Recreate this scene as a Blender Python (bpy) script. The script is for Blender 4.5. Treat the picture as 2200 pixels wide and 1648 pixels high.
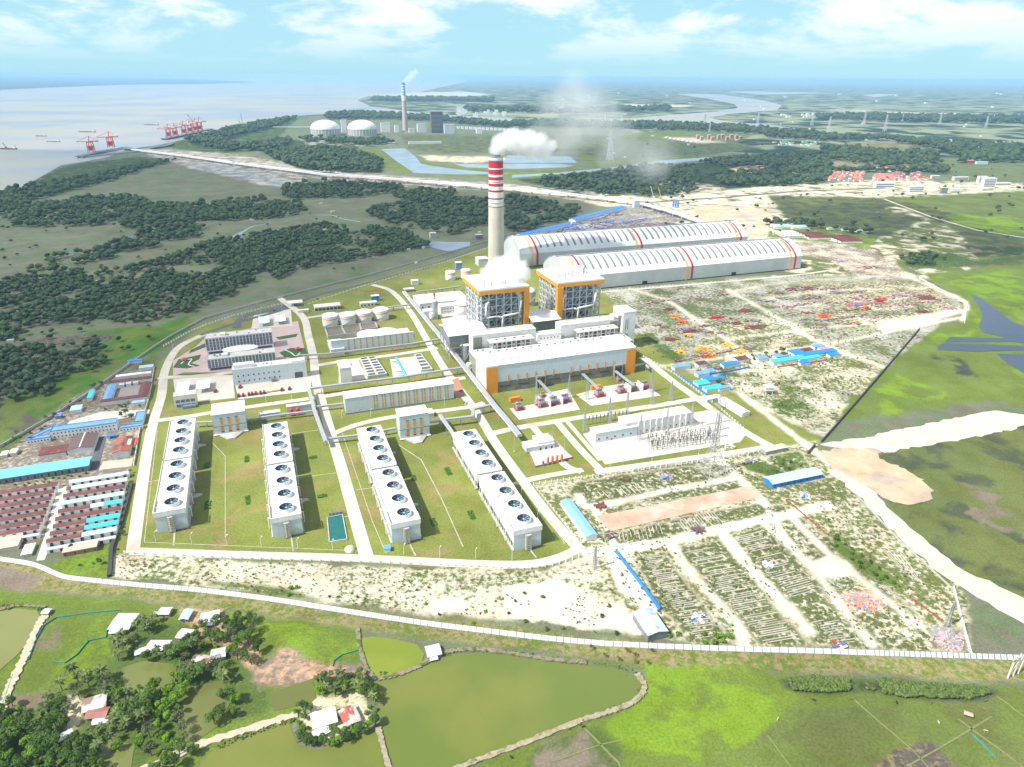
import bpy, math, random
import numpy as np
from mathutils import Matrix, Vector
for o in list(bpy.data.objects): bpy.data.objects.remove(o)
S = bpy.context.scene
COL = S.collection
random.seed(7); RNG = np.random.default_rng(7)
# ---------------------------------------------------------------- camera
W0, H0, F = 2200., 1648., 1490.
CX, CY = W0/2, H0/2
PITCH = math.atan((CY-(156+0.0073*CX))/F); ROLL = math.atan(0.0073)
CH = 355.
cp, sp, cr, sr = math.cos(PITCH), math.sin(PITCH), math.cos(ROLL), math.sin(ROLL)
cam_d = bpy.data.cameras.new('camera'); cam = bpy.data.objects.new('camera', cam_d); COL.objects.link(cam)
cam_d.sensor_width = 36; cam_d.lens = F/W0*36; cam_d.clip_start = 1; cam_d.clip_end = 400000
_r = Vector((cr, sr*sp, sr*cp)); _d = Vector((sr, -cr*sp, -cr*cp)); _f = Vector((0, cp, -sp))
_m = Matrix((_r, -_d, -_f)).transposed().to_4x4(); _m.translation = (0, 0, CH)
cam.matrix_world = _m
S.camera = cam
# ---------------------------------------------------------------- light, sky, exposure
SUN_AZ, SUN_EL = math.radians(243), math.radians(50)
w = bpy.data.worlds.new('World'); S.world = w; w.use_nodes = True
nt = w.node_tree; nt.nodes.clear()
def nd(t, k, **kw):
    n = t.nodes.new(k)
    for a, b in kw.items():
        if a.startswith('i_'): n.inputs[a[2:]].default_value = b
        else: setattr(n, a, b)
    return n
sky = nd(nt, 'ShaderNodeTexSky', sky_type='NISHITA', sun_disc=False, sun_elevation=SUN_EL, sun_rotation=SUN_AZ, altitude=300, air_density=1.0, dust_density=0.6, ozone_density=1.2)
tc = nd(nt, 'ShaderNodeTexCoord')
sep = nd(nt, 'ShaderNodeSeparateXYZ'); nt.links.new(tc.outputs['Generated'], sep.inputs[0])
mz = nd(nt, 'ShaderNodeMath', operation='ADD'); mz.inputs[1].default_value = 0.26; nt.links.new(sep.outputs['Z'], mz.inputs[0])
dx = nd(nt, 'ShaderNodeMath', operation='DIVIDE'); dy = nd(nt, 'ShaderNodeMath', operation='DIVIDE')
nt.links.new(sep.outputs['X'], dx.inputs[0]); nt.links.new(mz.outputs[0], dx.inputs[1])
nt.links.new(sep.outputs['Y'], dy.inputs[0]); nt.links.new(mz.outputs[0], dy.inputs[1])
cmb = nd(nt, 'ShaderNodeCombineXYZ'); nt.links.new(dx.outputs[0], cmb.inputs[0]); nt.links.new(dy.outputs[0], cmb.inputs[1])
n1 = nd(nt, 'ShaderNodeTexNoise', i_Scale=1.7, i_Detail=10.0, i_Roughness=0.6); n1.inputs['Distortion'].default_value = .25
nt.links.new(cmb.outputs[0], n1.inputs['Vector'])
r1 = nd(nt, 'ShaderNodeMapRange', interpolation_type='SMOOTHSTEP'); r1.inputs['From Min'].default_value = .43; r1.inputs['From Max'].default_value = .58
nt.links.new(n1.outputs['Fac'], r1.inputs['Value'])
# clouds thicken with elevation and thin out into the air near the horizon
r2 = nd(nt, 'ShaderNodeMapRange'); r2.inputs['From Min'].default_value = .012; r2.inputs['From Max'].default_value = .07; r2.inputs['To Max'].default_value = .88
nt.links.new(sep.outputs['Z'], r2.inputs['Value'])
cf = nd(nt, 'ShaderNodeMath', operation='MULTIPLY'); nt.links.new(r1.outputs[0], cf.inputs[0]); nt.links.new(r2.outputs[0], cf.inputs[1])
tint = nd(nt, 'ShaderNodeMix', data_type='RGBA', blend_type='MULTIPLY'); tint.inputs['Factor'].default_value = 1
nt.links.new(sky.outputs[0], tint.inputs['A']); tint.inputs['B'].default_value = (.95, 1.2, 1.25, 1)
hzr = nd(nt, 'ShaderNodeMapRange', interpolation_type='SMOOTHSTEP'); hzr.inputs['From Min'].default_value = .0; hzr.inputs['From Max'].default_value = .55; hzr.inputs['To Min'].default_value = .82; hzr.inputs['To Max'].default_value = 0.; nt.links.new(sep.outputs['Z'], hzr.inputs['Value'])
airm = nd(nt, 'ShaderNodeMix', data_type='RGBA'); nt.links.new(hzr.outputs[0], airm.inputs['Factor']); nt.links.new(tint.outputs['Result'], airm.inputs['A']); airm.inputs['B'].default_value = (4.9, 8.8, 10.6, 1)
mixc = nd(nt, 'ShaderNodeMix', data_type='RGBA'); nt.links.new(cf.outputs[0], mixc.inputs['Factor'])
nt.links.new(airm.outputs['Result'], mixc.inputs['A']); mixc.inputs['B'].default_value = (12., 12.2, 12.4, 1)
bg = nd(nt, 'ShaderNodeBackground', i_Strength=0.07); nt.links.new(mixc.outputs['Result'], bg.inputs['Color'])
wo = nd(nt, 'ShaderNodeOutputWorld'); nt.links.new(bg.outputs[0], wo.inputs['Surface'])
sl = bpy.data.lights.new('sun', 'SUN'); sl.energy = 4.9; sl.angle = math.radians(.5); sl.color = (1, .96, .89)
so = bpy.data.objects.new('sun', sl); COL.objects.link(so)
_sd = Vector((math.sin(SUN_AZ)*math.cos(SUN_EL), math.cos(SUN_AZ)*math.cos(SUN_EL), math.sin(SUN_EL)))
so.rotation_euler = _sd.to_track_quat('Z', 'Y').to_euler(); so.location = (0, 0, 900)
S.view_settings.view_transform = 'Standard'; S.view_settings.look = 'None'; S.view_settings.gamma = 1
S.view_settings.exposure = 0.48
S.render.engine = 'CYCLES'
S.cycles.max_bounces = 12; S.cycles.diffuse_bounces = 2; S.cycles.glossy_bounces = 2; S.cycles.transparent_max_bounces = 24
S.cycles.volume_bounces = 9; S.cycles.use_denoising = True; S.cycles.use_adaptive_sampling = True
S.cycles.volume_step_rate = 1.0; S.cycles.volume_max_steps = 96
# ---------------------------------------------------------------- mapping from the plan read off the photograph to metres on the ground
def ray(px, py):
    x = (px-CX)/F; y = (py-CY)/F
    xr = x*cr+y*sr; yr = -x*sr+y*cr
    return xr, cp-yr*sp, -sp-yr*cp
def G(px, py, z=0.):
    a, b, c = ray(px, py); t = (CH-z)/(-c); return Vector((a*t, b*t, z))
def proj(X):
    v = (X[0], X[1], X[2]-CH); d = v[1]*cp-v[2]*sp
    xr = v[0]/d; yr = (-v[1]*sp-v[2]*cp)/d
    return CX+F*(xr*cr-yr*sr), CY+F*(xr*sr+yr*cr)
def ZH(base, topy):
    g = G(*base); lo, hi = 0, CH*.99
    for _ in range(40):
        m = (lo+hi)/2
        if proj((g.x, g.y, m))[1] > topy: lo = m
        else: hi = m
    return m
GR = math.radians(20.3)
UX = Vector((math.cos(GR), math.sin(GR), 0)); VY = Vector((-math.sin(GR), math.cos(GR), 0))
ORG = G(1046, 847)
def P(u, v, z=0.): return ORG+UX*u+VY*v+Vector((0, 0, z))
# ---------------------------------------------------------------- materials
MATS = {}
def M(name, col=(.5, .5, .5), rough=.6, metal=0., var=.12, sc=.15, lines=None, lw=.05, ld=.72, bump=0., spec=.4, rnd=0., tintvar=None):
    """procedural surface: colour broken up by weathering noise, optional panel or sheet seams across object x"""
    if name in MATS: return MATS[name]
    m = bpy.data.materials.new(name); m.use_nodes = True; t = m.node_tree; b = t.nodes['Principled BSDF']
    b.inputs['Roughness'].default_value = rough; b.inputs['Metallic'].default_value = metal; b.inputs['Specular IOR Level'].default_value = spec
    tc = nd(t, 'ShaderNodeTexCoord')
    n = nd(t, 'ShaderNodeTexNoise', i_Scale=sc, i_Detail=6.0, i_Roughness=.65); t.links.new(tc.outputs['Object'], n.inputs['Vector'])
    r = nd(t, 'ShaderNodeMapRange'); r.inputs['From Min'].default_value = .3; r.inputs['From Max'].default_value = .7
    r.inputs['To Min'].default_value = 1-var; r.inputs['To Max'].default_value = 1+var*.35
    t.links.new(n.outputs['Fac'], r.inputs['Value'])
    out = r.outputs[0]
    if lines:
        s = nd(t, 'ShaderNodeSeparateXYZ'); t.links.new(tc.outputs['Object'], s.inputs[0])
        d = nd(t, 'ShaderNodeMath', operation='DIVIDE'); d.inputs[1].default_value = lines; t.links.new(s.outputs['X'], d.inputs[0])
        fr = nd(t, 'ShaderNodeMath', operation='FRACT'); t.links.new(d.outputs[0], fr.inputs[0])
        lt = nd(t, 'ShaderNodeMath', operation='LESS_THAN'); lt.inputs[1].default_value = lw; t.links.new(fr.outputs[0], lt.inputs[0])
        mr = nd(t, 'ShaderNodeMapRange'); mr.inputs['To Min'].default_value = 1; mr.inputs['To Max'].default_value = ld; t.links.new(lt.outputs[0], mr.inputs['Value'])
        mm = nd(t, 'ShaderNodeMath', operation='MULTIPLY'); t.links.new(out, mm.inputs[0]); t.links.new(mr.outputs[0], mm.inputs[1]); out = mm.outputs[0]
    if rnd:
        oi = nd(t, 'ShaderNodeObjectInfo'); mr = nd(t, 'ShaderNodeMapRange'); mr.inputs['To Min'].default_value = 1-rnd; mr.inputs['To Max'].default_value = 1+rnd
        t.links.new(oi.outputs['Random'], mr.inputs['Value'])
        mm = nd(t, 'ShaderNodeMath', operation='MULTIPLY'); t.links.new(out, mm.inputs[0]); t.links.new(mr.outputs[0], mm.inputs[1]); out = mm.outputs[0]
    vm = nd(t, 'ShaderNodeVectorMath', operation='SCALE'); t.links.new(out, vm.inputs['Scale'])
    if tintvar:   # second colour in blotches (rust, dirt, moss)
        n2 = nd(t, 'ShaderNodeTexNoise', i_Scale=tintvar[1], i_Detail=5.0); t.links.new(tc.outputs['Object'], n2.inputs['Vector'])
        r2 = nd(t, 'ShaderNodeMapRange', interpolation_type='SMOOTHSTEP'); r2.inputs['From Min'].default_value = tintvar[2]; r2.inputs['From Max'].default_value = tintvar[2]+.12
        t.links.new(n2.outputs['Fac'], r2.inputs['Value'])
        mx = nd(t, 'ShaderNodeMix', data_type='RGBA'); mx.inputs['A'].default_value = (*col, 1); mx.inputs['B'].default_value = (*tintvar[0], 1)
        t.links.new(r2.outputs[0], mx.inputs['Factor']); t.links.new(mx.outputs['Result'], vm.inputs[0])
    else: vm.inputs[0].default_value = col
    t.links.new(vm.outputs[0], b.inputs['Base Color'])
    if bump:
        bn = nd(t, 'ShaderNodeBump', i_Strength=bump, i_Distance=.3); t.links.new(n.outputs['Fac'], bn.inputs['Height']); t.links.new(bn.outputs[0], b.inputs['Normal'])
    MATS[name] = m; return m
WHITE = M('white cladding', (.78, .79, .77), .5, lines=6, lw=.04, ld=.8, var=.12, sc=.08, tintvar=((.66, .64, .57), .12, .58))
WROOF = M('white roof sheet', (.80, .80, .78), .4, var=.12, sc=.05, lines=9, lw=.02, ld=.88, tintvar=((.64, .58, .48), .05, .56))
LBLUE = M('pale blue cladding', (.58, .66, .70), .5, lines=5, lw=.04, ld=.8, var=.12, sc=.1, tintvar=((.52, .55, .54), .1, .57))
CREAM = M('cream render', (.72, .68, .58), .7, var=.12, sc=.1)
PAINTW = M('white paint', (.78, .78, .76), .5, var=.08)
ORANGE = M('orange cladding', (.80, .32, .02), .5, lines=4, lw=.04, ld=.9, var=.08)
KHAKI = M('khaki cladding', (.27, .26, .20), .6, lines=6, lw=.03, ld=.8, var=.1)
DKBASE = M('grey brown plinth', (.20, .19, .15), .6, lines=8, lw=.03, ld=.8, var=.15)
STEEL = M('galvanised steel', (.46, .48, .50), .45, .35, var=.15, sc=.5)
STEELD = M('dark boiler steel', (.09, .10, .115), .6, .2, var=.4, sc=.12)
STEELM = M('mid grey steel', (.25, .27, .29), .6, .2, var=.3, sc=.2)
CONC = M('plain concrete', (.52, .50, .45), .85, var=.2, sc=.1, tintvar=((.40, .37, .31), .06, .56))
CHIMC = M('chimney concrete', (.56, .52, .43), .8, var=.16, sc=.03)
RED = M('red paint', (.50, .02, .035), .45, var=.08)
REDF = M('bright red paint', (.62, .035, .03), .4, var=.1)
GLASS = M('window glass', (.045, .06, .075), .15, var=.3, spec=.8)
GLASSB = M('bluish window glass', (.17, .20, .23), .2, var=.5, sc=.5, spec=.8)
BLACK = M('black rubber and opening shade', (.02, .02, .022), .7)  # also blacks out inlets, fan wells and shed openings for their inner shade
BROOF = M('blue roof sheet', (.055, .24, .72), .4, lines=1.2, lw=.2, ld=.86, var=.15)
BROOF2 = M('faded blue roof sheet', (.16, .36, .66), .5, lines=1.2, lw=.2, ld=.86, var=.25, sc=.2)
CYROOF = M('turquoise roof sheet', (.04, .55, .66), .4, lines=1.5, lw=.15, ld=.9, var=.12)
LCROOF = M('pale turquoise roof sheet', (.45, .72, .74), .4, lines=1.5, lw=.15, ld=.88, var=.1)
MAROON = M('maroon roof sheet', (.155, .045, .037), .6, lines=1.4, lw=.2, ld=.82, var=.28, sc=.15, tintvar=((.22, .09, .07), .2, .56))
RUST = M('rusty roof sheet', (.50, .48, .46), .5, lines=1.2, lw=.2, ld=.85, var=.2, tintvar=((.25, .09, .055), .22, .50))
TIN = M('tin roof sheet', (.66, .68, .70), .35, .2, lines=1.1, lw=.2, ld=.85, var=.2, sc=.3)
BPLAST = M('blue painted sheet', (.02, .22, .66), .45, var=.15)
BRICK = M('red brick paving', (.42, .20, .15), .8, var=.2, sc=.2)
PINKP = M('pink paving', (.50, .38, .36), .8, var=.15, sc=.1, lines=3, lw=.06, ld=.9)
SANDC = M('white sand', (.57, .52, .42), .9, var=.2, sc=.05, bump=.4, tintvar=((.66, .62, .54), .03, .5))
ASPH = M('asphalt', (.10, .105, .12), .85, var=.2, sc=.1)
ROADC = M('concrete road', (.60, .55, .47), .85, var=.28, sc=.035, lines=6, lw=.02, ld=.9, tintvar=((.50, .44, .36), .02, .56))
PAVEC = M('concrete pad', (.60, .55, .47), .85, var=.16, sc=.05)
BROWN = M('brown timber', (.16, .10, .06), .8, var=.3)
YEL = M('yellow paint', (.75, .42, .02), .5)
OUTR = M('orange red paint', (.75, .13, .03), .5)
CRANE = M('crane red', (.62, .07, .04), .5)
TEALW = M('clear green basin water', (.01, .13, .12), .08, var=.2, spec=.5)
# ---------------------------------------------------------------- mesh builder and tagging
class MB:
    def __init__(s): s.v = []; s.f = []; s.m = []
    def add(s, vs, fs, mi=0):
        o = len(s.v); s.v += [tuple(v) for v in vs]; s.f += [tuple(i+o for i in f) for f in fs]; s.m += [mi]*len(fs); return s
    def box(s, x0, x1, y0, y1, z0, z1, mi=0):
        return s.add([(x0, y0, z0), (x1, y0, z0), (x1, y1, z0), (x0, y1, z0), (x0, y0, z1), (x1, y0, z1), (x1, y1, z1), (x0, y1, z1)],
              [(0, 3, 2, 1), (4, 5, 6, 7), (0, 1, 5, 4), (1, 2, 6, 5), (2, 3, 7, 6), (3, 0, 4, 7)], mi)
    def prism(s, pts, z0, z1, mi=0):
        n = len(pts); ar = sum(pts[i][0]*pts[(i+1) % n][1]-pts[(i+1) % n][0]*pts[i][1] for i in range(n))
        if ar < 0: pts = pts[::-1]
        return s.add([(p[0], p[1], z0) for p in pts]+[(p[0], p[1], z1) for p in pts],
              [tuple(range(n))[::-1], tuple(range(n, 2*n))]+[(i, (i+1) % n, (i+1) % n+n, i+n) for i in range(n)], mi)
    def ext(s, prof, x0, x1, mi=0):
        """profile in (y,z) extruded along x"""
        n = len(prof)
        return s.add([(x0, p[0], p[1]) for p in prof]+[(x1, p[0], p[1]) for p in prof],
              [tuple(range(n))[::-1], tuple(range(n, 2*n))]+[(i, (i+1) % n, (i+1) % n+n, i+n) for i in range(n)], mi)
    def exty(s, prof, y0, y1, mi=0):
        n = len(prof)
        return s.add([(p[0], y0, p[1]) for p in prof]+[(p[0], y1, p[1]) for p in prof],
              [tuple(range(n)), tuple(range(n, 2*n))[::-1]]+[(i, i+n, (i+1) % n+n, (i+1) % n) for i in range(n)], mi)
    def beam(s, a, b, w, h=None, mi=0):
        a = Vector(a); b = Vector(b); d = b-a
        if d.length < 1e-6: return s
        h = h or w; d.normalize(); up = Vector((0, 0, 1)) if abs(d.z) < .95 else Vector((1, 0, 0))
        x = d.cross(up).normalized()*w/2; y = x.cross(d).normalized()*h/2
        return s.add([a-x-y, a+x-y, a+x+y, a-x+y, b-x-y, b+x-y, b+x+y, b-x+y], [(0, 1, 2, 3), (7, 6, 5, 4), (0, 4, 5, 1), (1, 5, 6, 2), (2, 6, 7, 3), (3, 7, 4, 0)], mi)
    def cyl(s, c, r, h, n=20, r2=None, mi=0, caps=True):
        r2 = r if r2 is None else r2; A = [2*math.pi*i/n for i in range(n)]
        fs = [(i, (i+1) % n, (i+1) % n+n, i+n) for i in range(n)]
        if caps: fs += [tuple(range(n))[::-1], tuple(range(n, 2*n))]
        return s.add([(c[0]+r*math.cos(a), c[1]+r*math.sin(a), c[2]) for a in A]+[(c[0]+r2*math.cos(a), c[1]+r2*math.sin(a), c[2]+h) for a in A], fs, mi)
    def tube(s, pts, r, n=8, mi=0):
        for a, b in zip(pts[:-1], pts[1:]):
            a = Vector(a); b = Vector(b); d = (b-a)
            if d.length < 1e-6: continue
            d.normalize(); up = Vector((0, 0, 1)) if abs(d.z) < .95 else Vector((1, 0, 0)); x = d.cross(up).normalized()*r; y = d.cross(x).normalized()*r
            A = [2*math.pi*i/n for i in range(n)]
            s.add([a-d*r*.4+x*math.cos(t)+y*math.sin(t) for t in A]+[b+d*r*.4+x*math.cos(t)+y*math.sin(t) for t in A], [(i, i+n, (i+1) % n+n, (i+1) % n) for i in range(n)]+[tuple(range(n)), tuple(range(n, 2*n))[::-1]], mi)
        return s
    def dome(s, c, r, h, n=24, k=6, mi=0):
        vs = []; fs = []
        for j in range(k):
            t = j/k*math.pi/2
            vs += [(c[0]+r*math.cos(t)*math.cos(2*math.pi*i/n), c[1]+r*math.cos(t)*math.sin(2*math.pi*i/n), c[2]+h*math.sin(t)) for i in range(n)]
        vs.append((c[0], c[1], c[2]+h))
        for j in range(k-1): fs += [(j*n+i, j*n+(i+1) % n, (j+1)*n+(i+1) % n, (j+1)*n+i) for i in range(n)]
        fs += [((k-1)*n+i, (k-1)*n+(i+1) % n, k*n) for i in range(n)]
        return s.add(vs, fs, mi)
    def mesh(s, name, mats, smooth=False):
        me = bpy.data.meshes.new(name); me.from_pydata(s.v, [], s.f)
        for m in (mats if isinstance(mats, (list, tuple)) else [mats]): me.materials.append(m)
        if any(s.m): me.polygons.foreach_set('material_index', s.m)
        if smooth: me.polygons.foreach_set('use_smooth', [True]*len(me.polygons))
        me.update(); return me
    def build(s, name, mats, parent=None, loc=None, smooth=False):
        o = bpy.data.objects.new(name, s.mesh(name, mats, smooth)); COL.objects.link(o)
        if parent: o.parent = parent
        if loc is not None: o.location = loc
        return o
def tag(o, label=None, cat=None, group=None, kind=None):
    if label: o['label'] = label
    if cat: o['category'] = cat
    if group: o['group'] = group
    if kind: o['kind'] = kind
    return o
def T(name, label, cat, loc, rz=0., group=None):
    o = bpy.data.objects.new(name, None); COL.objects.link(o); o.location = loc; o.rotation_euler = (0, 0, rz); o.empty_display_size = 1
    return tag(o, label, cat, group)
def kids(o): return [c for c in bpy.data.objects if c.parent == o]
class Proto:
    """a thing with its parts, kept so that it can be copied"""
    def __init__(s, root): s.root = root; s.ch = [(c, kids(c)) for c in kids(root)]; s.used = False
    def put(s, loc, rz=0., label=None, group=None, scale=1.):
        if not s.used: r = s.root; s.used = True
        else:
            r = s.root.copy(); COL.objects.link(r)
            for c, gs in s.ch:
                k = c.copy(); COL.objects.link(k); k.parent = r
                for g in gs: q = g.copy(); COL.objects.link(q); q.parent = k
        r.location = loc; r.rotation_euler = (0, 0, rz); r.scale = (scale,)*3 if not isinstance(scale, tuple) else scale
        if label: r['label'] = label
        if group: r['group'] = group
        return r
def struct(name, mb, m, smooth=False, kind='structure'): return tag(mb.build(name, m, smooth=smooth), kind=kind)
def ribbon(pts, w, z, mb=None, mi=0, th=None, dense=0):
    """flat strip along a polyline of ground points; with th it gets thickness (a kerbed slab)"""
    mb = mb or MB(); P_ = [Vector((p[0], p[1], 0)) for p in pts]; L = []; R = []
    for i, p in enumerate(P_):
        d = (P_[min(i+1, len(P_)-1)]-P_[max(i-1, 0)]).normalized(); n = Vector((-d.y, d.x, 0)); k = 1
        if 0 < i < len(P_)-1:
            d1 = (P_[i]-P_[i-1]).normalized(); k = 1/max(.5, abs(d1.dot(d)))
        ww = w[i] if isinstance(w, (list, tuple)) else w
        L.append(p+n*ww/2*k); R.append(p-n*ww/2*k)
    for i in range(len(P_)-1):
        q = [R[i], R[i+1], L[i+1], L[i]]
        if th: mb.prism([(a.x, a.y) for a in q], z-th, z, mi)
        else: mb.add([(a.x, a.y, z) for a in q], [(0, 1, 2, 3)], mi)
    return mb
def curve(pp, n=6):
    """Catmull-Rom through ground points"""
    q = [Vector(p) for p in pp]; q = [q[0]*2-q[1]]+q+[q[-1]*2-q[-2]]; out = []
    for i in range(1, len(q)-2):
        for j in range(n):
            t = j/n; out.append(.5*((2*q[i])+(q[i+1]-q[i-1])*t+(2*q[i-1]-5*q[i]+4*q[i+1]-q[i+2])*t*t+(3*q[i]-q[i-1]-3*q[i+1]+q[i+2])*t**3))
    out.append(q[-2]); return out
def poly(pts, z, th=None, mb=None, mi=0):
    mb = mb or MB(); c = [(p[0], p[1]) for p in pts]; n = len(c)
    if th: return mb.prism(c, z-th, z, mi)
    ar = sum(c[i][0]*c[(i+1) % n][1]-c[(i+1) % n][0]*c[i][1] for i in range(n))
    if ar < 0: c = c[::-1]
    return mb.add([(a, b, z) for a, b in c], [tuple(range(n))], mi)
def GP(*pp): return [G(*p) for p in pp]
# ---------------------------------------------------------------- ground sheet with land cover attributes
def vnoise(x, y, seed=0):
    xi = np.floor(x).astype(np.int64); yi = np.floor(y).astype(np.int64); fx = x-xi; fy = y-yi
    fx = fx*fx*(3-2*fx); fy = fy*fy*(3-2*fy)
    def h(a, b):
        n = (a*374761393+b*668265263+seed*1442695041) & 0xffffffff
        n = ((n ^ (n >> 13))*1274126177) & 0xffffffff
        return ((n ^ (n >> 16)) & 0xffff)/65535.
    return (h(xi, yi)*(1-fx)+h(xi+1, yi)*fx)*(1-fy)+(h(xi, yi+1)*(1-fx)+h(xi+1, yi+1)*fx)*fy
def fnoise(x, y, lam, seed=0, o=3):
    r = 0; a = .5; t = 0
    for i in range(o): r = r+a*vnoise(x/lam*2**i, y/lam*2**i, seed+i); t += a; a *= .6
    return r/t
def pip(x, y, poly):
    ins = np.zeros(x.shape, bool); n = len(poly)
    for i in range(n):
        x1, y1 = poly[i]; x2, y2 = poly[(i+1) % n]
        if y1 == y2: continue
        c = ((y1 > y) != (y2 > y)) & (x < (x2-x1)*(y-y1)/(y2-y1)+x1)
        ins ^= c
    return ins
PAL = dict(
 forest=(.022, .043, .018), forest2=(.045, .075, .024), scrub=(.085, .13, .03), grass=(.125, .175, .03), lawn=(.185, .215, .048), lawnd=(.25, .215, .08), lime=(.165, .26, .022),
 paddy=(.07, .16, .02), olive=(.125, .15, .045), bay=(.095, .12, .04), dry=(.27, .225, .12), fieldg=(.13, .17, .09), fieldb=(.16, .16, .112), mud=(.20, .165, .125), mudd=(.11, .095, .08), sand=(.58, .52, .41),
 sandw=(.66, .61, .51), tan=(.62, .46, .30), clay=(.46, .30, .20), brick=(.48, .30, .23), grey=(.42, .40, .36), dark=(.06, .07, .06), fargreen=(.022, .05, .034), farfield=(.25, .28, .17), wetg=(.13, .175, .04), swamp=(.075, .09, .05), cream=(.56, .49, .35), bluegr=(.20, .24, .25))
# (ground outline in plan pixels, colour A, colour B, share threshold (low: more B), noise scale 0 fine 1 field 2 district, edge wobble m)
LC = []
def lc(pts, a, b, t=.5, s=0., wob=2.): LC.append((pts, a, b, t, s, wob))
far = 3000
lc([(-700, 175), (2900, 175), (2900, 330), (-700, 330)], 'fargreen', 'farfield', .50, 2, 0)
lc([(760, 185), (1100, 190), (1500, 200), (1640, 215), (1400, 236), (1100, 240), (760, 235)], 'fargreen', 'farfield', .51, 2, 20)
lc([(795, 199), (1000, 197), (1060, 203), (1000, 208), (800, 206)], 'grey', 'sand', .5, 1, 20)
lc([(1340, 223), (1500, 226), (1470, 230), (1350, 229)], 'sand', 'farfield', .6, 1, 10)
lc([(1900, 240), (2300, 250), (2300, 256), (1900, 245)], 'sand', 'sand', .5, 1, 10)
lc([(1800, 232), (1880, 236), (1860, 241), (1780, 238)], 'sand', 'farfield', .5, 1, 10)
lc([(1670, 222), (2300, 226), (2300, 238), (1700, 236)], 'farfield', 'fargreen', .55, 2, 10)
lc([(980, 225), (1200, 235), (1200, 250), (980, 246)], 'farfield', 'grey', .55, 1, 10)
# left shore and fields
lc([(-500, 520), (0, 425), (60, 396), (130, 360), (190, 345), (260, 330), (440, 285), (600, 255), (750, 243), (960, 252), (1300, 264), (1400, 300), (1400, 700), (-500, 1100)], 'fieldg', 'fieldb', .5, 1, 6)
lc([(-500, 560), (0, 425), (60, 398), (130, 360), (190, 348), (300, 336), (380, 345), (300, 365), (200, 395), (60, 435), (-500, 640)], 'forest2', 'fieldg', .58, 1, 6)
lc([(340, 312), (440, 290), (560, 262), (660, 252), (640, 300), (560, 325), (470, 330), (380, 320)], 'forest2', 'grass', .56, 1, 5)
lc([(270, 318), (470, 328), (640, 352), (760, 372), (1080, 395), (1080, 410), (760, 395), (660, 380), (640, 405), (560, 398), (380, 352)], 'mud', 'grey', .5, 1, 5)
lc([(380, 345), (470, 352), (600, 380), (680, 398), (640, 412), (540, 388), (400, 360)], 'bluegr', 'grey', .5, 1, 4)
lc([(640, 255), (960, 258), (1120, 280), (1120, 300), (900, 310), (660, 330), (560, 330)], 'fieldg', 'mud', .55, 1, 5)
lc([(600, 300), (740, 300), (830, 318), (900, 345), (760, 360), (690, 372), (630, 340), (560, 330), (560, 305)], 'forest2', 'fieldg', .6, 1, 4)
lc([(640, 298), (840, 300), (860, 308), (780, 314), (660, 312)], 'forest2', 'grey', .52, 1, 3)
lc([(560, 325), (690, 318), (770, 330), (830, 350), (820, 372), (700, 372), (640, 362)], 'forest', 'forest2', .5, 1, 4)
lc([(770, 315), (830, 316), (930, 352), (1130, 365), (1280, 360), (1230, 325), (1240, 300), (1480, 275), (1620, 290), (1500, 340), (1300, 372), (1110, 384), (860, 372), (770, 330)], 'grass', 'olive', .5, 1, 4)
lc([(860, 290), (1100, 292), (1250, 290), (1500, 300), (1640, 318), (1500, 335), (1300, 345), (1230, 325), (960, 330), (880, 320)], 'swamp', 'olive', .5, 1, 4)
lc([(900, 334), (1060, 336), (1140, 345), (1000, 350), (920, 345)], 'cream', 'mud', .58, 1, 3)
lc([(1110, 385), (1300, 372), (1500, 350), (1640, 340), (1700, 350), (1640, 400), (1500, 410), (1370, 400), (1240, 405), (1140, 395)], 'forest', 'forest2', .5, 1, 4)
lc([(1560, 360), (1640, 352), (1660, 365), (1600, 375)], 'tan', 'mud', .5, 1, 3)
lc([(1400, 395), (1460, 383), (1560, 405), (1480, 425)], 'mud', 'cream', .5, 1, 3)
lc([(1640, 235), (2300, 262), (2300, 345), (1640, 330)], 'fargreen', 'farfield', .5, 2, 6)
lc([(1640, 330), (2300, 345), (2300, 420), (2060, 425), (2020, 360), (1700, 345)], 'fieldg', 'olive', .5, 1, 6)
lc([(1790, 310), (1880, 306), (2050, 318), (1990, 324), (1850, 320)], 'dry', 'olive', .5, 1, 5)
lc([(1780, 345), (2000, 350), (2050, 365), (1900, 365), (1790, 370)], 'dry', 'fieldg', .55, 1, 5)
lc([(1490, 296), (1560, 306), (1500, 308), (1420, 295)], 'grey', 'sand', .5, 1, 2)
# sand ground behind the coal sheds and to the right
lc([(1080, 395), (1400, 425), (1640, 400), (1900, 385), (2200, 395), (2200, 420), (1900, 425), (1700, 440), (1720, 500), (1640, 520), (1400, 470), (1240, 430), (1080, 408)], 'sand', 'olive', .56, 1, 5)
lc([(1500, 440), (1660, 445), (1660, 500), (1600, 520), (1480, 465)], 'tan', 'grey', .52, 1, 4)
lc([(1650, 420), (2200, 430), (2350, 520), (2350, 600), (2000, 560), (1850, 540), (1700, 480)], 'olive', 'swamp', .5, 1, 5)
lc([(1900, 425), (2400, 400), (2400, 520), (2100, 470)], 'wetg', 'olive', .5, 1, 5)
lc([(2030, 460), (2400, 480), (2400, 520), (2150, 500), (2050, 480)], 'lime', 'grass', .5, 1, 5)
lc([(1640, 525), (1720, 500), (1870, 520), (1990, 470), (1880, 455), (1930, 440), (2060, 500), (2100, 560), (2060, 600), (2080, 655), (1800, 720), (1560, 700), (1560, 600), (1700, 590)], 'sand', 'olive', .46, 1, 4)
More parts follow.
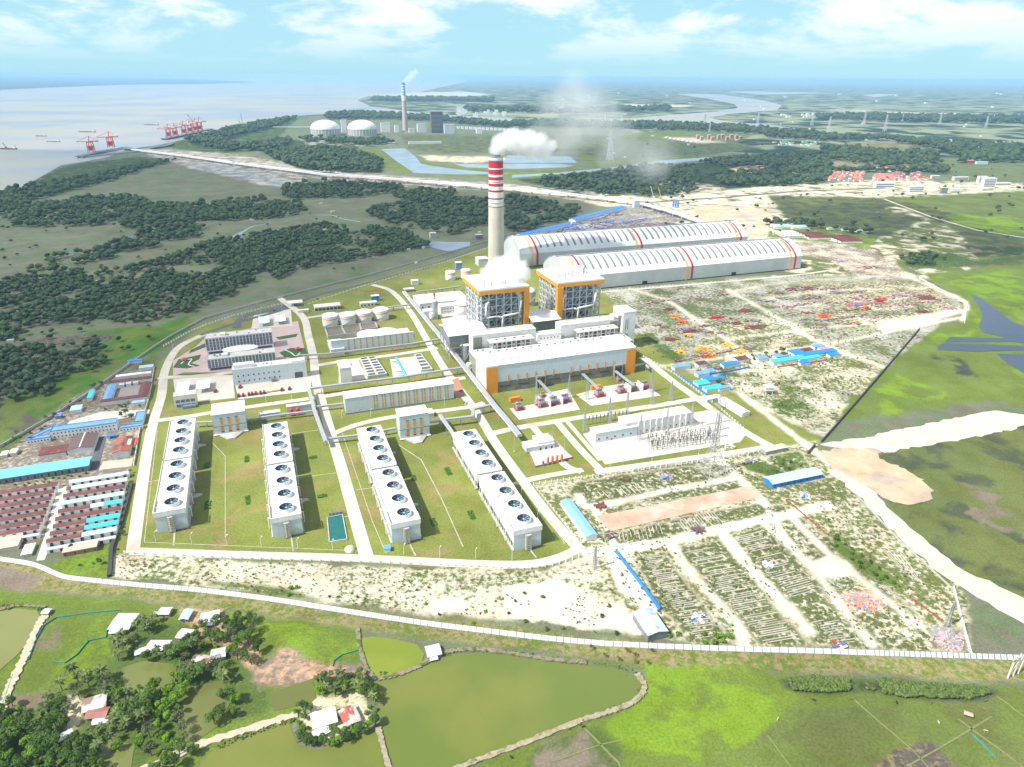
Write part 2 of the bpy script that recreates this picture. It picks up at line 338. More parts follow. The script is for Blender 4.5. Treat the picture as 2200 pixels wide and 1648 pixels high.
lc([(1640, 525), (1730, 505), (1860, 530), (1980, 600), (2060, 640), (2010, 660), (1880, 610), (1780, 560), (1700, 545)], 'sand', 'mud', .5, .5, 4)
lc([(1930, 550), (2050, 545), (2100, 560), (2200, 548), (2200, 560), (2060, 575), (1960, 578)], 'scrub', 'forest2', .5, 0, 3)
lc([(2060, 525), (2200, 530), (2200, 550), (2100, 552)], 'forest2', 'mud', .55, 1, 3)
lc([(1650, 482), (1860, 500), (1870, 530), (1650, 510)], 'grass', 'sand', .6, 1, 2)
lc([(1850, 508), (1882, 512), (1868, 535), (1835, 530)], 'lime', 'olive', .55, 1, 2)
# green wetland far right
lc([(1980, 590), (2100, 575), (2500, 540), (2500, 1000), (2150, 860), (1850, 900), (1780, 900), (1900, 780), (1975, 712), (2060, 690), (2080, 650)], 'grass', 'wetg', .50, 1, 5)
lc([(2010, 595), (2160, 585), (2400, 620), (2400, 720), (2200, 690), (2110, 640)], 'lime', 'grass', .50, 1, 6)
lc([(1880, 840), (1930, 800), (2030, 850), (1990, 870), (1900, 895)], 'lime', 'grass', .52, 1, 9)
lc([(2080, 650), (2110, 690), (2090, 720), (2020, 740), (1985, 720), (2060, 700)], 'lime', 'grass', .5, 1, 3)
lc([(2150, 770), (2500, 800), (2500, 900), (2200, 850)], 'lime', 'grass', .5, 1, 3)
lc([(1990, 760), (2060, 770), (2110, 810), (2060, 808), (2010, 780)], 'dark', 'wetg', .5, 1, 3)
lc([(2180, 905), (2500, 940), (2500, 1500), (2200, 1290), (2060, 1240), (1960, 1140), (1860, 1020), (1900, 970), (2100, 920)], 'olive', 'swamp', .54, 1, 6)
lc([(2060, 1040), (2300, 1090), (2300, 1180), (2100, 1130)], 'olive', 'mud', .56, 1, 9)
# laydown yards right of the boilers
lc([(1290, 625), (1560, 600), (1790, 592), (1980, 600), (2070, 660), (1990, 720), (1900, 790), (1830, 850), (1770, 940), (1640, 900), (1480, 800), (1370, 740), (1330, 690)], 'olive', 'grey', .50, .4, 3)
lc([(1370, 620), (1560, 612), (1680, 660), (1600, 690), (1450, 700), (1370, 690)], 'bay', 'grey', .52, .4, 3)
lc([(1340, 720), (1400, 715), (1490, 790), (1420, 790), (1360, 760)], 'scrub', 'grey', .6, .5, 2)
lc([(1560, 690), (1700, 690), (1800, 740), (1900, 780), (1850, 850), (1700, 830), (1560, 760), (1480, 760)], 'sand', 'olive', .49, .4, 3)
lc([(1690, 610), (1980, 600), (2060, 660), (1960, 700), (1800, 710)], 'cream', 'bay', .49, .3, 3)
lc([(1560, 760), (1660, 770), (1830, 860), (1770, 940), (1640, 880), (1540, 820)], 'sand', 'scrub', .50, .6, 3)
lc([(1880, 700), (2060, 660), (2075, 670), (2000, 690), (1900, 712)], 'sandw', 'sandw', .5, 0, 2)
# around the right lower yard
lc([(1150, 1035), (1300, 1012), (1480, 990), (1650, 960), (1760, 940), (1780, 1000), (1900, 1130), (2060, 1240), (2090, 1405), (1800, 1395), (1500, 1385), (1330, 1360), (1280, 1200), (1250, 1180), (1200, 1110)], 'sand', 'olive', .48, .3, 3)
lc([(1240, 1035), (1480, 1000), (1560, 1030), (1620, 1050), (1560, 1062), (1260, 1090), (1225, 1060)], 'bay', 'sand', .55, .15, 2)
lc([(1590, 985), (1720, 970), (1770, 1030), (1700, 1040), (1600, 1010)], 'scrub', 'sand', .56, .5, 2)
lc([(1310, 1145), (1620, 1080), (1680, 1085), (1700, 1100), (1560, 1130), (1350, 1180)], 'bay', 'sand', .55, .15, 2)
lc([(1365, 1195), (1430, 1185), (1500, 1290), (1580, 1385), (1480, 1385), (1410, 1290)], 'bay', 'sand', .55, .12, 2)
lc([(1450, 1175), (1545, 1160), (1640, 1270), (1740, 1390), (1640, 1388), (1550, 1290)], 'bay', 'sand', .55, .12, 2)
lc([(1555, 1150), (1640, 1132), (1760, 1260), (1850, 1392), (1750, 1390), (1640, 1250)], 'bay', 'sand', .55, .12, 2)
lc([(1640, 1130), (1720, 1110), (1830, 1200), (1980, 1330), (2060, 1400), (1850, 1395), (1770, 1270)], 'bay', 'sand', .52, .35, 2)
lc([(1780, 1140), (1830, 1180), (1920, 1240), (1940, 1275), (1860, 1240), (1790, 1180)], 'scrub', 'grass', .5, .3, 2)
lc([(1735, 1205), (1800, 1192), (1850, 1235), (1800, 1250), (1750, 1235)], 'sandw', 'olive', .62, .2, 2)
lc([(1800, 1275), (1880, 1270), (1900, 1310), (1840, 1320)], 'brick', 'sand', .52, .1, 2)
lc([(2010, 1350), (2070, 1350), (2080, 1400), (1990, 1395)], 'mud', 'grey', .5, .1, 2)
# wide scrub and sand strip in front of the cooling towers
lc([(240, 1190), (780, 1215), (1180, 1225), (1265, 1190), (1310, 1250), (1400, 1370), (1500, 1385), (1200, 1345), (900, 1318), (700, 1292), (240, 1240)], 'sand', 'scrub', .53, .4, 3)
lc([(1080, 1260), (1200, 1250), (1330, 1300), (1400, 1370), (1200, 1340), (1100, 1320)], 'sandw', 'grass', .62, .3, 3)
lc([(920, 1290), (990, 1285), (1010, 1318), (930, 1315)], 'sandw', 'sand', .6, .2, 2)
lc([(1290, 1180), (1330, 1180), (1415, 1310), (1400, 1330), (1330, 1270)], 'sandw', 'sand', .5, .2, 1)
lc([(450, 1245), (640, 1268), (700, 1290), (560, 1275), (440, 1255)], 'scrub', 'cream', .55, .3, 2)
# foot of the boundary wall: worn bank, then pasture
lc([(-400, 1190), (0, 1200), (90, 1222), (140, 1243), (600, 1283), (900, 1325), (1400, 1385), (2200, 1418), (2700, 1450), (2700, 1510), (2200, 1465), (1400, 1430), (1180, 1402), (900, 1372), (560, 1320), (300, 1290), (0, 1262), (-400, 1240)], 'dry', 'grass', .5, .2, 2)
lc([(-300, 1190), (0, 1215), (95, 1235), (60, 1275), (0, 1262), (-300, 1230)], 'mud', 'scrub', .66, 0, 1)
lc([(-600, 1262), (0, 1268), (300, 1295), (560, 1325), (780, 1350), (770, 1500), (600, 1560), (0, 1900), (-900, 1900)], 'grass', 'lime', .58, .8, 2)
lc([(560, 1335), (760, 1352), (775, 1400), (700, 1425), (560, 1420), (540, 1380)], 'grass', 'lime', .5, .8, 2)
lc([(540, 1430), (620, 1395), (700, 1425), (775, 1430), (780, 1455), (680, 1460), (580, 1475), (545, 1470)], 'mud', 'clay', .52, .5, 2)
lc([(600, 1395), (650, 1400), (640, 1430), (590, 1425)], 'clay', 'mud', .5, .3, 2)
lc([(530, 1450), (570, 1480), (590, 1520), (500, 1550), (480, 1500)], 'scrub', 'mud', .55, .3, 2)
lc([(80, 1330), (140, 1340), (130, 1400), (70, 1400)], 'grass', 'mud', .5, .6, 2)
lc([(20, 1495), (110, 1480), (130, 1500), (60, 1540), (10, 1530)], 'mud', 'olive', .6, .4, 2)
lc([(250, 1340), (520, 1340), (545, 1480), (440, 1560), (300, 1648), (-100, 1700), (0, 1560), (130, 1490), (230, 1430)], 'scrub', 'grass', .55, .5, 2)
lc([(385, 1305), (480, 1310), (560, 1400), (545, 1440), (490, 1400), (400, 1340)], 'clay', 'scrub', .55, .3, 2)
lc([(140, 1495), (175, 1500), (170, 1560), (140, 1570)], 'cream', 'scrub', .6, .2, 1)
lc([(650, 1500), (780, 1490), (800, 1560), (700, 1600), (650, 1570)], 'cream', 'grass', .56, .3, 1)
lc([(900, 1400), (1400, 1430), (2200, 1480), (2900, 1500), (2900, 2100), (800, 2100), (1000, 1648), (1200, 1560), (1385, 1480), (1390, 1440)], 'grass', 'wetg', .5, 1, 2)
lc([(1390, 1425), (1640, 1440), (1720, 1500), (1660, 1600), (1500, 1640), (1350, 1600), (1300, 1560), (1385, 1490)], 'lime', 'grass', .54, 1, 3)
lc([(1700, 1530), (2250, 1480), (2700, 1600), (2700, 2100), (1500, 2100), (1620, 1600)], 'olive', 'wetg', .5, 1, 3)
lc([(1670, 1462), (1740, 1455), (1900, 1462), (2120, 1478), (2150, 1490), (2080, 1505), (1930, 1500), (1860, 1482), (1780, 1492), (1680, 1485)], 'dark', 'scrub', .5, .2, 2)
lc([(1150, 1600), (1280, 1560), (1340, 1610), (1310, 1700), (1100, 1700)], 'scrub', 'mud', .5, 1, 1)
lc([(1920, 1610), (2000, 1590), (2060, 1660), (1850, 1680)], 'mudd', 'dry', .55, .3, 1)
# plant platform: trimmed lawns
lc([(240, 1190), (300, 900), (340, 780), (430, 700), (620, 655), (800, 600), (1080, 520), (1180, 545), (1290, 610), (1340, 700), (1480, 800), (1770, 945), (1650, 965), (1480, 990), (1150, 1040), (1265, 1190), (1150, 1225), (700, 1205)], 'lawn', 'lawnd', .56, .85, 1)
lc([(-400, 960), (0, 960), (180, 850), (340, 760), (300, 900), (240, 1190), (-400, 1150)], 'scrub', 'mud', .52, .3, 1)
lc([(-400, 1010), (0, 990), (140, 860), (330, 780), (280, 1000), (245, 1160), (-400, 1140)], 'mud', 'grey', .54, .3, 1)
lc([(150, 1195), (245, 1170), (238, 1240), (140, 1240), (100, 1218)], 'grass', 'lime', .5, .3, 1)
lc([(-400, 1120), (0, 950), (170, 845), (330, 740), (440, 662), (340, 700), (200, 760), (0, 870), (-400, 1030)], 'paddy', 'wetg', .5, 1, 2)
lc([(190, 710), (330, 700), (440, 690), (420, 700), (320, 770), (180, 740)], 'paddy', 'grass', .5, 1, 2)
lc([(-300, 900), (0, 870), (100, 905), (20, 935), (-300, 1000)], 'mudd', 'wetg', .5, 1, 3)
lc([(100, 722), (250, 718), (240, 732), (80, 745), (30, 745)], 'mud', 'dark', .5, .5, 1)
lc([(500, 610), (640, 600), (780, 575), (900, 545), (1040, 515), (1080, 512), (800, 600), (600, 650), (480, 680), (460, 660)], 'fieldb', 'fieldg', .5, 1, 3)
lc([(1360, 440), (1420, 450), (1480, 475), (1180, 500), (1240, 480)], 'grey', 'mudd', .5, .3, 2)
# sandy wheel tracks worn through the yards
for pp, wd in [([(1590, 846), (1680, 915), (1790, 1000)], 9), ([(1250, 1190), (1330, 1178), (1440, 1162), (1560, 1132), (1690, 1105), (1790, 1085)], 12),
               ([(1650, 1090), (1600, 1040), (1560, 1000), (1520, 975)], 9), ([(1245, 1060), (1262, 1088), (1340, 1075), (1420, 1055), (1500, 1042), (1580, 1022)], 9), ([(1272, 1085), (1330, 1180)], 7),
               ([(1440, 1165), (1500, 1250), (1580, 1330), (1600, 1392)], 8), ([(1548, 1140), (1620, 1230), (1700, 1310), (1745, 1365)], 11), ([(1640, 1120), (1760, 1240), (1830, 1330), (1880, 1390)], 7), ([(1335, 1190), (1390, 1290), (1420, 1325)], 6),
               ([(1690, 1100), (1780, 1190), (1880, 1270), (1980, 1350)], 7), ([(1650, 1095), (1700, 1170), (1760, 1230)], 6),
               ([(1350, 620), (1430, 645), (1500, 690), (1560, 730), (1640, 790)], 8), ([(1560, 620), (1640, 665), (1760, 735), (1900, 790)], 9), ([(1560, 628), (1700, 605), (1900, 595)], 6), ([(1600, 650), (1780, 625), (1990, 620)], 5), ([(1640, 668), (1800, 650), (1950, 640)], 5),
               ([(1480, 690), (1600, 680), (1700, 700)], 5), ([(1560, 728), (1700, 712), (1900, 690), (2050, 668)], 7), ([(1640, 760), (1800, 735), (1900, 715), (2065, 682)], 8), ([(1400, 790), (1560, 768), (1700, 750)], 5), ([(2065, 690), (2075, 650), (2010, 620), (1940, 590)], 7), ([(1350, 745), (1480, 730), (1560, 725)], 3)]:
    q = curve([Vector(v) for v in GP(*pp)], 6) if len(pp) > 2 else GP(*pp); n_ = len(q); L_, R_ = [], []
    for i, p in enumerate(q): d = (q[min(i+1, n_-1)]-q[max(i-1, 0)]).normalized(); o = Vector((-d.y, d.x, 0))*wd*.5*random.uniform(.8, 1.15); L_.append(p+o); R_.append(p-o)
    LC.append((L_+R_[::-1], 'sandw', 'sand', .55, .3, 1.1))
def jag(q, a=1.3, st=7.):
    o = []
    for p, r in zip(q, q[1:]+q[:1]):
        n = max(1, int((r-p).length/st)); o += [p.lerp(r, i/n)+Vector((random.gauss(0, a), random.gauss(0, a), 0)) for i in range(n)]
    return o
def build_ground():
    # fan of cells that grow with distance from the viewpoint's foot, plus margins beyond the frame
    e = [4.5]
    while e[-1] < 2300:
        k = e[-1]; e.append(k+(.9 if k < 120 else 1.5 if k < 400 else 2.2 if k < 1560 else 40))
    e = np.array(e); xs = np.concatenate([np.arange(-1500, -120, 30), np.arange(-120, 2330, 2.5), np.arange(2330, 3700, 30)])
    XX, EE = np.meshgrid(xs, e)
    x = (XX-CX)/F; y = (EE-F*math.tan(PITCH))/F      # level-horizon picture plane
    a = x; b = cp-y*sp; c = -sp-y*cp; t = CH/(-c); wx = a*t; wy = b*t
    n_r, n_c = wx.shape; N = n_r*n_c; wx = wx.ravel(); wy = wy.ravel()
    A = np.zeros((N, 4), np.float32); B = np.zeros((N, 4), np.float32)
    A[:, :3] = PAL['fieldg']; B[:, :3] = PAL['fieldb']; A[:, 3] = .5; B[:, 3] = 1
    w1 = fnoise(wx, wy, 9, 1)*2-1; w2 = fnoise(wx, wy, 9, 5)*2-1; w3 = fnoise(wx, wy, 34, 9)*2-1; w4 = fnoise(wx, wy, 34, 13)*2-1
    for pts, ca, cb, th, s, wob in LC:
        pl = pts if isinstance(pts[0], Vector) else [G(*p) if p[1] > 163+.0073*p[0] else G(p[0], 164+.0073*p[0]) for p in pts]; pl = [(q.x, q.y) for q in pl]
        m = wob+5; xm, xM = min(q[0] for q in pl)-m, max(q[0] for q in pl)+m; ym, yM = min(q[1] for q in pl)-m, max(q[1] for q in pl)+m
        idx = np.nonzero((wx > xm) & (wx < xM) & (wy > ym) & (wy < yM))[0]
        if not len(idx): continue
        gx = wx[idx]+wob*(w1[idx]+1.6*w3[idx]); gy = wy[idx]+wob*(w2[idx]+1.6*w4[idx])
        k = idx[pip(gx, gy, pl)]
        A[k, :3] = PAL[ca]; B[k, :3] = PAL[cb]; A[k, 3] = th; B[k, 3] = s
    # soften the joins between covers over a few cells
    near_w = np.clip((e-1000)/150, 0, 1)[:, None, None]
    for arr in (A, B):
        g = arr.reshape(n_r, n_c, 4); f = g.copy()
        for it in range(9):
            q = f.copy(); q[1:-1, 1:-1] = (f[:-2, 1:-1]+f[2:, 1:-1]+f[1:-1, :-2]+f[1:-1, 2:]+2*f[1:-1, 1:-1])/6; f = q if it < 2 else f+(q-f)*near_w
        arr[:] = f.reshape(-1, 4)
    me = bpy.data.meshes.new('ground'); co = np.zeros((N, 3), np.float32); co[:, 0] = wx; co[:, 1] = wy
    me.vertices.add(N); me.vertices.foreach_set('co', co.ravel())
    i = np.arange(n_r*n_c).reshape(n_r, n_c); q = np.stack([i[1:, :-1], i[1:, 1:], i[:-1, 1:], i[:-1, :-1]], -1).reshape(-1, 4)
    me.loops.add(q.size); me.loops.foreach_set('vertex_index', q.ravel().astype(np.int32)); me.polygons.add(len(q)); me.polygons.foreach_set('loop_start', np.arange(0, q.size, 4, dtype=np.int32))
    me.update()
    for nm, arr in (('cover_a', A), ('cover_b', B)):
        at = me.attributes.new(nm, 'FLOAT_COLOR', 'POINT'); at.data.foreach_set('color', arr.ravel())
    o = bpy.data.objects.new('ground', me); COL.objects.link(o); tag(o, kind='structure')
    m = bpy.data.materials.new('open ground'); m.use_nodes = True; t = m.node_tree; bs = t.nodes['Principled BSDF']; bs.inputs['Roughness'].default_value = .95; bs.inputs['Specular IOR Level'].default_value = .1
    L = t.links.new
    tc = nd(t, 'ShaderNodeTexCoord'); aA = nd(t, 'ShaderNodeAttribute', attribute_name='cover_a'); aB = nd(t, 'ShaderNodeAttribute', attribute_name='cover_b')
    def noise(sc, det, ro=.62, dis=0):
        n = nd(t, 'ShaderNodeTexNoise', i_Scale=sc, i_Detail=det, i_Roughness=ro); n.inputs['Distortion'].default_value = dis; L(tc.outputs['Object'], n.inputs['Vector']); return n.outputs['Fac']
    nf = noise(.2, 8, .69); nc = noise(.022, 9, .62, .4); nfar = noise(.0030, 8, .52, .3)
    c1 = nd(t, 'ShaderNodeClamp'); L(aB.outputs['Alpha'], c1.inputs[0])
    s2 = nd(t, 'ShaderNodeMath', operation='SUBTRACT', use_clamp=True); s2.inputs[1].default_value = 1; L(aB.outputs['Alpha'], s2.inputs[0])
    m1 = nd(t, 'ShaderNodeMix'); L(c1.outputs[0], m1.inputs['Factor']); L(nf, m1.inputs[2]); L(nc, m1.inputs[3])
    m2 = nd(t, 'ShaderNodeMix'); L(s2.outputs[0], m2.inputs['Factor']); L(m1.outputs[0], m2.inputs[2]); L(nfar, m2.inputs[3])
    lo = nd(t, 'ShaderNodeMath', operation='SUBTRACT'); lo.inputs[1].default_value = .06; L(aA.outputs['Alpha'], lo.inputs[0])
    hi = nd(t, 'ShaderNodeMath', operation='ADD'); hi.inputs[1].default_value = .06; L(aA.outputs['Alpha'], hi.inputs[0])
    mr = nd(t, 'ShaderNodeMapRange', interpolation_type='SMOOTHSTEP'); L(m2.outputs[0], mr.inputs['Value']); L(lo.outputs[0], mr.inputs['From Min']); L(hi.outputs[0], mr.inputs['From Max'])
    mx = nd(t, 'ShaderNodeMix', data_type='RGBA'); L(mr.outputs[0], mx.inputs['Factor']); L(aA.outputs['Color'], mx.inputs['A']); L(aB.outputs['Color'], mx.inputs['B'])
    v1 = noise(.55, 5, .7); v2 = noise(.012, 5, .6)
    a1 = nd(t, 'ShaderNodeMapRange'); a1.inputs['From Min'].default_value = .3; a1.inputs['From Max'].default_value = .7; a1.inputs['To Min'].default_value = .68; a1.inputs['To Max'].default_value = 1.25; L(v1, a1.inputs['Value'])
    a2 = nd(t, 'ShaderNodeMapRange'); a2.inputs['From Min'].default_value = .3; a2.inputs['From Max'].default_value = .7; a2.inputs['To Min'].default_value = .8; a2.inputs['To Max'].default_value = 1.2; L(v2, a2.inputs['Value'])
    mu = nd(t, 'ShaderNodeMath', operation='MULTIPLY'); L(a1.outputs[0], mu.inputs[0]); L(a2.outputs[0], mu.inputs[1])
    vs = nd(t, 'ShaderNodeVectorMath', operation='SCALE'); L(mx.outputs['Result'], vs.inputs[0]); L(mu.outputs[0], vs.inputs['Scale']); 
    sv = noise(.035, 7, .68, .6); sr_ = nd(t, 'ShaderNodeMapRange', interpolation_type='SMOOTHSTEP'); sr_.inputs['From Min'].default_value = .45; sr_.inputs['From Max'].default_value = .62; sr_.inputs['To Max'].default_value = .55; L(sv, sr_.inputs['Value'])
    soil = nd(t, 'ShaderNodeMix', data_type='RGBA', blend_type='MULTIPLY'); L(sr_.outputs[0], soil.inputs['Factor']); L(vs.outputs[0], soil.inputs['A']); soil.inputs['B'].default_value = (.84, .76, .62, 1); L(soil.outputs['Result'], bs.inputs['Base Color'])
    bn = nd(t, 'ShaderNodeBump', i_Strength=.55, i_Distance=.6); L(nf, bn.inputs['Height']); L(bn.outputs[0], bs.inputs['Normal'])
    me.materials.append(m)
build_ground()
# ---------------------------------------------------------------- water
def water_mat(name, col, rough, wave=.06, bump=.15, blot=None):
    m = bpy.data.materials.new(name); m.use_nodes = True; t = m.node_tree; b = t.nodes['Principled BSDF']; b.inputs['Roughness'].default_value = rough; b.inputs['IOR'].default_value = 1.33
    tc = nd(t, 'ShaderNodeTexCoord'); n = nd(t, 'ShaderNodeTexNoise', i_Scale=wave, i_Detail=5.0); t.links.new(tc.outputs['Object'], n.inputs['Vector'])
    bn = nd(t, 'ShaderNodeBump', i_Strength=bump, i_Distance=.5); t.links.new(n.outputs['Fac'], bn.inputs['Height']); t.links.new(bn.outputs[0], b.inputs['Normal'])
    n2 = nd(t, 'ShaderNodeTexNoise', i_Scale=blot[1] if blot else .01, i_Detail=4.0); t.links.new(tc.outputs['Object'], n2.inputs['Vector'])
    mx = nd(t, 'ShaderNodeMix', data_type='RGBA'); mx.inputs['A'].default_value = (*col, 1); mx.inputs['B'].default_value = (*(blot[0] if blot else [c*.82 for c in col]), 1)
    r = nd(t, 'ShaderNodeMapRange', interpolation_type='SMOOTHSTEP'); r.inputs['From Min'].default_value = .42; r.inputs['From Max'].default_value = .62; t.links.new(n2.outputs['Fac'], r.inputs['Value']); t.links.new(r.outputs[0], mx.inputs['Factor'])
    t.links.new(mx.outputs['Result'], b.inputs['Base Color']); return m
SEA = water_mat('silty estuary water', (.36, .34, .27), .36, .03, .5, ((.22, .27, .32), .0009))
PONDM = water_mat('green fish pond water', (.12, .16, .032), .12, .12, .2, ((.165, .18, .04), .012))
PONDB = water_mat('brown green pond water', (.15, .165, .045), .14, .3, .1)
PONDL = water_mat('bright algae pond water', (.165, .215, .025), .22, .3, .1, ((.20, .235, .03), .04))
BLUEW = water_mat('clear blue basin water', (.20, .27, .33), .25, .1, .1)
MARSH = water_mat('dark marsh water', (.05, .07, .11), .3, .2, .2)
def water(name, pts, m, z=.25):
    return struct(name, poly([G(*p) for p in pts], z), m)
def HP(x, d=4.9): return (x, 156+.0073*x+d)
water('sea', [(-900, 560), (-500, 520), (0, 425), (60, 396), (130, 356), (190, 346), (235, 337), (270, 322), (345, 311), (370, 306), (440, 287), (500, 268), (560, 258), (640, 249), (700, 245), (780, 242), (850, 243), (930, 247), (1000, 256), (1110, 264), (1280, 266), (1420, 264), (1530, 266), (1600, 270), (1650, 278), (1790, 291), (1790, 286), (1650, 268), (1560, 261), (1525, 253), (1560, 246), (1670, 236), (1680, 226), (1640, 216), (1550, 203), (1490, 201), (1455, 203), (1520, 212), (1578, 224), (1585, 232), (1540, 240), (1440, 247), (1330, 257), (1180, 260), (1010, 249), (960, 247), (860, 237), (795, 228), (768, 215), (790, 207), (900, 198), (960, 185), (1000, 176), HP(1010), HP(300), HP(-2500), (-2500, 300)], SEA, .6)
struct('far_shore', poly([G(*p) for p in [(-900, 163), (0, 165), (200, 166), (350, 168), (480, 173), (555, 177), (420, 181), (280, 182), (140, 187), (0, 193), (-900, 215)]], 2.), M('far wooded shore', (.04, .07, .045), .9, var=.5, sc=.002, tintvar=((.12, .15, .09), .0012, .52)))
for i, pts in enumerate([[(1940, 292), (2060, 300), (2200, 306), (2200, 312), (2040, 305), (1960, 298)], [(1850, 204), (1890, 202), (1930, 203), (1880, 209)], [(1640, 203), (1560, 198), (1600, 196), (1800, 200)]]): water('river', pts, SEA, .8)
water('reservoir', [(818, 320), (870, 319), (894, 338), (905, 352), (930, 357), (1000, 366), (1100, 374), (990, 375), (890, 372), (850, 345)], BLUEW)
water('reservoir', [(975, 352), (1110, 352), (1200, 352), (1235, 356), (1210, 360), (1110, 363), (1000, 360)], BLUEW)
water('reservoir', [(1090, 334), (1225, 336), (1240, 350), (1180, 350), (1080, 350)], BLUEW)
water('creek', [(1100, 376), (1200, 371), (1330, 358), (1420, 345), (1520, 338), (1530, 342), (1430, 352), (1340, 366), (1240, 372), (1100, 382)], BLUEW)
struct('creek', ribbon(curve(GP((480, 516), (508, 506), (525, 496), (550, 485), (600, 478), (640, 470))), [3, 9, 11, 12, 11, 10, 12, 13, 14, 12, 11, 10, 9, 8, 7, 7, 8, 8, 9, 8, 7, 6, 5, 5, 4, 4, 4, 4, 4, 4, 4, 3], .2), BLUEW)
struct('creek', ribbon(curve(GP((680, 462), (715, 463), (735, 470), (775, 477))), 7, .2), BLUEW)
water('pond', [(870, 520), (900, 517), (960, 520), (1010, 520), (1010, 532), (960, 540), (920, 530)], BLUEW)
water('lagoon', [(2086, 633), (2108, 640), (2125, 655), (2145, 668), (2172, 690), (2320, 750), (2320, 800), (2200, 735), (2115, 715), (2102, 700), (2112, 680), (2102, 655)], MARSH)
water('lagoon', [(2040, 724), (2200, 728), (2320, 740), (2320, 755), (2180, 735), (2030, 735)], MARSH, .3)
water('lagoon', [(2012, 745), (2030, 737), (2110, 740), (2200, 744), (2320, 750), (2320, 760), (2200, 753), (2100, 756), (2015, 752)], MARSH, .35)
water('lagoon', [(2140, 760), (2320, 765), (2320, 840), (2210, 810), (2165, 780)], MARSH)
water('pond', [(0, 1312), (30, 1308), (80, 1312), (88, 1330), (70, 1365), (40, 1405), (0, 1440), (-200, 1540), (-260, 1320)], water_mat('olive pond water', (.19, .20, .06), .22, .3, .1))
water('pond', [(772, 1372), (800, 1368), (850, 1374), (895, 1385), (912, 1405), (905, 1425), (860, 1445), (800, 1458), (785, 1430), (775, 1400)], PONDL)
water('pond', [(808, 1465), (850, 1452), (905, 1432), (980, 1404), (1040, 1404), (1100, 1410), (1160, 1420), (1250, 1430), (1330, 1438), (1368, 1455), (1378, 1475), (1365, 1500), (1330, 1520), (1240, 1548), (1100, 1602), (980, 1645), (860, 1720), (835, 1700), (820, 1600)], PONDM)
water('pond', [(455, 1615), (540, 1575), (620, 1550), (640, 1600), (680, 1612), (760, 1582), (810, 1565), (830, 1648), (850, 1800), (400, 1800), (430, 1640)], PONDM)
water('pond', [(580, 1490), (672, 1458), (680, 1500), (665, 1512), (590, 1528), (580, 1505)], PONDB)
water('pond', [(262, 1435), (310, 1420), (380, 1428), (375, 1470), (330, 1490), (270, 1490)], PONDB)
water('pond', [(390, 1480), (480, 1462), (500, 1500), (470, 1560), (410, 1600), (395, 1560)], PONDB)
water('pond', [(195, 1610), (240, 1590), (290, 1600), (280, 1660), (200, 1680)], PONDB)
# ---------------------------------------------------------------- roads (kerbed concrete slabs) and pads
def road(name, pp, w, m=ROADC, z=.16, smooth=True, th=.3):
    q = GP(*pp); q = curve(q, 5) if smooth and len(q) > 2 else q
    if name in ('dike', 'footpath', 'field_path'):
        q = [a.lerp(b, t/3)+Vector((random.uniform(-.3, .3), random.uniform(-.3, .3), 0)) for a, b in zip(q[:-1], q[1:]) for t in range(3)]+[q[-1]]; w = [w*random.uniform(.65, 1.3) for _ in q]
    return struct(name, ribbon(q, w, z, th=th), m)
def slab(name, pp, m=PAVEC, z=.12, th=.25): return struct(name, poly(GP(*pp), z, th), m)
road('road', [(285, 1186), (300, 1080), (317, 965), (330, 905), (347, 850), (355, 795), (382, 748), (430, 722), (450, 714)], 10.5)
road('road', [(283, 1184), (500, 1192), (780, 1200), (1000, 1211), (1125, 1213), (1190, 1202), (1244, 1180)], 9.5, z=.20)
road('road', [(1244, 1180), (1180, 1108), (1110, 1015), (1060, 945), (1020, 880), (960, 800), (920, 735), (880, 668), (840, 625), (800, 612)], 10, z=.24)
road('road', [(788, 1196), (760, 1100), (735, 1010), (712, 935), (690, 860), (678, 815), (674, 770), (662, 720), (650, 680), (600, 640)], 11, z=.28)
road('road', [(330, 905), (400, 896), (460, 886), (560, 871), (690, 853), (800, 836), (1000, 812)], 9, z=.32)
road('road', [(716, 932), (770, 912), (850, 895), (1000, 876), (1040, 866)], 9, z=.32)
road('road', [(676, 786), (740, 776), (850, 762), (940, 748)], 9, z=.32)
road('road', [(652, 684), (740, 672), (850, 660), (885, 655)], 8, z=.32)
road('road', [(1045, 935), (1100, 922), (1180, 908), (1290, 890), (1420, 870), (1520, 853)], 10, z=.32)
road('road', [(1385, 770), (1440, 815), (1500, 858), (1560, 902), (1620, 940), (1662, 962)], 10.5, z=.36)
road('road', [(1662, 958), (1600, 969), (1450, 990), (1310, 1010), (1278, 1014)], 9, z=.40)
road('road', [(1195, 905), (1240, 958), (1290, 1010)], 8, z=.36)
road('road', [(1140, 910), (1180, 960), (1215, 1000), (1250, 1015)], 8, z=.36)
road('road', [(1252, 1010), (1180, 1022), (1120, 1035)], 8, z=.40)
road('road', [(1215, 902), (1290, 990)], 5, z=.41)
road('perimeter_road', [(430, 720), (520, 690), (600, 668), (680, 635), (800, 605), (940, 565), (1050, 525), (1130, 500), (1260, 478), (1330, 455)], 9, ASPH, z=.2)
road('asphalt_drive', [(508, 705), (512, 692), (530, 678), (600, 662), (640, 650)], 12, ASPH, z=.26)
road('road', [(340, 812), (430, 808), (520, 797), (640, 782)], 10, z=.36)
road('road', [(1290, 628), (1500, 610), (1700, 592), (1790, 580)], 7, z=.2)
road('footpath', [(0, 1545), (20, 1480), (50, 1420), (75, 1360), (100, 1318)], 5, M('trodden earth', (.50, .44, .32), .95, var=.3, sc=.3), z=.9, th=1.2)
EARTH = MATS['trodden earth']
road('footpath', [(300, 1660), (420, 1605), (520, 1572), (640, 1535)], 5, EARTH, z=.9, th=1.2)
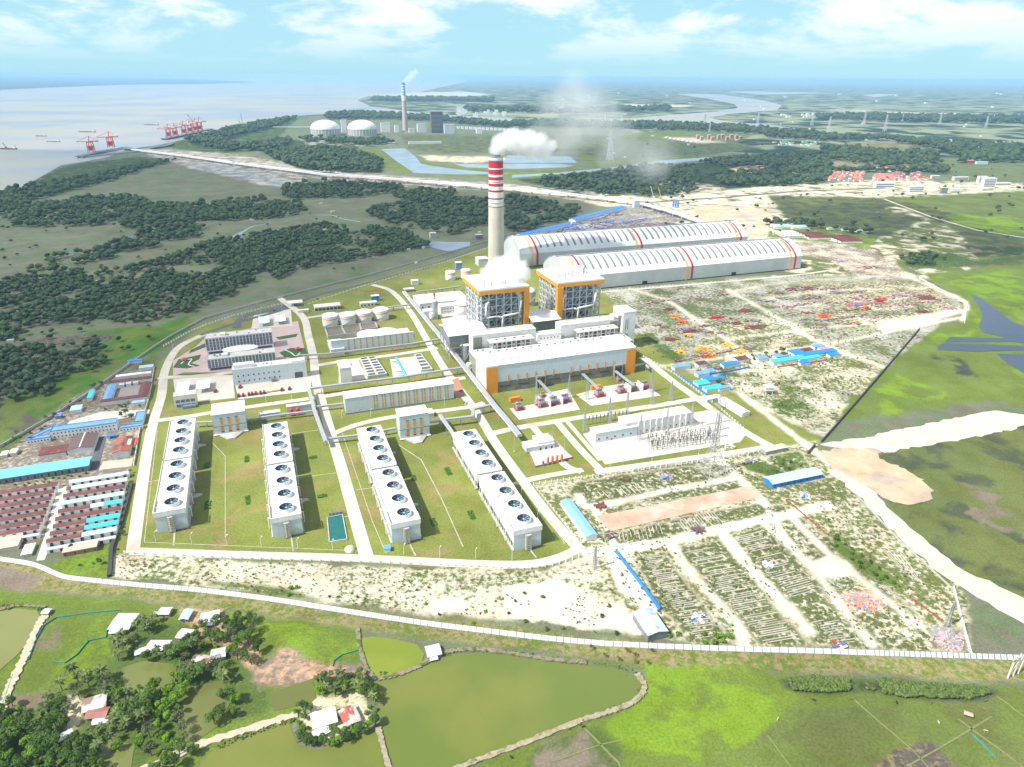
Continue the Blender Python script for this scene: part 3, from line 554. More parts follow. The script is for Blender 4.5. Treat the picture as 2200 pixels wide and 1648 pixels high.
road('dike', [(812, 1460), (860, 1449), (905, 1430), (935, 1412), (980, 1398), (1050, 1398), (1170, 1416), (1260, 1424)], 3.2, M('earth bank', (.25, .21, .14), .95, var=.4, sc=.4, tintvar=((.10, .13, .03), .3, .5)), z=1.1, th=1.3)
BANK = MATS['earth bank']
road('dike', [(1368, 1448), (1384, 1475), (1372, 1500), (1335, 1522), (1240, 1553), (1100, 1608), (985, 1652), (900, 1700)], 3.4, M('dry clay bank', (.36, .31, .21), .95, var=.4, sc=.4, tintvar=((.20, .19, .08), .3, .55)), z=1.2, th=1.4)
road('dike', [(812, 1565), (822, 1600), (838, 1660), (850, 1700)], 3, MATS['dry clay bank'], z=1.2, th=1.4)
road('dike', [(768, 1350), (775, 1400), (790, 1440), (806, 1462)], 2.6, BANK, z=1.1, th=1.3)
road('dike', [(0, 1312), (28, 1303), (60, 1303), (98, 1306)], 2.4, BANK, z=1.1, th=1.3)
for pp in [[(1950, 1648), (2130, 1540)], [(1830, 1500), (1960, 1610), (2020, 1680)], [(1250, 1560), (1330, 1640), (1345, 1700)], [(1180, 1640), (1290, 1600), (1340, 1590)], [(2060, 1545), (2200, 1650)], [(2140, 1495), (2200, 1540)], [(1650, 1580), (1700, 1650)]]:
    road('field_path', pp, .9, M('dry field path', (.20, .22, .08), .95, var=.3, sc=.4), z=.3, smooth=False)
struct('sand_road', poly(jag(GP((1765, 958), (1800, 962), (1880, 964), (1900, 974), (2010, 955), (2170, 925), (2200, 915), (2260, 950), (2260, 905), (2150, 883), (2120, 885), (1960, 918), (1840, 943), (1790, 951))), .5, .7), SANDC)
struct('sand_road', poly(jag(GP((1790, 1010), (1810, 1015), (1880, 1060), (1930, 1110), (2000, 1170), (2070, 1228), (2200, 1285), (2320, 1350), (2320, 1420), (2200, 1340), (2080, 1270), (2020, 1232), (1950, 1175), (1860, 1080), (1780, 1010))), .5, .7), SANDC)
struct('borrow_ground', poly(jag(curve(GP((1765, 975), (1800, 962), (1890, 955), (1892, 985), (1925, 1000), (1960, 1020), (1985, 1035), (2003, 1060), (1985, 1078), (1930, 1082), (1890, 1065), (1830, 1040), (1785, 1005)), 4), 1.6, 5), .42, .6), M('excavated clay', (.56, .42, .28), .95, var=.3, sc=.05, tintvar=((.45, .36, .28), .03, .5)))
slab('brick_pad', [(1280, 1108), (1330, 1108-8), (1615, 1043), (1640, 1068), (1480, 1103), (1310, 1142)], M('worn brick paving', (.56, .37, .27), .9, var=.3, sc=.06, tintvar=((.60, .46, .36), .05, .52)), z=.14)
slab('pad', [(448, 720), (640, 690), (660, 775), (560, 795), (452, 800), (395, 800), (372, 808), (372, 775), (420, 745)], PINKP, z=.12)
slab('pad', [(372, 815), (470, 806), (500, 806), (505, 855), (440, 862), (380, 870)], PAVEC, z=.1)
slab('pad', [(502, 812), (668, 800), (668, 840), (512, 858)], PAVEC, z=.14)
slab('pad', [(545, 678), (625, 664), (628, 700), (540, 706)], PAVEC, z=.13)
slab('pad', [(1128, 955), (1185, 940), (1230, 985), (1150, 1005)], PAVEC, z=1.2, th=1.3)
slab('pad', [(1252, 932), (1300, 915), (1520, 882), (1605, 930), (1590, 950), (1300, 998)], PAVEC, z=.15)
slab('pad', [(1095, 878), (1150, 868), (1150, 850), (1220, 835), (1246, 880), (1115, 902)], PAVEC, z=.15)
slab('pad', [(1238, 848), (1300, 830), (1375, 820), (1420, 850), (1270, 872)], PAVEC, z=.15)
slab('pad', [(1000, 640), (1080, 640), (1080, 800), (1030, 790), (985, 760), (930, 650)], PAVEC, z=.12)
slab('pad', [(968, 818), (985, 812), (1000, 850), (980, 858)], BRICK, z=.4)
# ---------------------------------------------------------------- generic building
def dims(p0, p1, top, back, snap=True):
    a = G(*p0); b = G(*p1); d = b-a; W = d.length; rz = math.atan2(d.y, d.x)
    if snap is True: rz = GR
    elif snap is not False: rz = snap
    if snap is not False: W = d.x*math.cos(rz)+d.y*math.sin(rz)
    h = top if top < 120 else ZH(p0, top)
    if isinstance(back, (int, float)): D = back
    else:
        q = G(back[0], back[1], h); n = Vector((-math.sin(rz), math.cos(rz), 0)); D = (q-a).dot(n)
    return a, rz, W, max(D, 1.), h
def windows(root, face, W, D, n, x0, x1, z0, z1, w, mat=None, name='window', label=None, fr=None):
    """n equal openings along a face; every one is a part"""
    mat = mat or GLASS; mb = MB(); mb.box(-w/2, w/2, -.12, .05, 0, z1-z0); me = mb.mesh(name, mat); fm = None
    if fr: fb = MB(); fb.box(-w/2-.2, w/2+.2, -.08, .04, -.25, 0).box(-w/2-.2, w/2+.2, -.2, .04, z1-z0, z1-z0+.25); fm = fb.mesh('frame', fr)
    for i in range(n):
        x = x0+(x1-x0)*(i/(n-1) if n > 1 else .5); o = bpy.data.objects.new(name, me); COL.objects.link(o); o.parent = root
        if face == 'f': o.location = (x, 0, z0)
        elif face == 'b': o.location = (x, D, z0); o.rotation_euler = (0, 0, math.pi)
        elif face == 'r': o.location = (W, x, z0); o.rotation_euler = (0, 0, math.pi/2)
        else: o.location = (0, x, z0); o.rotation_euler = (0, 0, -math.pi/2)
        if fm: q = bpy.data.objects.new('frame', fm); COL.objects.link(q); q.parent = o
def roof_mb(style, W, D, h, rise, ov, th=.5):
    mb = MB()
    if style == 'flat':
        mb.box(-ov, W+ov, -ov, D+ov, h, h+th)
    elif style == 'parapet':
        mb.box(.35, W-.35, .35, D-.35, h, h+.15); mb.box(-.05, W+.05, -.05, .35, h-.2, h+.9); mb.box(-.05, W+.05, D-.35, D+.05, h-.2, h+.9); mb.box(-.05, .35, .35, D-.35, h-.2, h+.9); mb.box(W-.35, W+.05, .35, D-.35, h-.2, h+.9)
    elif style == 'gable':   # ridge along x
        mb.ext([(-ov, h-.1), (D/2, h+rise), (D+ov, h-.1), (D+ov, h+th-.1), (D/2, h+rise+th), (-ov, h+th-.1)], -ov, W+ov)
    elif style == 'gabley':
        mb.exty([(-ov, h-.1), (W/2, h+rise), (W+ov, h-.1), (W+ov, h+th-.1), (W/2, h+rise+th), (-ov, h+th-.1)], -ov, D+ov)
    elif style == 'mono':    # rises to the back
        mb.ext([(-ov, h-.1), (D+ov, h+rise), (D+ov, h+rise+th), (-ov, h+th)], -ov, W+ov)
    elif style == 'arc':     # barrel, axis along x
        n = 16; pr = [(-ov+(D+2*ov)*i/n, h+rise*math.sin(math.pi*i/n)) for i in range(n+1)]; mb.ext(pr+[(y, z-th) for y, z in pr[::-1]], -ov, W+ov)
    elif style == 'vee':
        mb.exty([(-ov, h+rise), (W/2, h), (W+ov, h+rise), (W+ov, h+rise+th), (W/2, h+th), (-ov, h+rise+th)], -ov, D+ov)
    elif style == 'hip':
        k = min(W, D)/2; mb.add([(-ov, -ov, h), (W+ov, -ov, h), (W+ov, D+ov, h), (-ov, D+ov, h), (k, D/2, h+rise), (W-k, D/2, h+rise)], [(0, 1, 5, 4), (1, 2, 5), (2, 3, 4, 5), (3, 0, 4), (3, 2, 1, 0)])
    return mb
def wall_mb(style, W, D, h, rise):
    mb = MB()
    if style == 'gable': mb.ext([(0, 0), (0, h), (D/2, h+rise), (D, h), (D, 0)], 0, W)
    elif style == 'gabley': mb.exty([(0, 0), (0, h), (W/2, h+rise), (W, h), (W, 0)], 0, D)
    elif style == 'mono': mb.ext([(0, 0), (0, h), (D, h+rise), (D, 0)], 0, W)
    elif style == 'arc': n = 16; mb.ext([(0, 0)]+[(D*i/n, h+rise*math.sin(math.pi*i/n)-.2) for i in range(n+1)]+[(D, 0)], 0, W)
    else: mb.box(0, W, 0, D, 0, h)
    return mb
def bld(name, label, cat, p0, p1, top, back, wall=WHITE, roof=WROOF, style='flat', rise=0., ov=.4, th=.5, snap=True, group=None, open_=False, plinth=None, z0=0.):
    a, rz, W, D, h = dims(p0, p1, top, back, snap); r = T(name, label, cat, (a.x, a.y, z0), rz, group)
    if open_:
        mb = MB(); n = max(2, int(W/7)+1); c = MB(); c.box(-.2, .2, -.2, .2, 0, h+(rise*.4 if style in('vee', 'gabley') else 0)); me = c.mesh('column', STEEL)
        for i in range(n):
            for y in (.6, D-.6):
                o = bpy.data.objects.new('column', me); COL.objects.link(o); o.parent = r; o.location = (.6+(W-1.2)*i/(n-1), y, 0)
    else: wall_mb(style, W, D, h, rise).build('wall', wall, r)
    roof_mb(style, W, D, h, rise, ov, th).build('roof', roof, r)
    if plinth: MB().box(-.06, W+.06, -.06, D+.06, 0, plinth[0]).build('plinth', plinth[1], r)
    return r, W, D, h
def part(root, name, mb, mat, loc=None, smooth=False): return mb.build(name, mat, root, loc, smooth)
def rooftop_units(root, W, D, h, n, seed=0, mat=None):
    R = random.Random(seed); mb = MB(); mb.box(-1, 1, -.8, .8, 0, 1.2).box(-.8, .8, -.6, .6, 1.2, 1.5); me = mb.mesh('roof_vent', mat or STEELM)
    for i in range(n):
        o = bpy.data.objects.new('roof_vent', me); COL.objects.link(o); o.parent = root; o.location = (R.uniform(.1, .9)*W, R.uniform(.25, .8)*D, h); o.scale = (R.uniform(.5, 1.3), R.uniform(.6, 1.2), R.uniform(.6, 1.3))
# ---------------------------------------------------------------- turbine hall
def turbine_hall():
    r = T('turbine_hall', 'long white turbine hall with orange end panels in front of the two boiler houses', 'power station hall', P(0, 0), GR)
    W, D = 203, 44; hf, hb = 36, 38.5
    prof = [(0, hf)]+[(D*i/10, hf+(hb-hf)*math.sin(math.pi/2*i/10)) for i in range(1, 11)]
    part(r, 'plinth_wall', MB().box(0, W, .15, D, 0, 14), DKBASE)
    part(r, 'wall', MB().ext([(0, 14)]+prof+[(D, 14)], 0, W), LBLUE)
    part(r, 'roof', MB().ext([(-.6, hf)]+[(y, z+.15) for y, z in prof]+[(D, hb+.6)]+[(y, z+.6) for y, z in prof[::-1]]+[(-.6, hf+.5)], -.3, W+.3), WROOF)
    for x0, x1 in ((-.4, 14), (W-13, W+.4)): part(r, 'end_panel', MB().box(x0, x1, -.5, 1.0, 0, hf-1.5), ORANGE)
    for x0, x1 in ((-.2, 14.4), (W-13.4, W+.2)): part(r, 'end_trim', MB().box(x0, x1, -.6, .9, hf-1.5, hf-.3), WHITE)
    me = MB().box(-.9, .9, -.35, .05, 0, 9).mesh('louvre', ORANGE)
    for i, x in enumerate([28, 40, 52, 64, 76, 88, 112, 124, 136, 148, 160, 172]):
        o = bpy.data.objects.new('louvre', me); COL.objects.link(o); o.parent = r; o.location = (x, 0, 12.5)
    sk = MB().box(-.9, .9, -2, 2, 0, .25).mesh('skylight', STEELM); rv = MB().box(-1.4, 1.4, -.9, .9, 0, 1.3).mesh('roof_vent', STEELD)
    for i in range(17):
        x = 14+i*11
        o = bpy.data.objects.new('skylight', sk); COL.objects.link(o); o.parent = r; o.location = (x, 12, hf+(hb-hf)*math.sin(math.pi/2*12/D)+.55); o.rotation_euler = (.08, 0, 0)
        if i < 15: o = bpy.data.objects.new('roof_vent', rv); COL.objects.link(o); o.parent = r; o.location = (x+3, 37, hb+.3)
    me = MB().box(-5, 5, -.3, .1, 0, 4.5).mesh('door', STEELM)
    for x in (32, 50, 62, 104, 152): o = bpy.data.objects.new('door', me); COL.objects.link(o); o.parent = r; o.location = (x, .1, 0)
    me = MB().box(-7, 7, -.25, .1, 0, 1.3).mesh('window', GLASS)
    for x in (24, 48, 90, 118, 134, 160, 180): o = bpy.data.objects.new('window', me); COL.objects.link(o); o.parent = r; o.location = (x, .1, 7)
    for x in (70, 178): part(r, 'portal', MB().box(x-6, x-5, -4, 0, 0, 14).box(x+5, x+6, -4, 0, 0, 14).box(x-6, x+6, -4, 0, 14, 16), KHAKI)
    for x in (-.25, W+.02): part(r, 'side_plinth', MB().box(x, x+.23, 1.2, D, 0, 14), CREAM)
turbine_hall()
def bay_block():
    r = T('heater_bay', 'low white roof deck between the turbine hall and the bunker houses', 'industrial building', P(2, 44.4), GR)
    part(r, 'wall', MB().box(0, 222, 0, 36, 0, 27), KHAKI); part(r, 'roof', MB().box(-.3, 222.3, .1, 36, 27, 27.5), CREAM)
    R = random.Random(3); me = MB().box(-1, 1, -1, 1, 0, 1).box(-.6, .6, -.6, .6, 1, 1.4).mesh('plant_unit', STEELM)
    for i in range(40): o = bpy.data.objects.new('plant_unit', me); COL.objects.link(o); o.parent = r; o.location = (R.uniform(3, 218), R.uniform(3, 32), 27.4); o.scale = (R.uniform(.6, 2), R.uniform(.6, 1.5), R.uniform(.8, 2))
    mb = MB()
    for x in range(2, 222, 4): mb.beam((x, .4, 27.5), (x, .4, 29), .15)
    mb.beam((1, .4, 29), (221, .4, 29), .18); part(r, 'railing', mb, STEEL)
bay_block()
def bunker(u, label, kside):
    r = T('bunker_house', label, 'industrial building', P(u, 86), GR, 'bunker houses behind the turbine hall'); W = 89; D = 17
    part(r, 'wall', MB().box(0, W, 0, D, 0, 44.5), WHITE); part(r, 'roof', MB().box(-.3, W+.3, -.3, D+.3, 44.5, 45.2).box(4, W-4, D-3, D-2, 45.2, 47), CREAM)
    x0, x1 = (1, 13) if kside == 'l' else (W-13, W-1); part(r, 'end_panel', MB().box(x0, x1, -.4, 0, 20, 42), KHAKI)
    c = MB(); n = 9
    for i in range(n):
        x = 22+i*6.6; c.beam((x, -16, 27), (x, -16, 38), .9).beam((x, -6, 27), (x, -6, 38), .7)
        if i < n-1 and i % 2 == 0: c.beam((x, -16, 28), (x+6.6, -16, 37), .5).beam((x+6.6, -16, 28), (x, -16, 37), .5)
    c.beam((20, -16, 32.5), (80, -16, 32.5), .6); part(r, 'canopy_frame', c, PAINTW)
    part(r, 'canopy_roof', MB().box(19, 80, -18, -3, 38, 39), CREAM)
    part(r, 'heater_vessel', MB().tube([(24, -9, 31), (76, -9, 31)], 2.4, 12), STEELM)
    me = MB().box(-1.5, 1.5, -.8, .8, 0, 1).mesh('roof_vent', STEELD)
    for x in (30, 42, 55, 68): o = bpy.data.objects.new('roof_vent', me); COL.objects.link(o); o.parent = r; o.location = (x, -9, 39)
    mb = MB()
    for i in range(23): mb.beam((i*4+.5, .2, 45), (i*4+.5, .2, 46.6), .15)
    mb.beam((.5, .2, 46.6), (W-.5, .2, 46.6), .16); part(r, 'railing', mb, STEEL)
bunker(9, 'white bunker house with a khaki left panel and canopy before the smoking boiler house', 'l')
bunker(134, 'white bunker house with a khaki right panel beside the tall stair tower', 'r')
r = T('link_building', 'low white link bridge between the two bunker houses', 'industrial building', P(98.3, 80), GR)
part(r, 'wall', MB().box(0, 35, 0, 14, 26, 37), WHITE); part(r, 'roof', MB().box(-.0, 35, -.3, 14.3, 37, 37.6), WROOF); windows(r, 'f', 35, 14, 6, 5, 30, 31, 33, 1.4)
[part(r, 'support', MB().box(x, x+2, 2, 12, 0, 26), CONC) for x in (2, 31)]
r = T('stair_tower', 'tall plain white stair tower at the right end of the bunker houses', 'tower', P(227, 80), GR)
part(r, 'wall', MB().box(0, 20, 0, 30, 0, 55), WHITE); part(r, 'roof', MB().box(-.3, 20.3, -.3, 30.3, 55, 55.8), WROOF)
windows(r, 'f', 20, 30, 2, 5, 8, 30, 45, .9); windows(r, 'f', 20, 30, 2, 5, 8, 15, 24, .9); part(r, 'canopy_roof', MB().box(-14, 0, 4, 14, 50, 51).box(-13, -12, 5, 6, 44, 50), WROOF)
# ---------------------------------------------------------------- boiler houses
BST = M('boiler frame steel', (.60, .62, .64), .5, .1, var=.15, sc=.3)
def boiler_house(u, label, col_x, seed):
    R = random.Random(seed); r = T('boiler_house', label, 'boiler house', P(u, 150), GR, 'boiler houses'); W, D, H = 66, 72, 80
    part(r, 'roof', MB().box(-4, W+4, -4, D+4, 85.2, 87.2), WROOF)
    part(r, 'roof_fascia', MB().box(-4.2, W+4.2, -4.2, -3.4, 79.5, 85.2).box(-4.2, W+4.2, D+3.4, D+4.2, 79.5, 85.2).box(-4.2, -3.4, -3.4, D+3.4, 79.5, 85.2).box(W+3.4, W+4.2, -3.4, D+3.4, 79.5, 85.2), ORANGE)
    x0, x1 = (W-4, W+4) if col_x == 'r' else (-4, 5)
    part(r, 'stair_shaft', MB().box(x0, x1, -5, 4 if col_x == 'r' else 3, 0, 79.4), ORANGE)
    part(r, 'furnace', MB().box(13, W-13, 12, D-14, 22, 78).prism([(13, 12), (W-13, 12), (W-13, D-14), (13, D-14)], 14, 22), M('furnace casing', (.17, .18, .20), .6, .2, var=.4, sc=.12))
    part(r, 'duct_casing', MB().box(9, 22, 6, 13, 44, 74).box(W-22, W-9, 6, 13, 40, 70).box(16, W-16, 5, 12, 54, 76), STEELM)
    # columns, floors, cross braces
    xs = [0, 11, 22, 33, 44, 55, 66]; ys = [0, 14, 28, 43, 58, 72]; zs = [0, 11, 21, 31, 41, 51, 61, 71, 80]
    me = MB().box(-.75, .75, -.75, .75, 0, 80).mesh('column', BST)
    for x in xs:
        for y in ys:
            if x in (0, 66) or y in (0, 72) or (y == 14): o = bpy.data.objects.new('column', me); COL.objects.link(o); o.parent = r; o.location = (x, y, 0)
    mb = MB()
    for z in zs[1:]:
        for y in (0, 14, 72): mb.beam((0, y, z), (W, y, z), .8, 1.)
        for x in (0, 66, 33): mb.beam((x, 0, z), (x, D, z), .8, 1.)
    part(r, 'floor_beam', mb, BST)
    mb = MB()
    for j in range(len(zs)-1):
        for i in range(6):
            if (i+j) % 2 == 0 or i in (2, 3): mb.beam((xs[i], -.2, zs[j]), (xs[i+1], -.2, zs[j+1]), .6)
            elif i in (0, 5): mb.beam((xs[i+1], -.2, zs[j]), (xs[i], -.2, zs[j+1]), .6)
        for i in range(5):
            mb.beam((0, ys[i], zs[j]), (0, ys[i+1], zs[j+1]), .6)
            if (i+j) % 2: mb.beam((0, ys[i+1], zs[j]), (0, ys[i], zs[j+1]), .5); mb.beam((66, ys[i+1], zs[j]), (66, ys[i], zs[j+1]), .6)
    part(r, 'cross_brace', mb, BST)
    mb = MB()
    for z in range(8, 78, 5):   # gratings and landings seen between the columns
        for k in range(7): x = R.uniform(1, W-12); y = R.uniform(1, 7); mb.box(x, x+R.uniform(4, 11), y, y+3, z, z+.3)
        for k in range(4): y = R.uniform(1, D-14); mb.box(1, 7, y, y+R.uniform(5, 12), z, z+.3)
    part(r, 'walkway', mb, STEEL)
    mb = MB()
    for y in (-2.5,):
        for z in range(4, 76, 8): mb.beam((-3.2, 6, z), (-3.2, 16, z+4), .9).beam((-3.2, 16, z+4), (-3.2, 6, z+8), .9).box(-4.6, -1, 5, 6.5, z, z+.3)
    part(r, 'stair', mb, BST)
    mb = MB()
    for k in range(70):
        x, y, z = R.uniform(2, W-2), R.uniform(2, 11), R.uniform(5, 76); mb.box(x, x+R.uniform(.6, 3), y, y+1.5, z, z+R.uniform(.6, 4))
    for k in range(16):
        x = R.uniform(2, W-2); z = R.uniform(4, 50); mb.beam((x, 3, z), (x, 3, z+R.uniform(10, 26)), R.uniform(.4, 1.1))
    part(r, 'pipework', mb, PAINTW)
    part(r, 'steam_main', MB().tube([(6, -2.6, 62), (6, -2.6, 46), (24, -2.6, 46), (28, -2.6, 44), (32, -2.6, 46), (56, -2.6, 48), (58, -2.6, 66)], 1.5).tube([(30, -2.6, 45), (30, -2.6, 26), (4, -2.6, 22), (3, -2.6, 8)], 1.5).tube([(10, -2.6, 68), (7, -2.6, 66), (6, -2.6, 60)], 1.5), PAINTW, smooth=True)
    part(r, 'deck', MB().box(2, W-2, -2.5, 4, 12, 13), STEEL)
    vm = MB().cyl((0, 0, 0), .6, 6.5, 8).cyl((0, 0, 6.5), 1.0, 1, 8).mesh('roof_stack', STEELM)
    for x, y in [(4, 12), (9, 14), (12, 11), (15, 13), (18, 10), (30, 20), (36, 14), (41, 15), (46, 16), (52, 30), (55, 33), (58, 31), (60, 35)]:
        o = bpy.data.objects.new('roof_stack', vm); COL.objects.link(o); o.parent = r; o.location = (x, y, 87.2); s = R.uniform(.7, 1.2); o.scale = (s, s, s)
    return r
boiler_house(42, 'steel framed boiler house with orange rimmed white roof under the steam cloud', 'r', 1)
boiler_house(159, 'steel framed boiler house with orange rimmed white roof, clear of steam, right hand one', 'l', 2)
# bunker tops and dust hoppers west of each boiler
def hopper_house(u, v, W, label, h=38):
    r = T('dust_collector', label, 'industrial building', P(u, v), GR, 'dust collectors beside the boilers'); D = 50
    part(r, 'roof', MB().ext([(-1, h), (D/2, h+5), (D+1, h), (D+1, h+.6), (D/2, h+5.6), (-1, h+.6)], -1, W+1), WROOF)
    part(r, 'casing', MB().box(1, W-1, 2, D-2, h-12, h-1.5), STEELM)
    n = max(1, int(W/18)); w = (W-2)/n
    for j in range(n):
        for k in range(3):
            x0 = 1+j*w; y0 = 2+k*15.3; x1 = x0+w; y1 = y0+15.3; z1 = h-12; z0 = h-26; cx, cy = (x0+x1)/2, (y0+y1)/2
            part(r, 'hopper', MB().add([(x0, y0, z1), (x1, y0, z1), (x1, y1, z1), (x0, y1, z1), (cx-1, cy-1, z0), (cx+1, cy-1, z0), (cx+1, cy+1, z0), (cx-1, cy+1, z0)], [(0, 1, 5, 4)[::-1], (1, 2, 6, 5)[::-1], (2, 3, 7, 6)[::-1], (3, 0, 4, 7)[::-1], (4, 5, 6, 7)[::-1]]), KHAKI)
    c = MB()
    for x in [1+w*j for j in range(n+1)]:
        for y in (2, 17, 33, 48): c.beam((x, y, 0), (x, y, h-10), .9)
    for z in (10, 20): c.beam((1, 2, z), (W-1, 2, z), .6).beam((1, 2, z), (1, 48, z), .6)
    part(r, 'support_frame', c, STEEL)
    part(r, 'flue_duct', MB().tube([(W-8, -3, 6), (W-8, -3, 16), (W-5, 0, 22), (W+3, 6, 24)], 3.2, 12), PAINTW, smooth=True)
hopper_house(-16, 112, 54, 'white roofed dust collector with khaki hoppers left of the smoking boiler house')
hopper_house(112, 130, 42, 'white roofed dust collector in the gap between the two boiler houses')
# plain elements round the boilers
def silo(name, label, cat, px, r_, h, mat=PAINTW, ring=None, dome=2., z0=0, mast=0):
    g = G(*px); o = T(name, label, cat, (g.x, g.y, z0)); part(o, 'shell', MB().cyl((0, 0, 0), r_, h, 28), mat, smooth=False)
    part(o, 'roof', MB().dome((0, 0, h), r_+.25, dome, 28, 5), WROOF, smooth=True)
    if ring: part(o, 'stripe', MB().cyl((0, 0, h-ring[1]), r_+.12, ring[2], 28), ring[0])
    mb = MB(); n = 14
    for k in range(n): a0, a1 = k*.16-2.2, (k+1)*.16-2.2; mb.beam((math.cos(a0)*(r_+.6), math.sin(a0)*(r_+.6), h*k/n), (math.cos(a1)*(r_+.6), math.sin(a1)*(r_+.6), h*(k+1)/n), .9, .25)
    part(o, 'stair', mb, STEEL)
    if mast: part(o, 'mast', MB().cyl((0, 0, h), .8, mast, 8).cyl((0, 0, h+mast-4), 1.6, 4, 8), RED)
    return o
for i, (px, lab) in enumerate([((711, 697), 'leftmost'), ((748, 695), 'second from left'), ((783, 689), 'third from left'), ((819, 684), 'rightmost')]):
    silo('storage_tank', f'white water tank with a thin orange band, {lab} of the row of four', 'tank', px, 12.4, 15.5, ring=(ORANGE, 5, 1.1))['group'] = 'row of four white tanks'
silo('storage_tank', 'white tank with orange band standing on the gravel pad left of the chimney foot', 'tank', (968, 600), 9.5, 15, ring=(OUTR, 4, 1.))
silo('storage_tank', 'white tank half hidden by steam between the gravel pad and the chimney foot', 'tank', (1001, 596), 9.5, 15, ring=(OUTR, 4, 1.))
silo('domed_silo', 'white domed silo with a red ring beside the smoking boiler house', 'silo', (994, 672), 13, 16, ring=(RED, 1.5, 1.3), dome=5)
silo('domed_silo', 'steel grey silo glimpsed between the two boiler houses', 'silo', (1139, 655), 8.5, 24, mat=STEEL, dome=6)
silo('scrubber_tower', 'slim grey tower with red mast head before the low white workshops', 'tower', (935, 685), 4.5, 30, mat=STEEL, dome=2, mast=12)
silo('scrubber_tower', 'slim grey vessel standing at the left foot of the turbine hall', 'tower', (1003, 776), 5, 24, mat=STEELM, dome=1)
silo('process_vessel', 'pale green vessel at the corner of the turbine hall', 'vessel', (1008, 800), 3.6, 12, dome=2)
silo('process_vessel', 'small white vessel behind the pipe rack by the switch house', 'vessel', (928, 685), 3.6, 9, dome=1.5)
r, W, D, h = bld('switch_house', 'small white block with a dark red opening left of the turbine hall', 'industrial building', (963, 757), (984, 757), 24, 16); part(r, 'opening', MB().box(4, W-2, -.2, 0, 12, 18), RED); rooftop_units(r, W, D, h, 2, 1)
# chimney
def chimney(px, h, r0, r1, bands, label, top_mat, body):
    g = G(*px); o = T('chimney', label, 'chimney', (g.x, g.y, 0)); rr = lambda z: r0+(r1-r0)*(z/h)
    def seg(z0, z1, nm, mt, d=0):
        n = 40; part(o, nm, MB().cyl((0, 0, z0), rr(z0)+d, z1-z0, n, rr(z1)+d), mt, smooth=False)
    seg(0, bands[-1][1], 'shaft', body); z = h
    for z1, z0, m in bands: seg(z0, z1, 'stripe', m, .02)
    part(o, 'cap', MB().cyl((0, 0, h), r1+.5, .8, 40).cyl((0, 0, h+.8), r1*.62, 3.2, 24), STEELM)
    for zz in (h*.62, h*.8, h*.975): part(o, 'platform', MB().cyl((0, 0, zz), rr(zz)+1.0, .35, 36), STEELM)
    return g
chg = G(1066, 583); HC = ZH((1066, 583), 337)
def zc(y): return ZH((1066, 583), y)
cb = [(337, 345, PAINTW), (345, 360, RED), (360, 363, PAINTW), (363, 374, RED), (374, 379, PAINTW), (379, 386, RED), (386, 393, PAINTW), (393, 399, RED), (399, 407, PAINTW), (407, 411.5, RED), (411.5, 423.5, PAINTW), (423.5, 427, RED), (427, 441.5, PAINTW), (441.5, 443.5, RED)]
chimney((1066, 583), HC, 16, 13.4, [(zc(a), zc(b), m) for a, b, m in cb], 'tall concrete chimney with red and white bands, the nearer of the two chimneys', PAINTW, CHIMC)
# ---------------------------------------------------------------- coal sheds (two long barrel roofs)
def coal_shed(u0, u1, v0, D, hw, rise, label):
    r = T('coal_shed', label, 'storage hall', P(u0, v0), GR, 'barrel roofed coal sheds'); W = u1-u0; n = 22
    def z(t): return hw+rise*math.sin(math.pi*t)**.8
    prof = [(D*i/n, z(i/n)) for i in range(n+1)]
    part(r, 'wall', MB().ext([(0, 2)]+[(a, b-.3) for a, b in prof]+[(D, 2)], 0, W), M('pale grey corrugated wall', (.52, .55, .55), .5, lines=3, lw=.12, ld=.93, var=.16, sc=.03)); part(r, 'opening', MB().box(1, W-1, .4, D-.4, 0, 2), BLACK)
    part(r, 'roof', MB().ext(prof+[(a, b-.5) for a, b in prof[::-1]], -1, W+1), M('coal shed roof sheet', (.70, .72, .71), .4, lines=6, lw=.04, ld=.92, var=.1, sc=.03))
    ridge = MB().box(2, W-2, D*.48, D*.53, z(.5)-.3, z(.5)+.9); part(r, 'ridge_vent', ridge, STEELM)
    def strip(x0, x1, t0, t1, m, nm, dz=.1):
        k = 12; pr = [(D*(t0+(t1-t0)*i/k), z(t0+(t1-t0)*i/k)+dz) for i in range(k+1)]; return part(r, nm, MB().ext(pr+[(a, b-.3) for a, b in pr[::-1]], x0, x1), m)
    for x in (.06, .5, .965):
        x *= W
        for dx_, m in ((0, RED), (-11, M('amber cladding', (.78, .42, .10), .5))):
            strip(x+dx_, x+dx_+4.5, 0, .48, m, 'stripe', .14); part(r, 'stripe', MB().box(x+dx_, x+dx_+4.5, -.2, 0, 1, hw), m)
    me = None; ns = 32
    for i in range(ns):
        x = W*.075+(W*.9)*(i+.2)/ns
        if abs(x-W*.5) < 9: continue
        if me is None: o = strip(0, 4.6, .08, .42, STEELM, 'skylight', .16); me = o.data; o.location = (x, 0, 0)
        else: o = bpy.data.objects.new('skylight', me); COL.objects.link(o); o.parent = r; o.location = (x, 0, 0)
    part(r, 'door', MB().box(W*.3, W*.3+10, -.6, 0, 0, 7), BLACK); part(r, 'door', MB().box(W*.68, W*.68+10, -.6, 0, 0, 7), BLACK)
    return r
coal_shed(270, 793, 368, 106, 27, 26, 'nearer long white barrel roofed coal shed with red and orange stripes')
coal_shed(258, 806, 560, 106, 27, 26, 'farther long white barrel roofed coal shed with red and orange stripes')
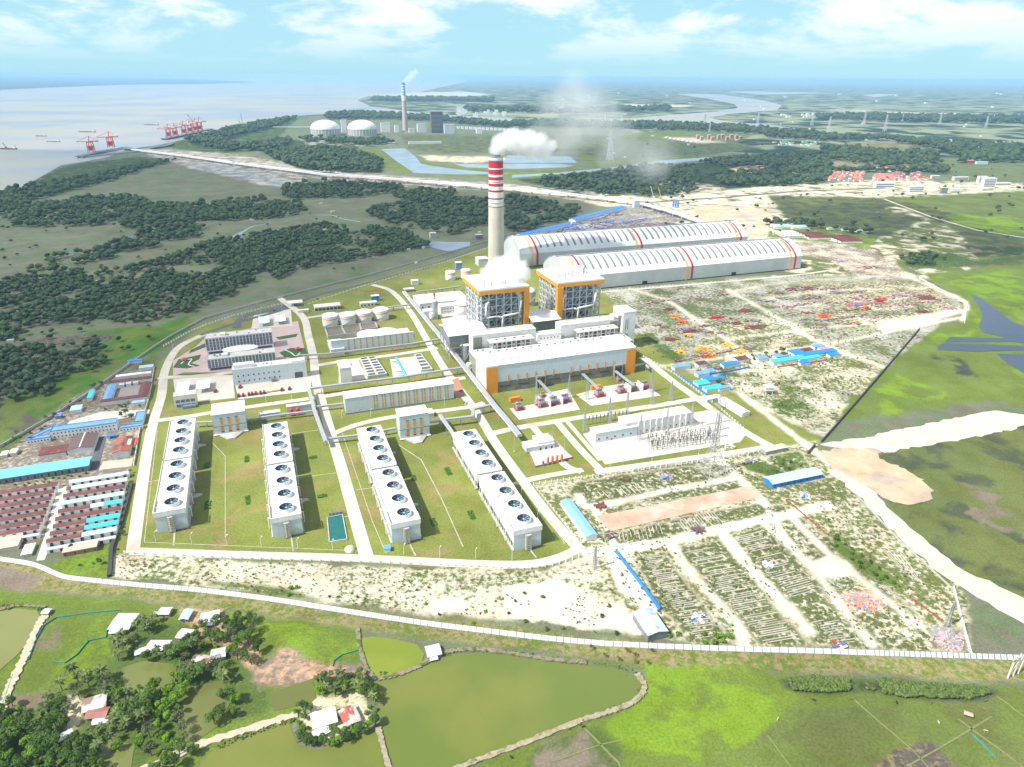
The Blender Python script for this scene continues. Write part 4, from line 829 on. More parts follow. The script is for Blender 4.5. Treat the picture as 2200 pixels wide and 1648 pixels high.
# ---------------------------------------------------------------- cooling towers
FANR = 6.1
def blades():
    mb = MB(); mb.cyl((0, 0, -.3), .9, .8, 12)
    for k in range(8):
        a = k*math.pi/4; c, s_ = math.cos(a), math.sin(a); c2, s2 = math.cos(a+.13), math.sin(a+.13)
        mb.add([(c*.7, s_*.7, .1), (c*5.4, s_*5.4, .05), (c2*5.4, s2*5.4, .4), (c2*.7, s2*.9, .45)], [(0, 1, 2, 3), (3, 2, 1, 0)])
    return mb
FANB = M('sky blue fan blade', (.26, .48, .60), .35, var=.05)
icm = MB().box(-.3, .3, -.3, .3, 0, 6).mesh('inlet_column', PAINTW)
def cooling_tower(u, v0, label):
    R = random.Random(int(u)); r = T('cooling_tower', label, 'cooling tower', P(u, v0), GR, 'cooling tower rows'); W = 24.; h = 17.5
    for b, (y0, y1) in enumerate(((0, 93), (97, 183))):
        part(r, 'body', MB().box(0, W, y0+(1.2 if b == 0 else 0), y1, 7, h), WHITE)
        part(r, 'basin', MB().box(-1.2, W+1.2, y0+1.2, y1, 0, 1.1), CONC)
        part(r, 'inlet', MB().box(.8, W-.8, y0+2, y1-.8, 1.1, 7), BLACK)  # solid black fill painted in for the shade inside the open inlet
        for i in range(int((y1-y0)/4.4)):
            for x in (.2, W-.2): q = bpy.data.objects.new('inlet_column', icm); COL.objects.link(q); q.parent = r; q.location = (x, y0+3+i*4.4, 1.1)
        part(r, 'deck', MB().box(-.3, W+.3, y0+1, y1+.2, h, h+.45), M('cooling tower deck', (.70, .67, .61), .85, var=.18, sc=.05, tintvar=((.60, .50, .40), .07, .60)))
        part(r, 'side_panel', MB().box(-.5, -.15, y0+1, y1, h-3.2, h+1.6).box(W+.15, W+.5, y0+1, y1, h-3.2, h+.6), WHITE)
    part(r, 'front_wall', MB().box(0, W, 0, 1.2, 0, h-2.4), LBLUE)
    part(r, 'parapet', MB().box(-.6, W+.6, -.5, .2, h-2.2, h+2.6).box(-.6, 0, .2, 22, h+1.6, h+2.4).box(W, W+.6, .2, 11, h+1.6, h+2.4), WHITE)
    st = MB()
    for k in range(8): z = .5+k*1.9; st.box(9.5, 14, -3.6, -.1, z, z+.25); st.beam((9.6, -3.4, z), (13.8, -3.4, z+1.9), 1.1, .3); st.box(9.4, 14.1, -3.9, -3.7, z+.3, z+1.2)
    for x in (9.4, 14.1):
        st.beam((x, -3.8, 0), (x, -3.8, h+1), .3)
    part(r, 'stair', st, M('dirty cream steel', (.52, .49, .42), .7, var=.4, sc=.6))
    n = 0; cyl = MB(); k = 28; ht = 3.4
    A = [2*math.pi*i/k for i in range(k)]
    rad = lambda z: FANR*(1.06-.14*z/ht+.05*(z/ht)**2)
    for z0, z1 in ((0, .9), (.9, 2.2), (2.2, ht)):
        cyl.add([(rad(z0)*math.cos(a), rad(z0)*math.sin(a), z0) for a in A]+[(rad(z1)*math.cos(a), rad(z1)*math.sin(a), z1) for a in A], [(i, (i+1) % k, (i+1) % k+k, i+k) for i in range(k)])
        cyl.add([((rad(z0)-.25)*math.cos(a), (rad(z0)-.25)*math.sin(a), z0) for a in A]+[((rad(z1)-.25)*math.cos(a), (rad(z1)-.25)*math.sin(a), z1) for a in A], [(i, i+k, (i+1) % k+k, (i+1) % k) for i in range(k)], 1)  # inner wall takes the darker grey as painted shade inside the stack
    cyl.add([(rad(ht)*math.cos(a), rad(ht)*math.sin(a), ht) for a in A]+[((rad(ht)-.25)*math.cos(a), (rad(ht)-.25)*math.sin(a), ht) for a in A], [(i, (i+1) % k, (i+1) % k+k, i+k) for i in range(k)])
    sm = cyl.mesh('fan_stack', [PAINTW, STEELM], True); bm = blades().mesh('fan_blade', FANB); dm = MB().cyl((0, 0, 0), FANR*.97, .1, 28).mesh('fan_well', BLACK); mm = MB().box(-1.2, 1.2, -.9, .9, 0, 1.6).box(-2.4, -1.2, -.4, .4, 0, 1).mesh('fan_motor', PAINTW)  # black disc stands in for the shade down the fan well
    for i in range(8):
        y = 12.5+22.4*i if i < 4 else 97+11+20.6*(i-4)
        s = bpy.data.objects.new('fan_stack', sm); COL.objects.link(s); s.parent = r; s.location = (13.2, y, h+.45); s.rotation_euler.z = R.uniform(0, 1)
        for nm, me, z in (('fan_blade', bm, 1.9), ('fan_well', dm, .08)): q = bpy.data.objects.new(nm, me); COL.objects.link(q); q.parent = s; q.location = (0, 0, z)
        q = bpy.data.objects.new('fan_motor', mm); COL.objects.link(q); q.parent = r; q.location = (3.6, y-3, h+.45)
    me = MB().tube([(0, 0, 12), (1.9, 0, 12), (1.9, 0, 1.5)], .45, 6).mesh('riser_pipe', PAINTW)
    for i in range(8):
        y = 14+21*i
        for x, a in ((-.5, math.pi), (W+.5, 0)): q = bpy.data.objects.new('riser_pipe', me); COL.objects.link(q); q.parent = r; q.location = (x, y, 0); q.rotation_euler.z = a
    for y in (50, 150):
        for sg in ((-1, W+1.2) if u in (0,) else (1, W+1.2),):
            x = W+1.2; part(r, 'outlet_channel', MB().prism([(x, y-4), (x+8, y-.8), (x+8, y+.8), (x, y+4)], 0, 1.2), CONC)
cooling_tower(-350, -174, 'leftmost white cooling tower row with eight fans, by the workers camp')
cooling_tower(-258.5, -215, 'second white cooling tower row from the left, beside the green basin')
cooling_tower(-166.5, -256, 'third white cooling tower row from the left, right of the middle road')
cooling_tower(-75, -298, 'rightmost white cooling tower row with eight fans, by the gas cylinder yard')
# pump houses
def pump_house(p0, p1, top, back, label):
    r, W, D, h = bld('pump_house', label, 'pump house', p0, p1, top, back, LBLUE, WROOF, 'flat', group='pump houses')
    m = M('orange shutter', (.72, .36, .05), .5)
    for i in range(3):
        x = W*(.26+.23*i)
        for z in (h*.17, h*.5): part(r, 'shutter', MB().box(x-1.5, x+1.5, -.25, .02, z, z+h*.27), m)
        part(r, 'louvre', MB().box(x-1.5, x+1.5, -.3, .02, h*.11, h*.16).box(x-1.5, x+1.5, -.3, .02, h*.78, h*.81), STEELD)
    part(r, 'gantry_rail', MB().box(-.6, W+.6, -1.2, -.4, h*.42, h*.45), STEELM); part(r, 'forebay_wall', MB().prism([(W*.12, -1), (W*.9, -1), (W*.62, -15), (W*.4, -15)], 0, 1.6), CONC)
    part(r, 'eave', MB().box(-1, W+1, -2.2, -.1, .8, 1.2), PAINTW)
pump_house((462, 936), (532, 924), 893, (457, 869), 'white pump house with three orange shutter columns between the two left cooling tower rows')
pump_house((861, 945), (924, 936), 896, (848, 880), 'white pump house with three orange shutter columns between the two right cooling tower rows')
# ---------------------------------------------------------------- storage buildings and offices
SHUT = M('ochre shutter', (.60, .36, .10), .6)
def ochre_hall(p0, p1, top, back, n, pairs, label, x0f=.3, x1f=.97, roof=WROOF, base=True):
    r, W, D, h = bld('warehouse', label, 'warehouse', p0, p1, top, back, LBLUE, roof, 'flat')
    lo = MB().box(-.8, .8, -.12, .05, 0, h*.36).mesh('shutter', SHUT); lv = MB().box(-.7, .7, -.16, .05, 0, .9).mesh('louvre', STEELD)
    for i in range(n):
        x = W*(x0f+(x1f-x0f)*i/(n-1))
        for d in ((-1.6, 1.6) if pairs else (0,)):
            for z in (h*.12, h*.52): o = bpy.data.objects.new('shutter', lo); COL.objects.link(o); o.parent = r; o.location = (x+d, 0, z)
            o = bpy.data.objects.new('louvre', lv); COL.objects.link(o); o.parent = r; o.location = (x+d, 0, h*.9)
    if base: part(r, 'plinth', MB().box(-.1, W+.1, -.25, D, 0, h*.08), STEELM)
    return r, W, D, h
ochre_hall((744, 891), (978, 861), 857, (741, 842), 10, True, 'long white warehouse with ten pairs of ochre shutters facing the right cooling towers', .27, .93)
ochre_hall((714, 762), (890, 742), 733, (705, 733), 11, False, 'white water treatment hall with eleven ochre shutters behind the pipe rack', .2, .93)
def box(name, label, cat, p0, p1, top, back, **k):
    n = k.pop('vents', 0); win = k.pop('win', None); r, W, D, h = bld(name, label, cat, p0, p1, top, back, **k)
    if n: rooftop_units(r, W, D, h+.4, n, int(p0[0]))
    if win:
        for (nn, a, b, ww) in win: windows(r, 'f', W, D, nn, W*.06, W*.94, h*a, h*b, ww, fr=PAINTW if W > 30 else None)
    return r, W, D, h
# open basins of the treatment plant behind the hall
def basin(name, label, p, wall_h, water_m, depth=1.2, cat='basin', rims=None, group=None):
    q = GP(*p); c = sum(q, Vector())/len(q); r = T(name, label, cat, (c.x, c.y, 0), 0, group); q = [v-c for v in q]
    n = len(q)
    for i in range(n): part(r, 'rim', MB().beam((q[i].x, q[i].y, wall_h/2), (q[(i+1) % n].x, q[(i+1) % n].y, wall_h/2), .7, wall_h), CONC)
    part(r, 'water', poly(q, wall_h-depth), water_m); return r, q
BW = water_mat('brown treated water', (.16, .13, .09), .2, .3, .04); GW = water_mat('dark basin water', (.05, .07, .06), .15, .3, .04)
basin('settling_basin', 'open brown water basin at the left end of the treatment hall row', [(699, 712), (733, 708), (742, 726), (706, 731)], 7, BW, 2)
basin('settling_basin', 'open brown water basin, middle one behind the treatment hall', [(735, 708), (772, 703), (778, 722), (744, 727)], 7, BW, 2)
basin('settling_basin', 'narrow open basin right of centre behind the treatment hall', [(774, 703), (806, 700), (812, 712), (778, 716)], 7, BW, 2)
silo('clarifier', 'low round white clarifier, left of the pair behind the treatment hall', 'tank', (796, 727), 19, 7.5, dome=.7, ring=(CREAM, 3, 1.2)); silo('clarifier', 'low round white clarifier, right of the pair behind the treatment hall', 'tank', (830, 722), 17, 7.5, dome=.7, ring=(CREAM, 3, 1.2))
box('filter_house', 'small white block at the right end behind the treatment hall', 'industrial building', (858, 728), (880, 725), 715, 16, vents=1)
box('filter_house', 'low white block joined to the left end of the treatment hall', 'industrial building', (712, 764), (741, 761), 752, (706, 731), vents=2)
basin('green_basin', 'green water basin with concrete rim between cooling towers', [(703, 1113), (736, 1107), (746, 1160), (708, 1166)], 1.2, TEALW, .4)
pm = MB().tube([(0, 0, 1), (0, 0, 2.6), (2, 0, 2.6)], .6, 8).box(-1, 1, -.8, .8, 0, 1)
for i in range(4):
    g = G(709+8*i, 1109-1.3*i); o = tag(pm.build('pump', M('blue pump paint', (.08, .13, .25), .5)) if i == 0 else bpy.data.objects['pump'].copy(), ['dark blue pump at the basin head, leftmost of four', 'dark blue pump at the basin head, second from left', 'dark blue pump at the basin head, third from left', 'dark blue pump at the basin head, rightmost of four'][i], 'pump', 'pumps at the green basin')
    if i: COL.objects.link(o)
    o.location = g
# filter beds beside the warehouse
def filter_block(pp, h, label, nx, ny, m):
    a, b, c, d = GP(*pp); r = T('filter_beds', label, 'filter beds', a, 0); L = lambda p: p-a
    part(r, 'wall', poly([L(p) for p in (a, b, c, d)], h, h), CONC)
    for i in range(nx):
        for j in range(ny):
            u0, u1 = (i+.12)/nx, (i+.88)/nx; v0, v1 = (j+.2)/ny, (j+.8)/ny
            f = lambda u, v: L(a*(1-u)*(1-v)+b*u*(1-v)+c*u*v+d*(1-u)*v)
            part(r, 'bed', poly([f(u0, v0), f(u1, v0), f(u1, v1), f(u0, v1)], h+.02), m)
    return r
filter_block([(790, 814), (832, 808), (806, 770), (773, 774)], 4, 'concrete filter beds with dark cells left of the blue gangway', 2, 7, GLASS)
filter_block([(905, 800), (930, 797), (905, 763), (890, 765)], 3, 'concrete filter beds with narrow cells at the right of the treatment yard', 1, 5, GLASS)
slab('pad', [(845, 812), (928, 797), (905, 765), (838, 772)], PAVEC, z=.5, th=.6); slab('pad', [(728, 824), (790, 814), (770, 774), (728, 780)], PAVEC, z=.45, th=.5)
r = T('gangway', 'bright blue gangway across the concrete treatment yard', 'gangway', G(873, 812)); q = [p-G(873, 812) for p in GP((872, 812), (850, 772))]; part(r, 'deck', ribbon(q, 2.2, 3.4, th=.4), CYROOF)
for t in (.02, .2, .75, .98): v = q[0]*(1-t)+q[1]*t; part(r, 'arm', MB().beam((v.x, v.y, 3.1), (v.x-9, v.y+1.5, 3.1), 1.6, .4), BPLAST); part(r, 'leg', MB().box(v.x-.3, v.x+.3, v.y-.3, v.y+.3, 0, 3), STEEL)
box('dosing_house', 'narrow tall white block beside the filter beds', 'industrial building', (733, 824), (757, 820), 792, (724, 782), vents=1)
box('dosing_house', 'white low block at the head of the filter beds', 'industrial building', (727, 790), (748, 787), 781, 10)
# offices: two slabs with an oval hall between them
def office(p0, p1, top, back, label):
    r, W, D, h = bld('office_block', label, 'office building', p0, p1, top, back, PAINTW, M('office roof', (.60, .58, .55), .7, var=.2), 'parapet', group='office blocks')
    part(r, 'undercroft', MB().box(2, W-2, -.08, .05, 0, 3.4), GLASS)
    n = 20; me = MB().box(-W/n*.38, W/n*.38, -.1, .05, 0, h*.17).mesh('window', GLASSB)
    for j in range(4):
        for i in range(n): o = bpy.data.objects.new('window', me); COL.objects.link(o); o.parent = r; o.location = (W*(i+.5)/n, 0, h*(.25+.185*j))
    fin = MB().box(-.25, .25, -.9, 0, 3.4, h-.5).mesh('fin', PAINTW)
    for i in range(0, n+1, 2): o = bpy.data.objects.new('fin', fin); COL.objects.link(o); o.parent = r; o.location = (W*i/n, 0, 0)
    rooftop_units(r, W, D, h+.2, 7, int(p0[1])); part(r, 'stair_core', MB().box(W*.22, W*.3, D*.3, D*.7, h, h+3), PAINTW); return r, W, D, h
office((446, 762), (588, 744), 729, (444, 718), 'long grey office slab with ribbon windows behind the oval hall')
office((449, 797), (594, 780), 774, (447, 763), 'long grey office slab with ribbon windows in front of the oval hall')
c = G(520, 770); o = T('oval_hall', 'white oval roofed hall between the two office slabs', 'hall', (c.x, c.y, 0), GR); mb = MB(); n = 32
mb.add([(22*math.cos(2*math.pi*i/n), 11*math.sin(2*math.pi*i/n), 0) for i in range(n)]+[(22*math.cos(2*math.pi*i/n), 11*math.sin(2*math.pi*i/n), 15) for i in range(n)], [(i, (i+1) % n, (i+1) % n+n, i+n) for i in range(n)]); part(o, 'wall', mb, PAINTW)
mb = MB().dome((0, 0, 0), 1, 1, 32, 6); d = part(o, 'roof', mb, WROOF, (0, 0, 15), True); d.scale = (23, 11.8, 1.8)
for px, lab in (((396, 775), 'left'), ((640, 752), 'right')):
    g = G(*px); o = T('garden_pavilion', f'red roofed pavilion in the {lab} office garden', 'pavilion', g, .3); part(o, 'roof', MB().cyl((0, 0, 2.6), 4.4, 2.2, 6, .2), REDF)
    for k in range(6): part(o, 'post', MB().cyl((3.3*math.cos(k*1.047), 3.3*math.sin(k*1.047), 0), .18, 2.7, 6), PAINTW)
for i, pp in enumerate([[(372, 790), (384, 772), (405, 768), (432, 762), (428, 772), (410, 780), (430, 786), (400, 792)], [(600, 758), (625, 748), (655, 748), (662, 762), (640, 770), (612, 768)], [(385, 805), (430, 802), (400, 808)], [(592, 725), (640, 717), (636, 724), (600, 730)], [(440, 738), (444, 745), (405, 760), (410, 752)]]):
    slab('lawn', pp, M('clipped lawn', (.045, .11, .025), .9, var=.3), z=.3, th=.2)
for pp in [[(388, 782), (400, 774), (412, 772), (405, 783), (418, 788)], [(612, 752), (625, 758), (635, 765), (645, 758)]]: road('garden_path', pp, 1.6, CREAM, z=.34)
# workshop with yard
r, W, D, h = box('workshop', 'long white two storey workshop with a vehicle yard in front', 'workshop', (504, 829), (662, 816), 796, (502, 786), wall=LBLUE, style='parapet', vents=6)
windows(r, 'f', W, D, 9, 6, W*.62, 4, 6, 1.6); windows(r, 'f', W, D, 9, 6, W*.62, 11, 13, 1.6); part(r, 'door', MB().box(W*.83, W*.94, -.3, 0, 0, 8), GLASS); part(r, 'stair_head', MB().box(2, 26, 3, 12, h, h+5), WHITE); part(r, 'porch', MB().box(W*.5, W*.56, -4, 0, 0, 4), STEELM); part(r, 'clerestory', MB().box(W*.80, W*.99, .5, D*.7, h, h+2.5), WHITE)
r, W, D, h = box('guard_house', 'small open framed office at the parking lot corner with a blue entrance', 'office building', (377, 878), (425, 870), 853, 12, wall=CREAM, style='parapet'); windows(r, 'f', W, D, 4, 4, W-4, 6.5, 10, 4.5, GLASSB); windows(r, 'f', W, D, 4, 4, W-4, 1, 4.5, 4.5, BPLAST); part(r, 'porch', MB().box(W*.35, W*.95, -5, 0, 0, 3.2), STEELM)
for p0, p1, top, back, lab in [((381, 852), (407, 848), 847, (384, 823), 'left of two in the lower parking lot'), ((424, 846), (452, 842), 841, (427, 819), 'right of two in the lower parking lot'),
                         ((558, 703), (580, 700), 698, (557, 682), 'left of two by the asphalt drive'), ((593, 699), (615, 696), 694, (590, 679), 'right of two by the asphalt drive')]:
    bld('carport', f'white butterfly roofed carport, {lab}', 'carport', p0, p1, 5, back, roof=M('pale cyan sheet', (.68, .80, .80), .4, var=.05), style='vee', rise=1.2, open_=True, group='carports')
box('gate_house', 'white canopy gate over the asphalt drive by the left fence', 'gate', (620, 660), (650, 655), 6, 12, open_=True, roof=WROOF, style='mono', rise=1)
box('store_shed', 'grey shed with open dark bays behind the tank row', 'shed', (677, 670), (733, 666), 7, (674, 655), wall=CREAM, roof=CREAM, win=[(7, .15, .75, 5)])
box('store_shed', 'low grey roofed shed near the asphalt gate', 'shed', (640, 673), (664, 671), 4, 6, wall=CREAM, roof=CREAM)
box('pump_shed', 'grey shed with dark openings beside the blue cooling unit', 'shed', (775, 660), (810, 656), 6, 10, wall=CREAM, roof=CREAM, win=[(5, .2, .6, 3)])
r, W, D, h = box('chiller', 'bright blue cooling unit on legs behind the sheds', 'cooling unit', (799, 648), (815, 646), 9, 8, wall=BPLAST, roof=PAINTW)
g = G(785, 620); o = T('gantry_crane', 'thin red gantry crane standing on the grass near the fence', 'crane', G(785, 640), GR); part(o, 'bridge', MB().box(0, 28, -.5, .5, 11, 12.4), OUTR)
for x in (1, 27): part(o, 'leg', MB().beam((x, 0, 0), (x, 0, 11), .7), OUTR)
box('substation_house', 'small white cabin by the perimeter road left of the tanks on gravel', 'cabin', (885, 613), (899, 611), 8, 9, vents=0); box('pumping_cabin', 'blue and grey cabin up the fence beyond the gravel pad', 'cabin', (980, 580), (993, 579), 14, 9, wall=M('blue band', (.16, .32, .62), .6)); box('open_shed', 'white canopy shed beside the narrow vent pole', 'shed', (869, 628), (890, 626), 5, 8, open_=True)
box('workshop_block', 'long low white workshop left of the smoking boiler house', 'industrial building', (902, 668), (1004, 655), 12, (888, 635), vents=4, win=[(8, .3, .6, 2)])
box('workshop_block', 'white two storey block with many windows in front of the long low workshop', 'industrial building', (947, 676), (1000, 669), 13, 16, win=[(9, .25, .4, 1.6), (9, .6, .75, 1.6)]); box('workshop_block', 'small white cube at the front corner of the windowed block', 'industrial building', (912, 685), (938, 682), 12, 12, win=[(3, .3, .6, 1.6)])
box('transfer_house', 'pale building at the foot of the chimney behind the gravel pad', 'industrial building', (1028, 572), (1050, 570), 14, 22, wall=LBLUE)
for p0, p1, top, back, lab in [((559, 903), (603, 897), 7, (558, 886), 'left of the red fire tanks'), ((618, 890), (670, 884), 9, (614, 871), 'behind the two red fire tanks'), ((892, 902), (933, 896), 5, (888, 884), 'beside the right pump house and pipe rack')]:
    box('plant_shed', f'low white flat shed {lab}', 'shed', p0, p1, top, back, wall=LBLUE, vents=1)
for i, px in enumerate(((627, 893), (641, 891))): g = G(*px); o = T('fire_tank', f'red upright fire tank, {"left" if i == 0 else "right"} of two by the pipe rack', 'tank', g); part(o, 'shell', MB().cyl((0, 0, 0), 2.3, 7.5, 16), REDF, smooth=False); part(o, 'cap', MB().dome((0, 0, 7.5), 2.3, 1.3, 16, 4), REDF, smooth=True)
# gas cylinder yard
r, W, D, h = box('gas_house', 'low white stepped building on the brick edged pad with red cylinders', 'industrial building', (1131, 975), (1190, 963), 5.5, 13, wall=LBLUE, z0=1.2, vents=1); part(r, 'upper_block', MB().box(W*.42, W, 1, D+5, h, h+3), LBLUE); windows(r, 'f', W, D, 3, W*.5, W*.9, 0, 3, 2)
for i in range(5):
    g = G(1167+9.9*i, 998-2*i, 1.2); o = T('gas_cylinder', ['short blue cylinder standing left of four tall red ones', 'tall red cylinder next to the short blue one', 'tall red cylinder, second of the red row', 'tall red cylinder, third of the red row', 'tall red cylinder at the right end of the row'][i], 'cylinder', g, 0, 'cylinders on the pad')
    hh, rr, mm = (3.2, 1.1, BPLAST) if i == 0 else (6.6, 1.25, M('coral paint', (.72, .16, .08), .5)); part(o, 'shell', MB().cyl((0, 0, .3), rr, hh, 14), mm); part(o, 'cap', MB().dome((0, 0, .3+hh), rr, .9, 14, 4), mm, smooth=True); part(o, 'base', MB().cyl((0, 0, 0), rr*1.15, .3, 14), CONC)
for a, b in (((1128, 955), (1150, 1005)), ((1150, 1005), (1230, 985)), ((1230, 985), (1186, 941))): v = GP(a, b); tag(ribbon(v, .5, 2.0, th=2.0).build('brick_wall', BRICK), {1128: 'low red brick wall on the left side of the gas yard', 1150: 'low red brick wall along the front of the gas yard', 1230: 'low red brick wall on the right side of the gas yard'}[a[0]], 'wall')
# ---------------------------------------------------------------- switchyard
r, W, D, h = bld('switchgear_hall', 'long stepped white switchgear hall with pilasters in the fenced yard', 'switchgear hall', (1279, 952), (1372, 939), 932, (1264, 920), LBLUE, WROOF)
part(r, 'upper_hall', MB().box(37, 119, 3, D+6, 0, 15), WHITE); part(r, 'upper_roof', MB().box(36.5, 119.5, 2.6, D+6.4, 15, 15.7), WROOF)
me = MB().box(-.5, .5, -1.5, 0, 0, 16.4).mesh('pilaster', PAINTW)
for i in range(10): o = bpy.data.objects.new('pilaster', me); COL.objects.link(o); o.parent = r; o.location = (W+2+7.5*i, 3, 0)
windows(r, 'f', W, D, 5, 4, W-8, 3, 5, 1.8); me = MB().box(-.8, .8, 2.8, 3.05, 2, 4).mesh('window', GLASS)
for i in range(9): o = bpy.data.objects.new('window', me); COL.objects.link(o); o.parent = r; o.location = (W+6+7.5*i, 0, 0)
part(r, 'door', MB().box(W*.36, W*.40, -.2, 0, 0, 3), OUTR)
def lattice(h, w0, w1, arms, t=.35, seg=8, pinch=None):
    """square tapered lattice mast with cross arms: body mesh, arms mesh"""
    b = MB(); lv = [h*(1-(1-i/seg)**1.25) for i in range(seg+1)] if pinch is None else [h*i/seg for i in range(seg+1)]
    wd = (lambda z: w0+(w1-w0)*(z/h)) if pinch is None else (lambda z: w0+(pinch[1]-w0)*(z/(h*pinch[0])) if z < h*pinch[0] else pinch[1]+(w1-pinch[1])*((z-h*pinch[0])/(h*(1-pinch[0]))))
    cs = [(1, 1), (-1, 1), (-1, -1), (1, -1)]
    for z0, z1 in zip(lv[:-1], lv[1:]):
        a, c = wd(z0)/2, wd(z1)/2
        for k in range(4):
            x, y = cs[k]; X, Y = cs[(k+1) % 4]
            b.beam((x*a, y*a, z0), (x*c, y*c, z1), t); b.beam((x*a, y*a, z0), (X*c, Y*c, z1), t*.7); b.beam((X*a, Y*a, z0), (x*c, y*c, z1), t*.7); b.beam((x*c, y*c, z1), (X*c, Y*c, z1), t*.7)
    return b
def pylon(h, w0, arms, t, aw, name, label, cat, loc, rz, pinch=(.55, .18), group=None, mat=STEEL, mats2=None):
    o = T(name, label, cat, loc, rz, group); part(o, 'lattice_body', lattice(h, w0, w0*pinch[1]*.7, 0, t, 9, (pinch[0], w0*pinch[1])), mat)
    for z in arms:
        for s in (-1, 1):
            a = MB().beam((0, -.8, z), (s*aw, 0, z+.6), t*.8).beam((0, .8, z), (s*aw, 0, z+.6), t*.8).beam((0, 0, z+2.6), (s*aw, 0, z+.6), t*.7).beam((s*aw*.5, -.4, z+.3), (s*aw*.5, .4, z+1.6), t*.5)
            a.beam((s*aw*.92, 0, z-2.4), (s*aw*.92, 0, z+.5), t*.7); part(o, 'cross_arm', a, mats2 or mat)
    return o
g = G(1528, 1018); pylon(66, 21, (40, 48, 56), .38, 14, 'pylon', 'tall wide based lattice pylon at the corner of the switchyard fence', 'pylon', g, GR, (.5, .22), mats2=None)
g = G(2176, 1452); o = T('pylon', 'stubby timber H frame pylon on the bank at the right edge', 'pylon', g, .4)
for x in (-5, 0, 5): part(o, 'pole', MB().beam((x, 0, 0), (x+2.5, 1, 17), .9), CREAM)
part(o, 'cross_arm', MB().box(-6, 9, .2, .9, 15, 15.6), CREAM); part(o, 'brace', MB().beam((-5, 0, 2), (2.5, .5, 13), .3).beam((5, 0, 2), (-2.5, .5, 13), .3), CREAM)
for (px, lab) in (((1277, 1222), 'slim lattice pole on the sand left of the brick pad'), ((2034, 1345), 'leaning pale pole pair beside the yard wall')):
    pylon(22, 2.6, (16, 19), .22, 3.5, 'power_pole', lab, 'pole', G(*px), .5, (.6, .5))
# masts with lattice legs around the transformers
mast_px = [(1152, 870, 34), (1222, 855, 34), (1261, 858, 30), (1398, 842, 34), (1308, 905, 34), (1346, 890, 32), (1440, 862, 30), (1255, 930, 34), (1310, 922, 26), (1400, 870, 30), (1545, 878, 28), (1430, 930, 34), (1484, 915, 32), (1374, 945, 34)]
def mast_proto(h): o = T('lightning_mast', 'slim grey lattice mast in the switchyard', 'mast', (0, 0, 0)); part(o, 'lattice_body', lattice(h, 4.2, .8, 0, .22, 8), STEEL); part(o, 'spike', MB().cyl((0, 0, h), .12, 6, 6, .03), STEEL); return Proto(o)
mp = mast_proto(26)
for i, (x, y, h) in enumerate(mast_px): mp.put(G(x, y), .35, 'slim grey lattice mast among the transformers and the switchgear hall', 'lattice masts of the switchyard', (1, 1, h/30))
lp = T('lightning_pole', 'x', 'mast', (0, 0, 0)); part(lp, 'pole', MB().cyl((0, 0, 0), .45, 24, 8, .14), STEEL); part(lp, 'base', MB().box(-1, 1, -1, 1, 0, .7), CONC); lpp = Proto(lp)
for px, lab in (((1105, 970), 'slim grey pole on the lawn left of the gas yard'), ((1187, 938), 'slim grey pole behind the gas yard building'), ((1212, 978), 'slim grey pole at the right of the red cylinders'), ((940, 655), 'slim pole behind the low white workshops')): lpp.put(G(*px), 0, lab, scale=1.)
# transformers
TRG = M('transformer grey', (.30, .31, .35), .5, var=.2, sc=.5)
def transformer():
    o = T('transformer', 'x', 'transformer', (0, 0, 0)); part(o, 'tank', MB().box(-3.2, 3.2, -2.2, 2.2, 1, 5), TRG)
    me = MB().box(-.12, .12, -.9, .9, 0, 3.6).mesh('radiator', TRG)
    for s in (-1, 1):
        for i in range(6): q = bpy.data.objects.new('radiator', me); COL.objects.link(q); q.parent = o; q.location = (-2.6+i*1.05, s*3.3, 1.3)
    part(o, 'conservator', MB().tube([(-3, 1.4, 6.6), (3, 1.4, 6.6)], .8, 10), TRG)
    for i in range(3): part(o, 'bushing', MB().cyl((-1.8+1.8*i, -.8, 5), .35, 3.2, 8, .18), STEELD)
    part(o, 'pipework', MB().tube([(-4, -4, .5), (-4, -4, 5.5), (4, -4, 5.5), (4, -4, .5)], .22, 6).tube([(-4, 4, .5), (-4, 4, 5.5), (4, 4, 5.5), (4, 4, .5)], .22, 6), REDF)
    part(o, 'bund', MB().box(-5, 5, -5, 5, 0, .5), M('red primer slab', (.42, .10, .09), .8, var=.4, sc=.5)); return Proto(o)
tp = transformer()
for px, lab, s in [((1164, 872), 'left', 1.25), ((1190, 867), 'middle', 1.25), ((1214, 862), 'right', 1.25)]: tp.put(G(*px), GR, f'{lab} one of three grey transformers on red slabs in the near transformer bay', 'transformers', s)
for px, lab, s in [((1334, 842), 'left', 1.2), ((1360, 838), 'middle', 1.2), ((1385, 833), 'right', 1.2)]: tp.put(G(*px), GR, f'{lab} one of three grey transformers on red slabs in the far transformer bay', 'transformers', s)
tp.put(G(1115, 879), GR, 'lone grey transformer on a red slab at the left edge of the pad', 'transformers', 1.1); tp.put(G(1288, 850), GR, 'lone grey transformer below the slanting bus duct', 'transformers', 1.2)
tp.put(G(1166, 852), GR, 'grey transformer tucked under the near bus duct', 'transformers', .8); tp.put(G(1330, 818), GR, 'grey transformer tucked under the far bus duct', 'transformers', .9)
for px in ((1178, 870), (1204, 865), (1349, 839), (1375, 835)): v = G(*px); tag(MB().box(-.4, .4, -7, 7, 0, 8.5).build('fire_wall', PAINTW, loc=v), 'white fire wall standing between two transformers', 'wall', 'fire walls between transformers').rotation_euler = (0, 0, GR)
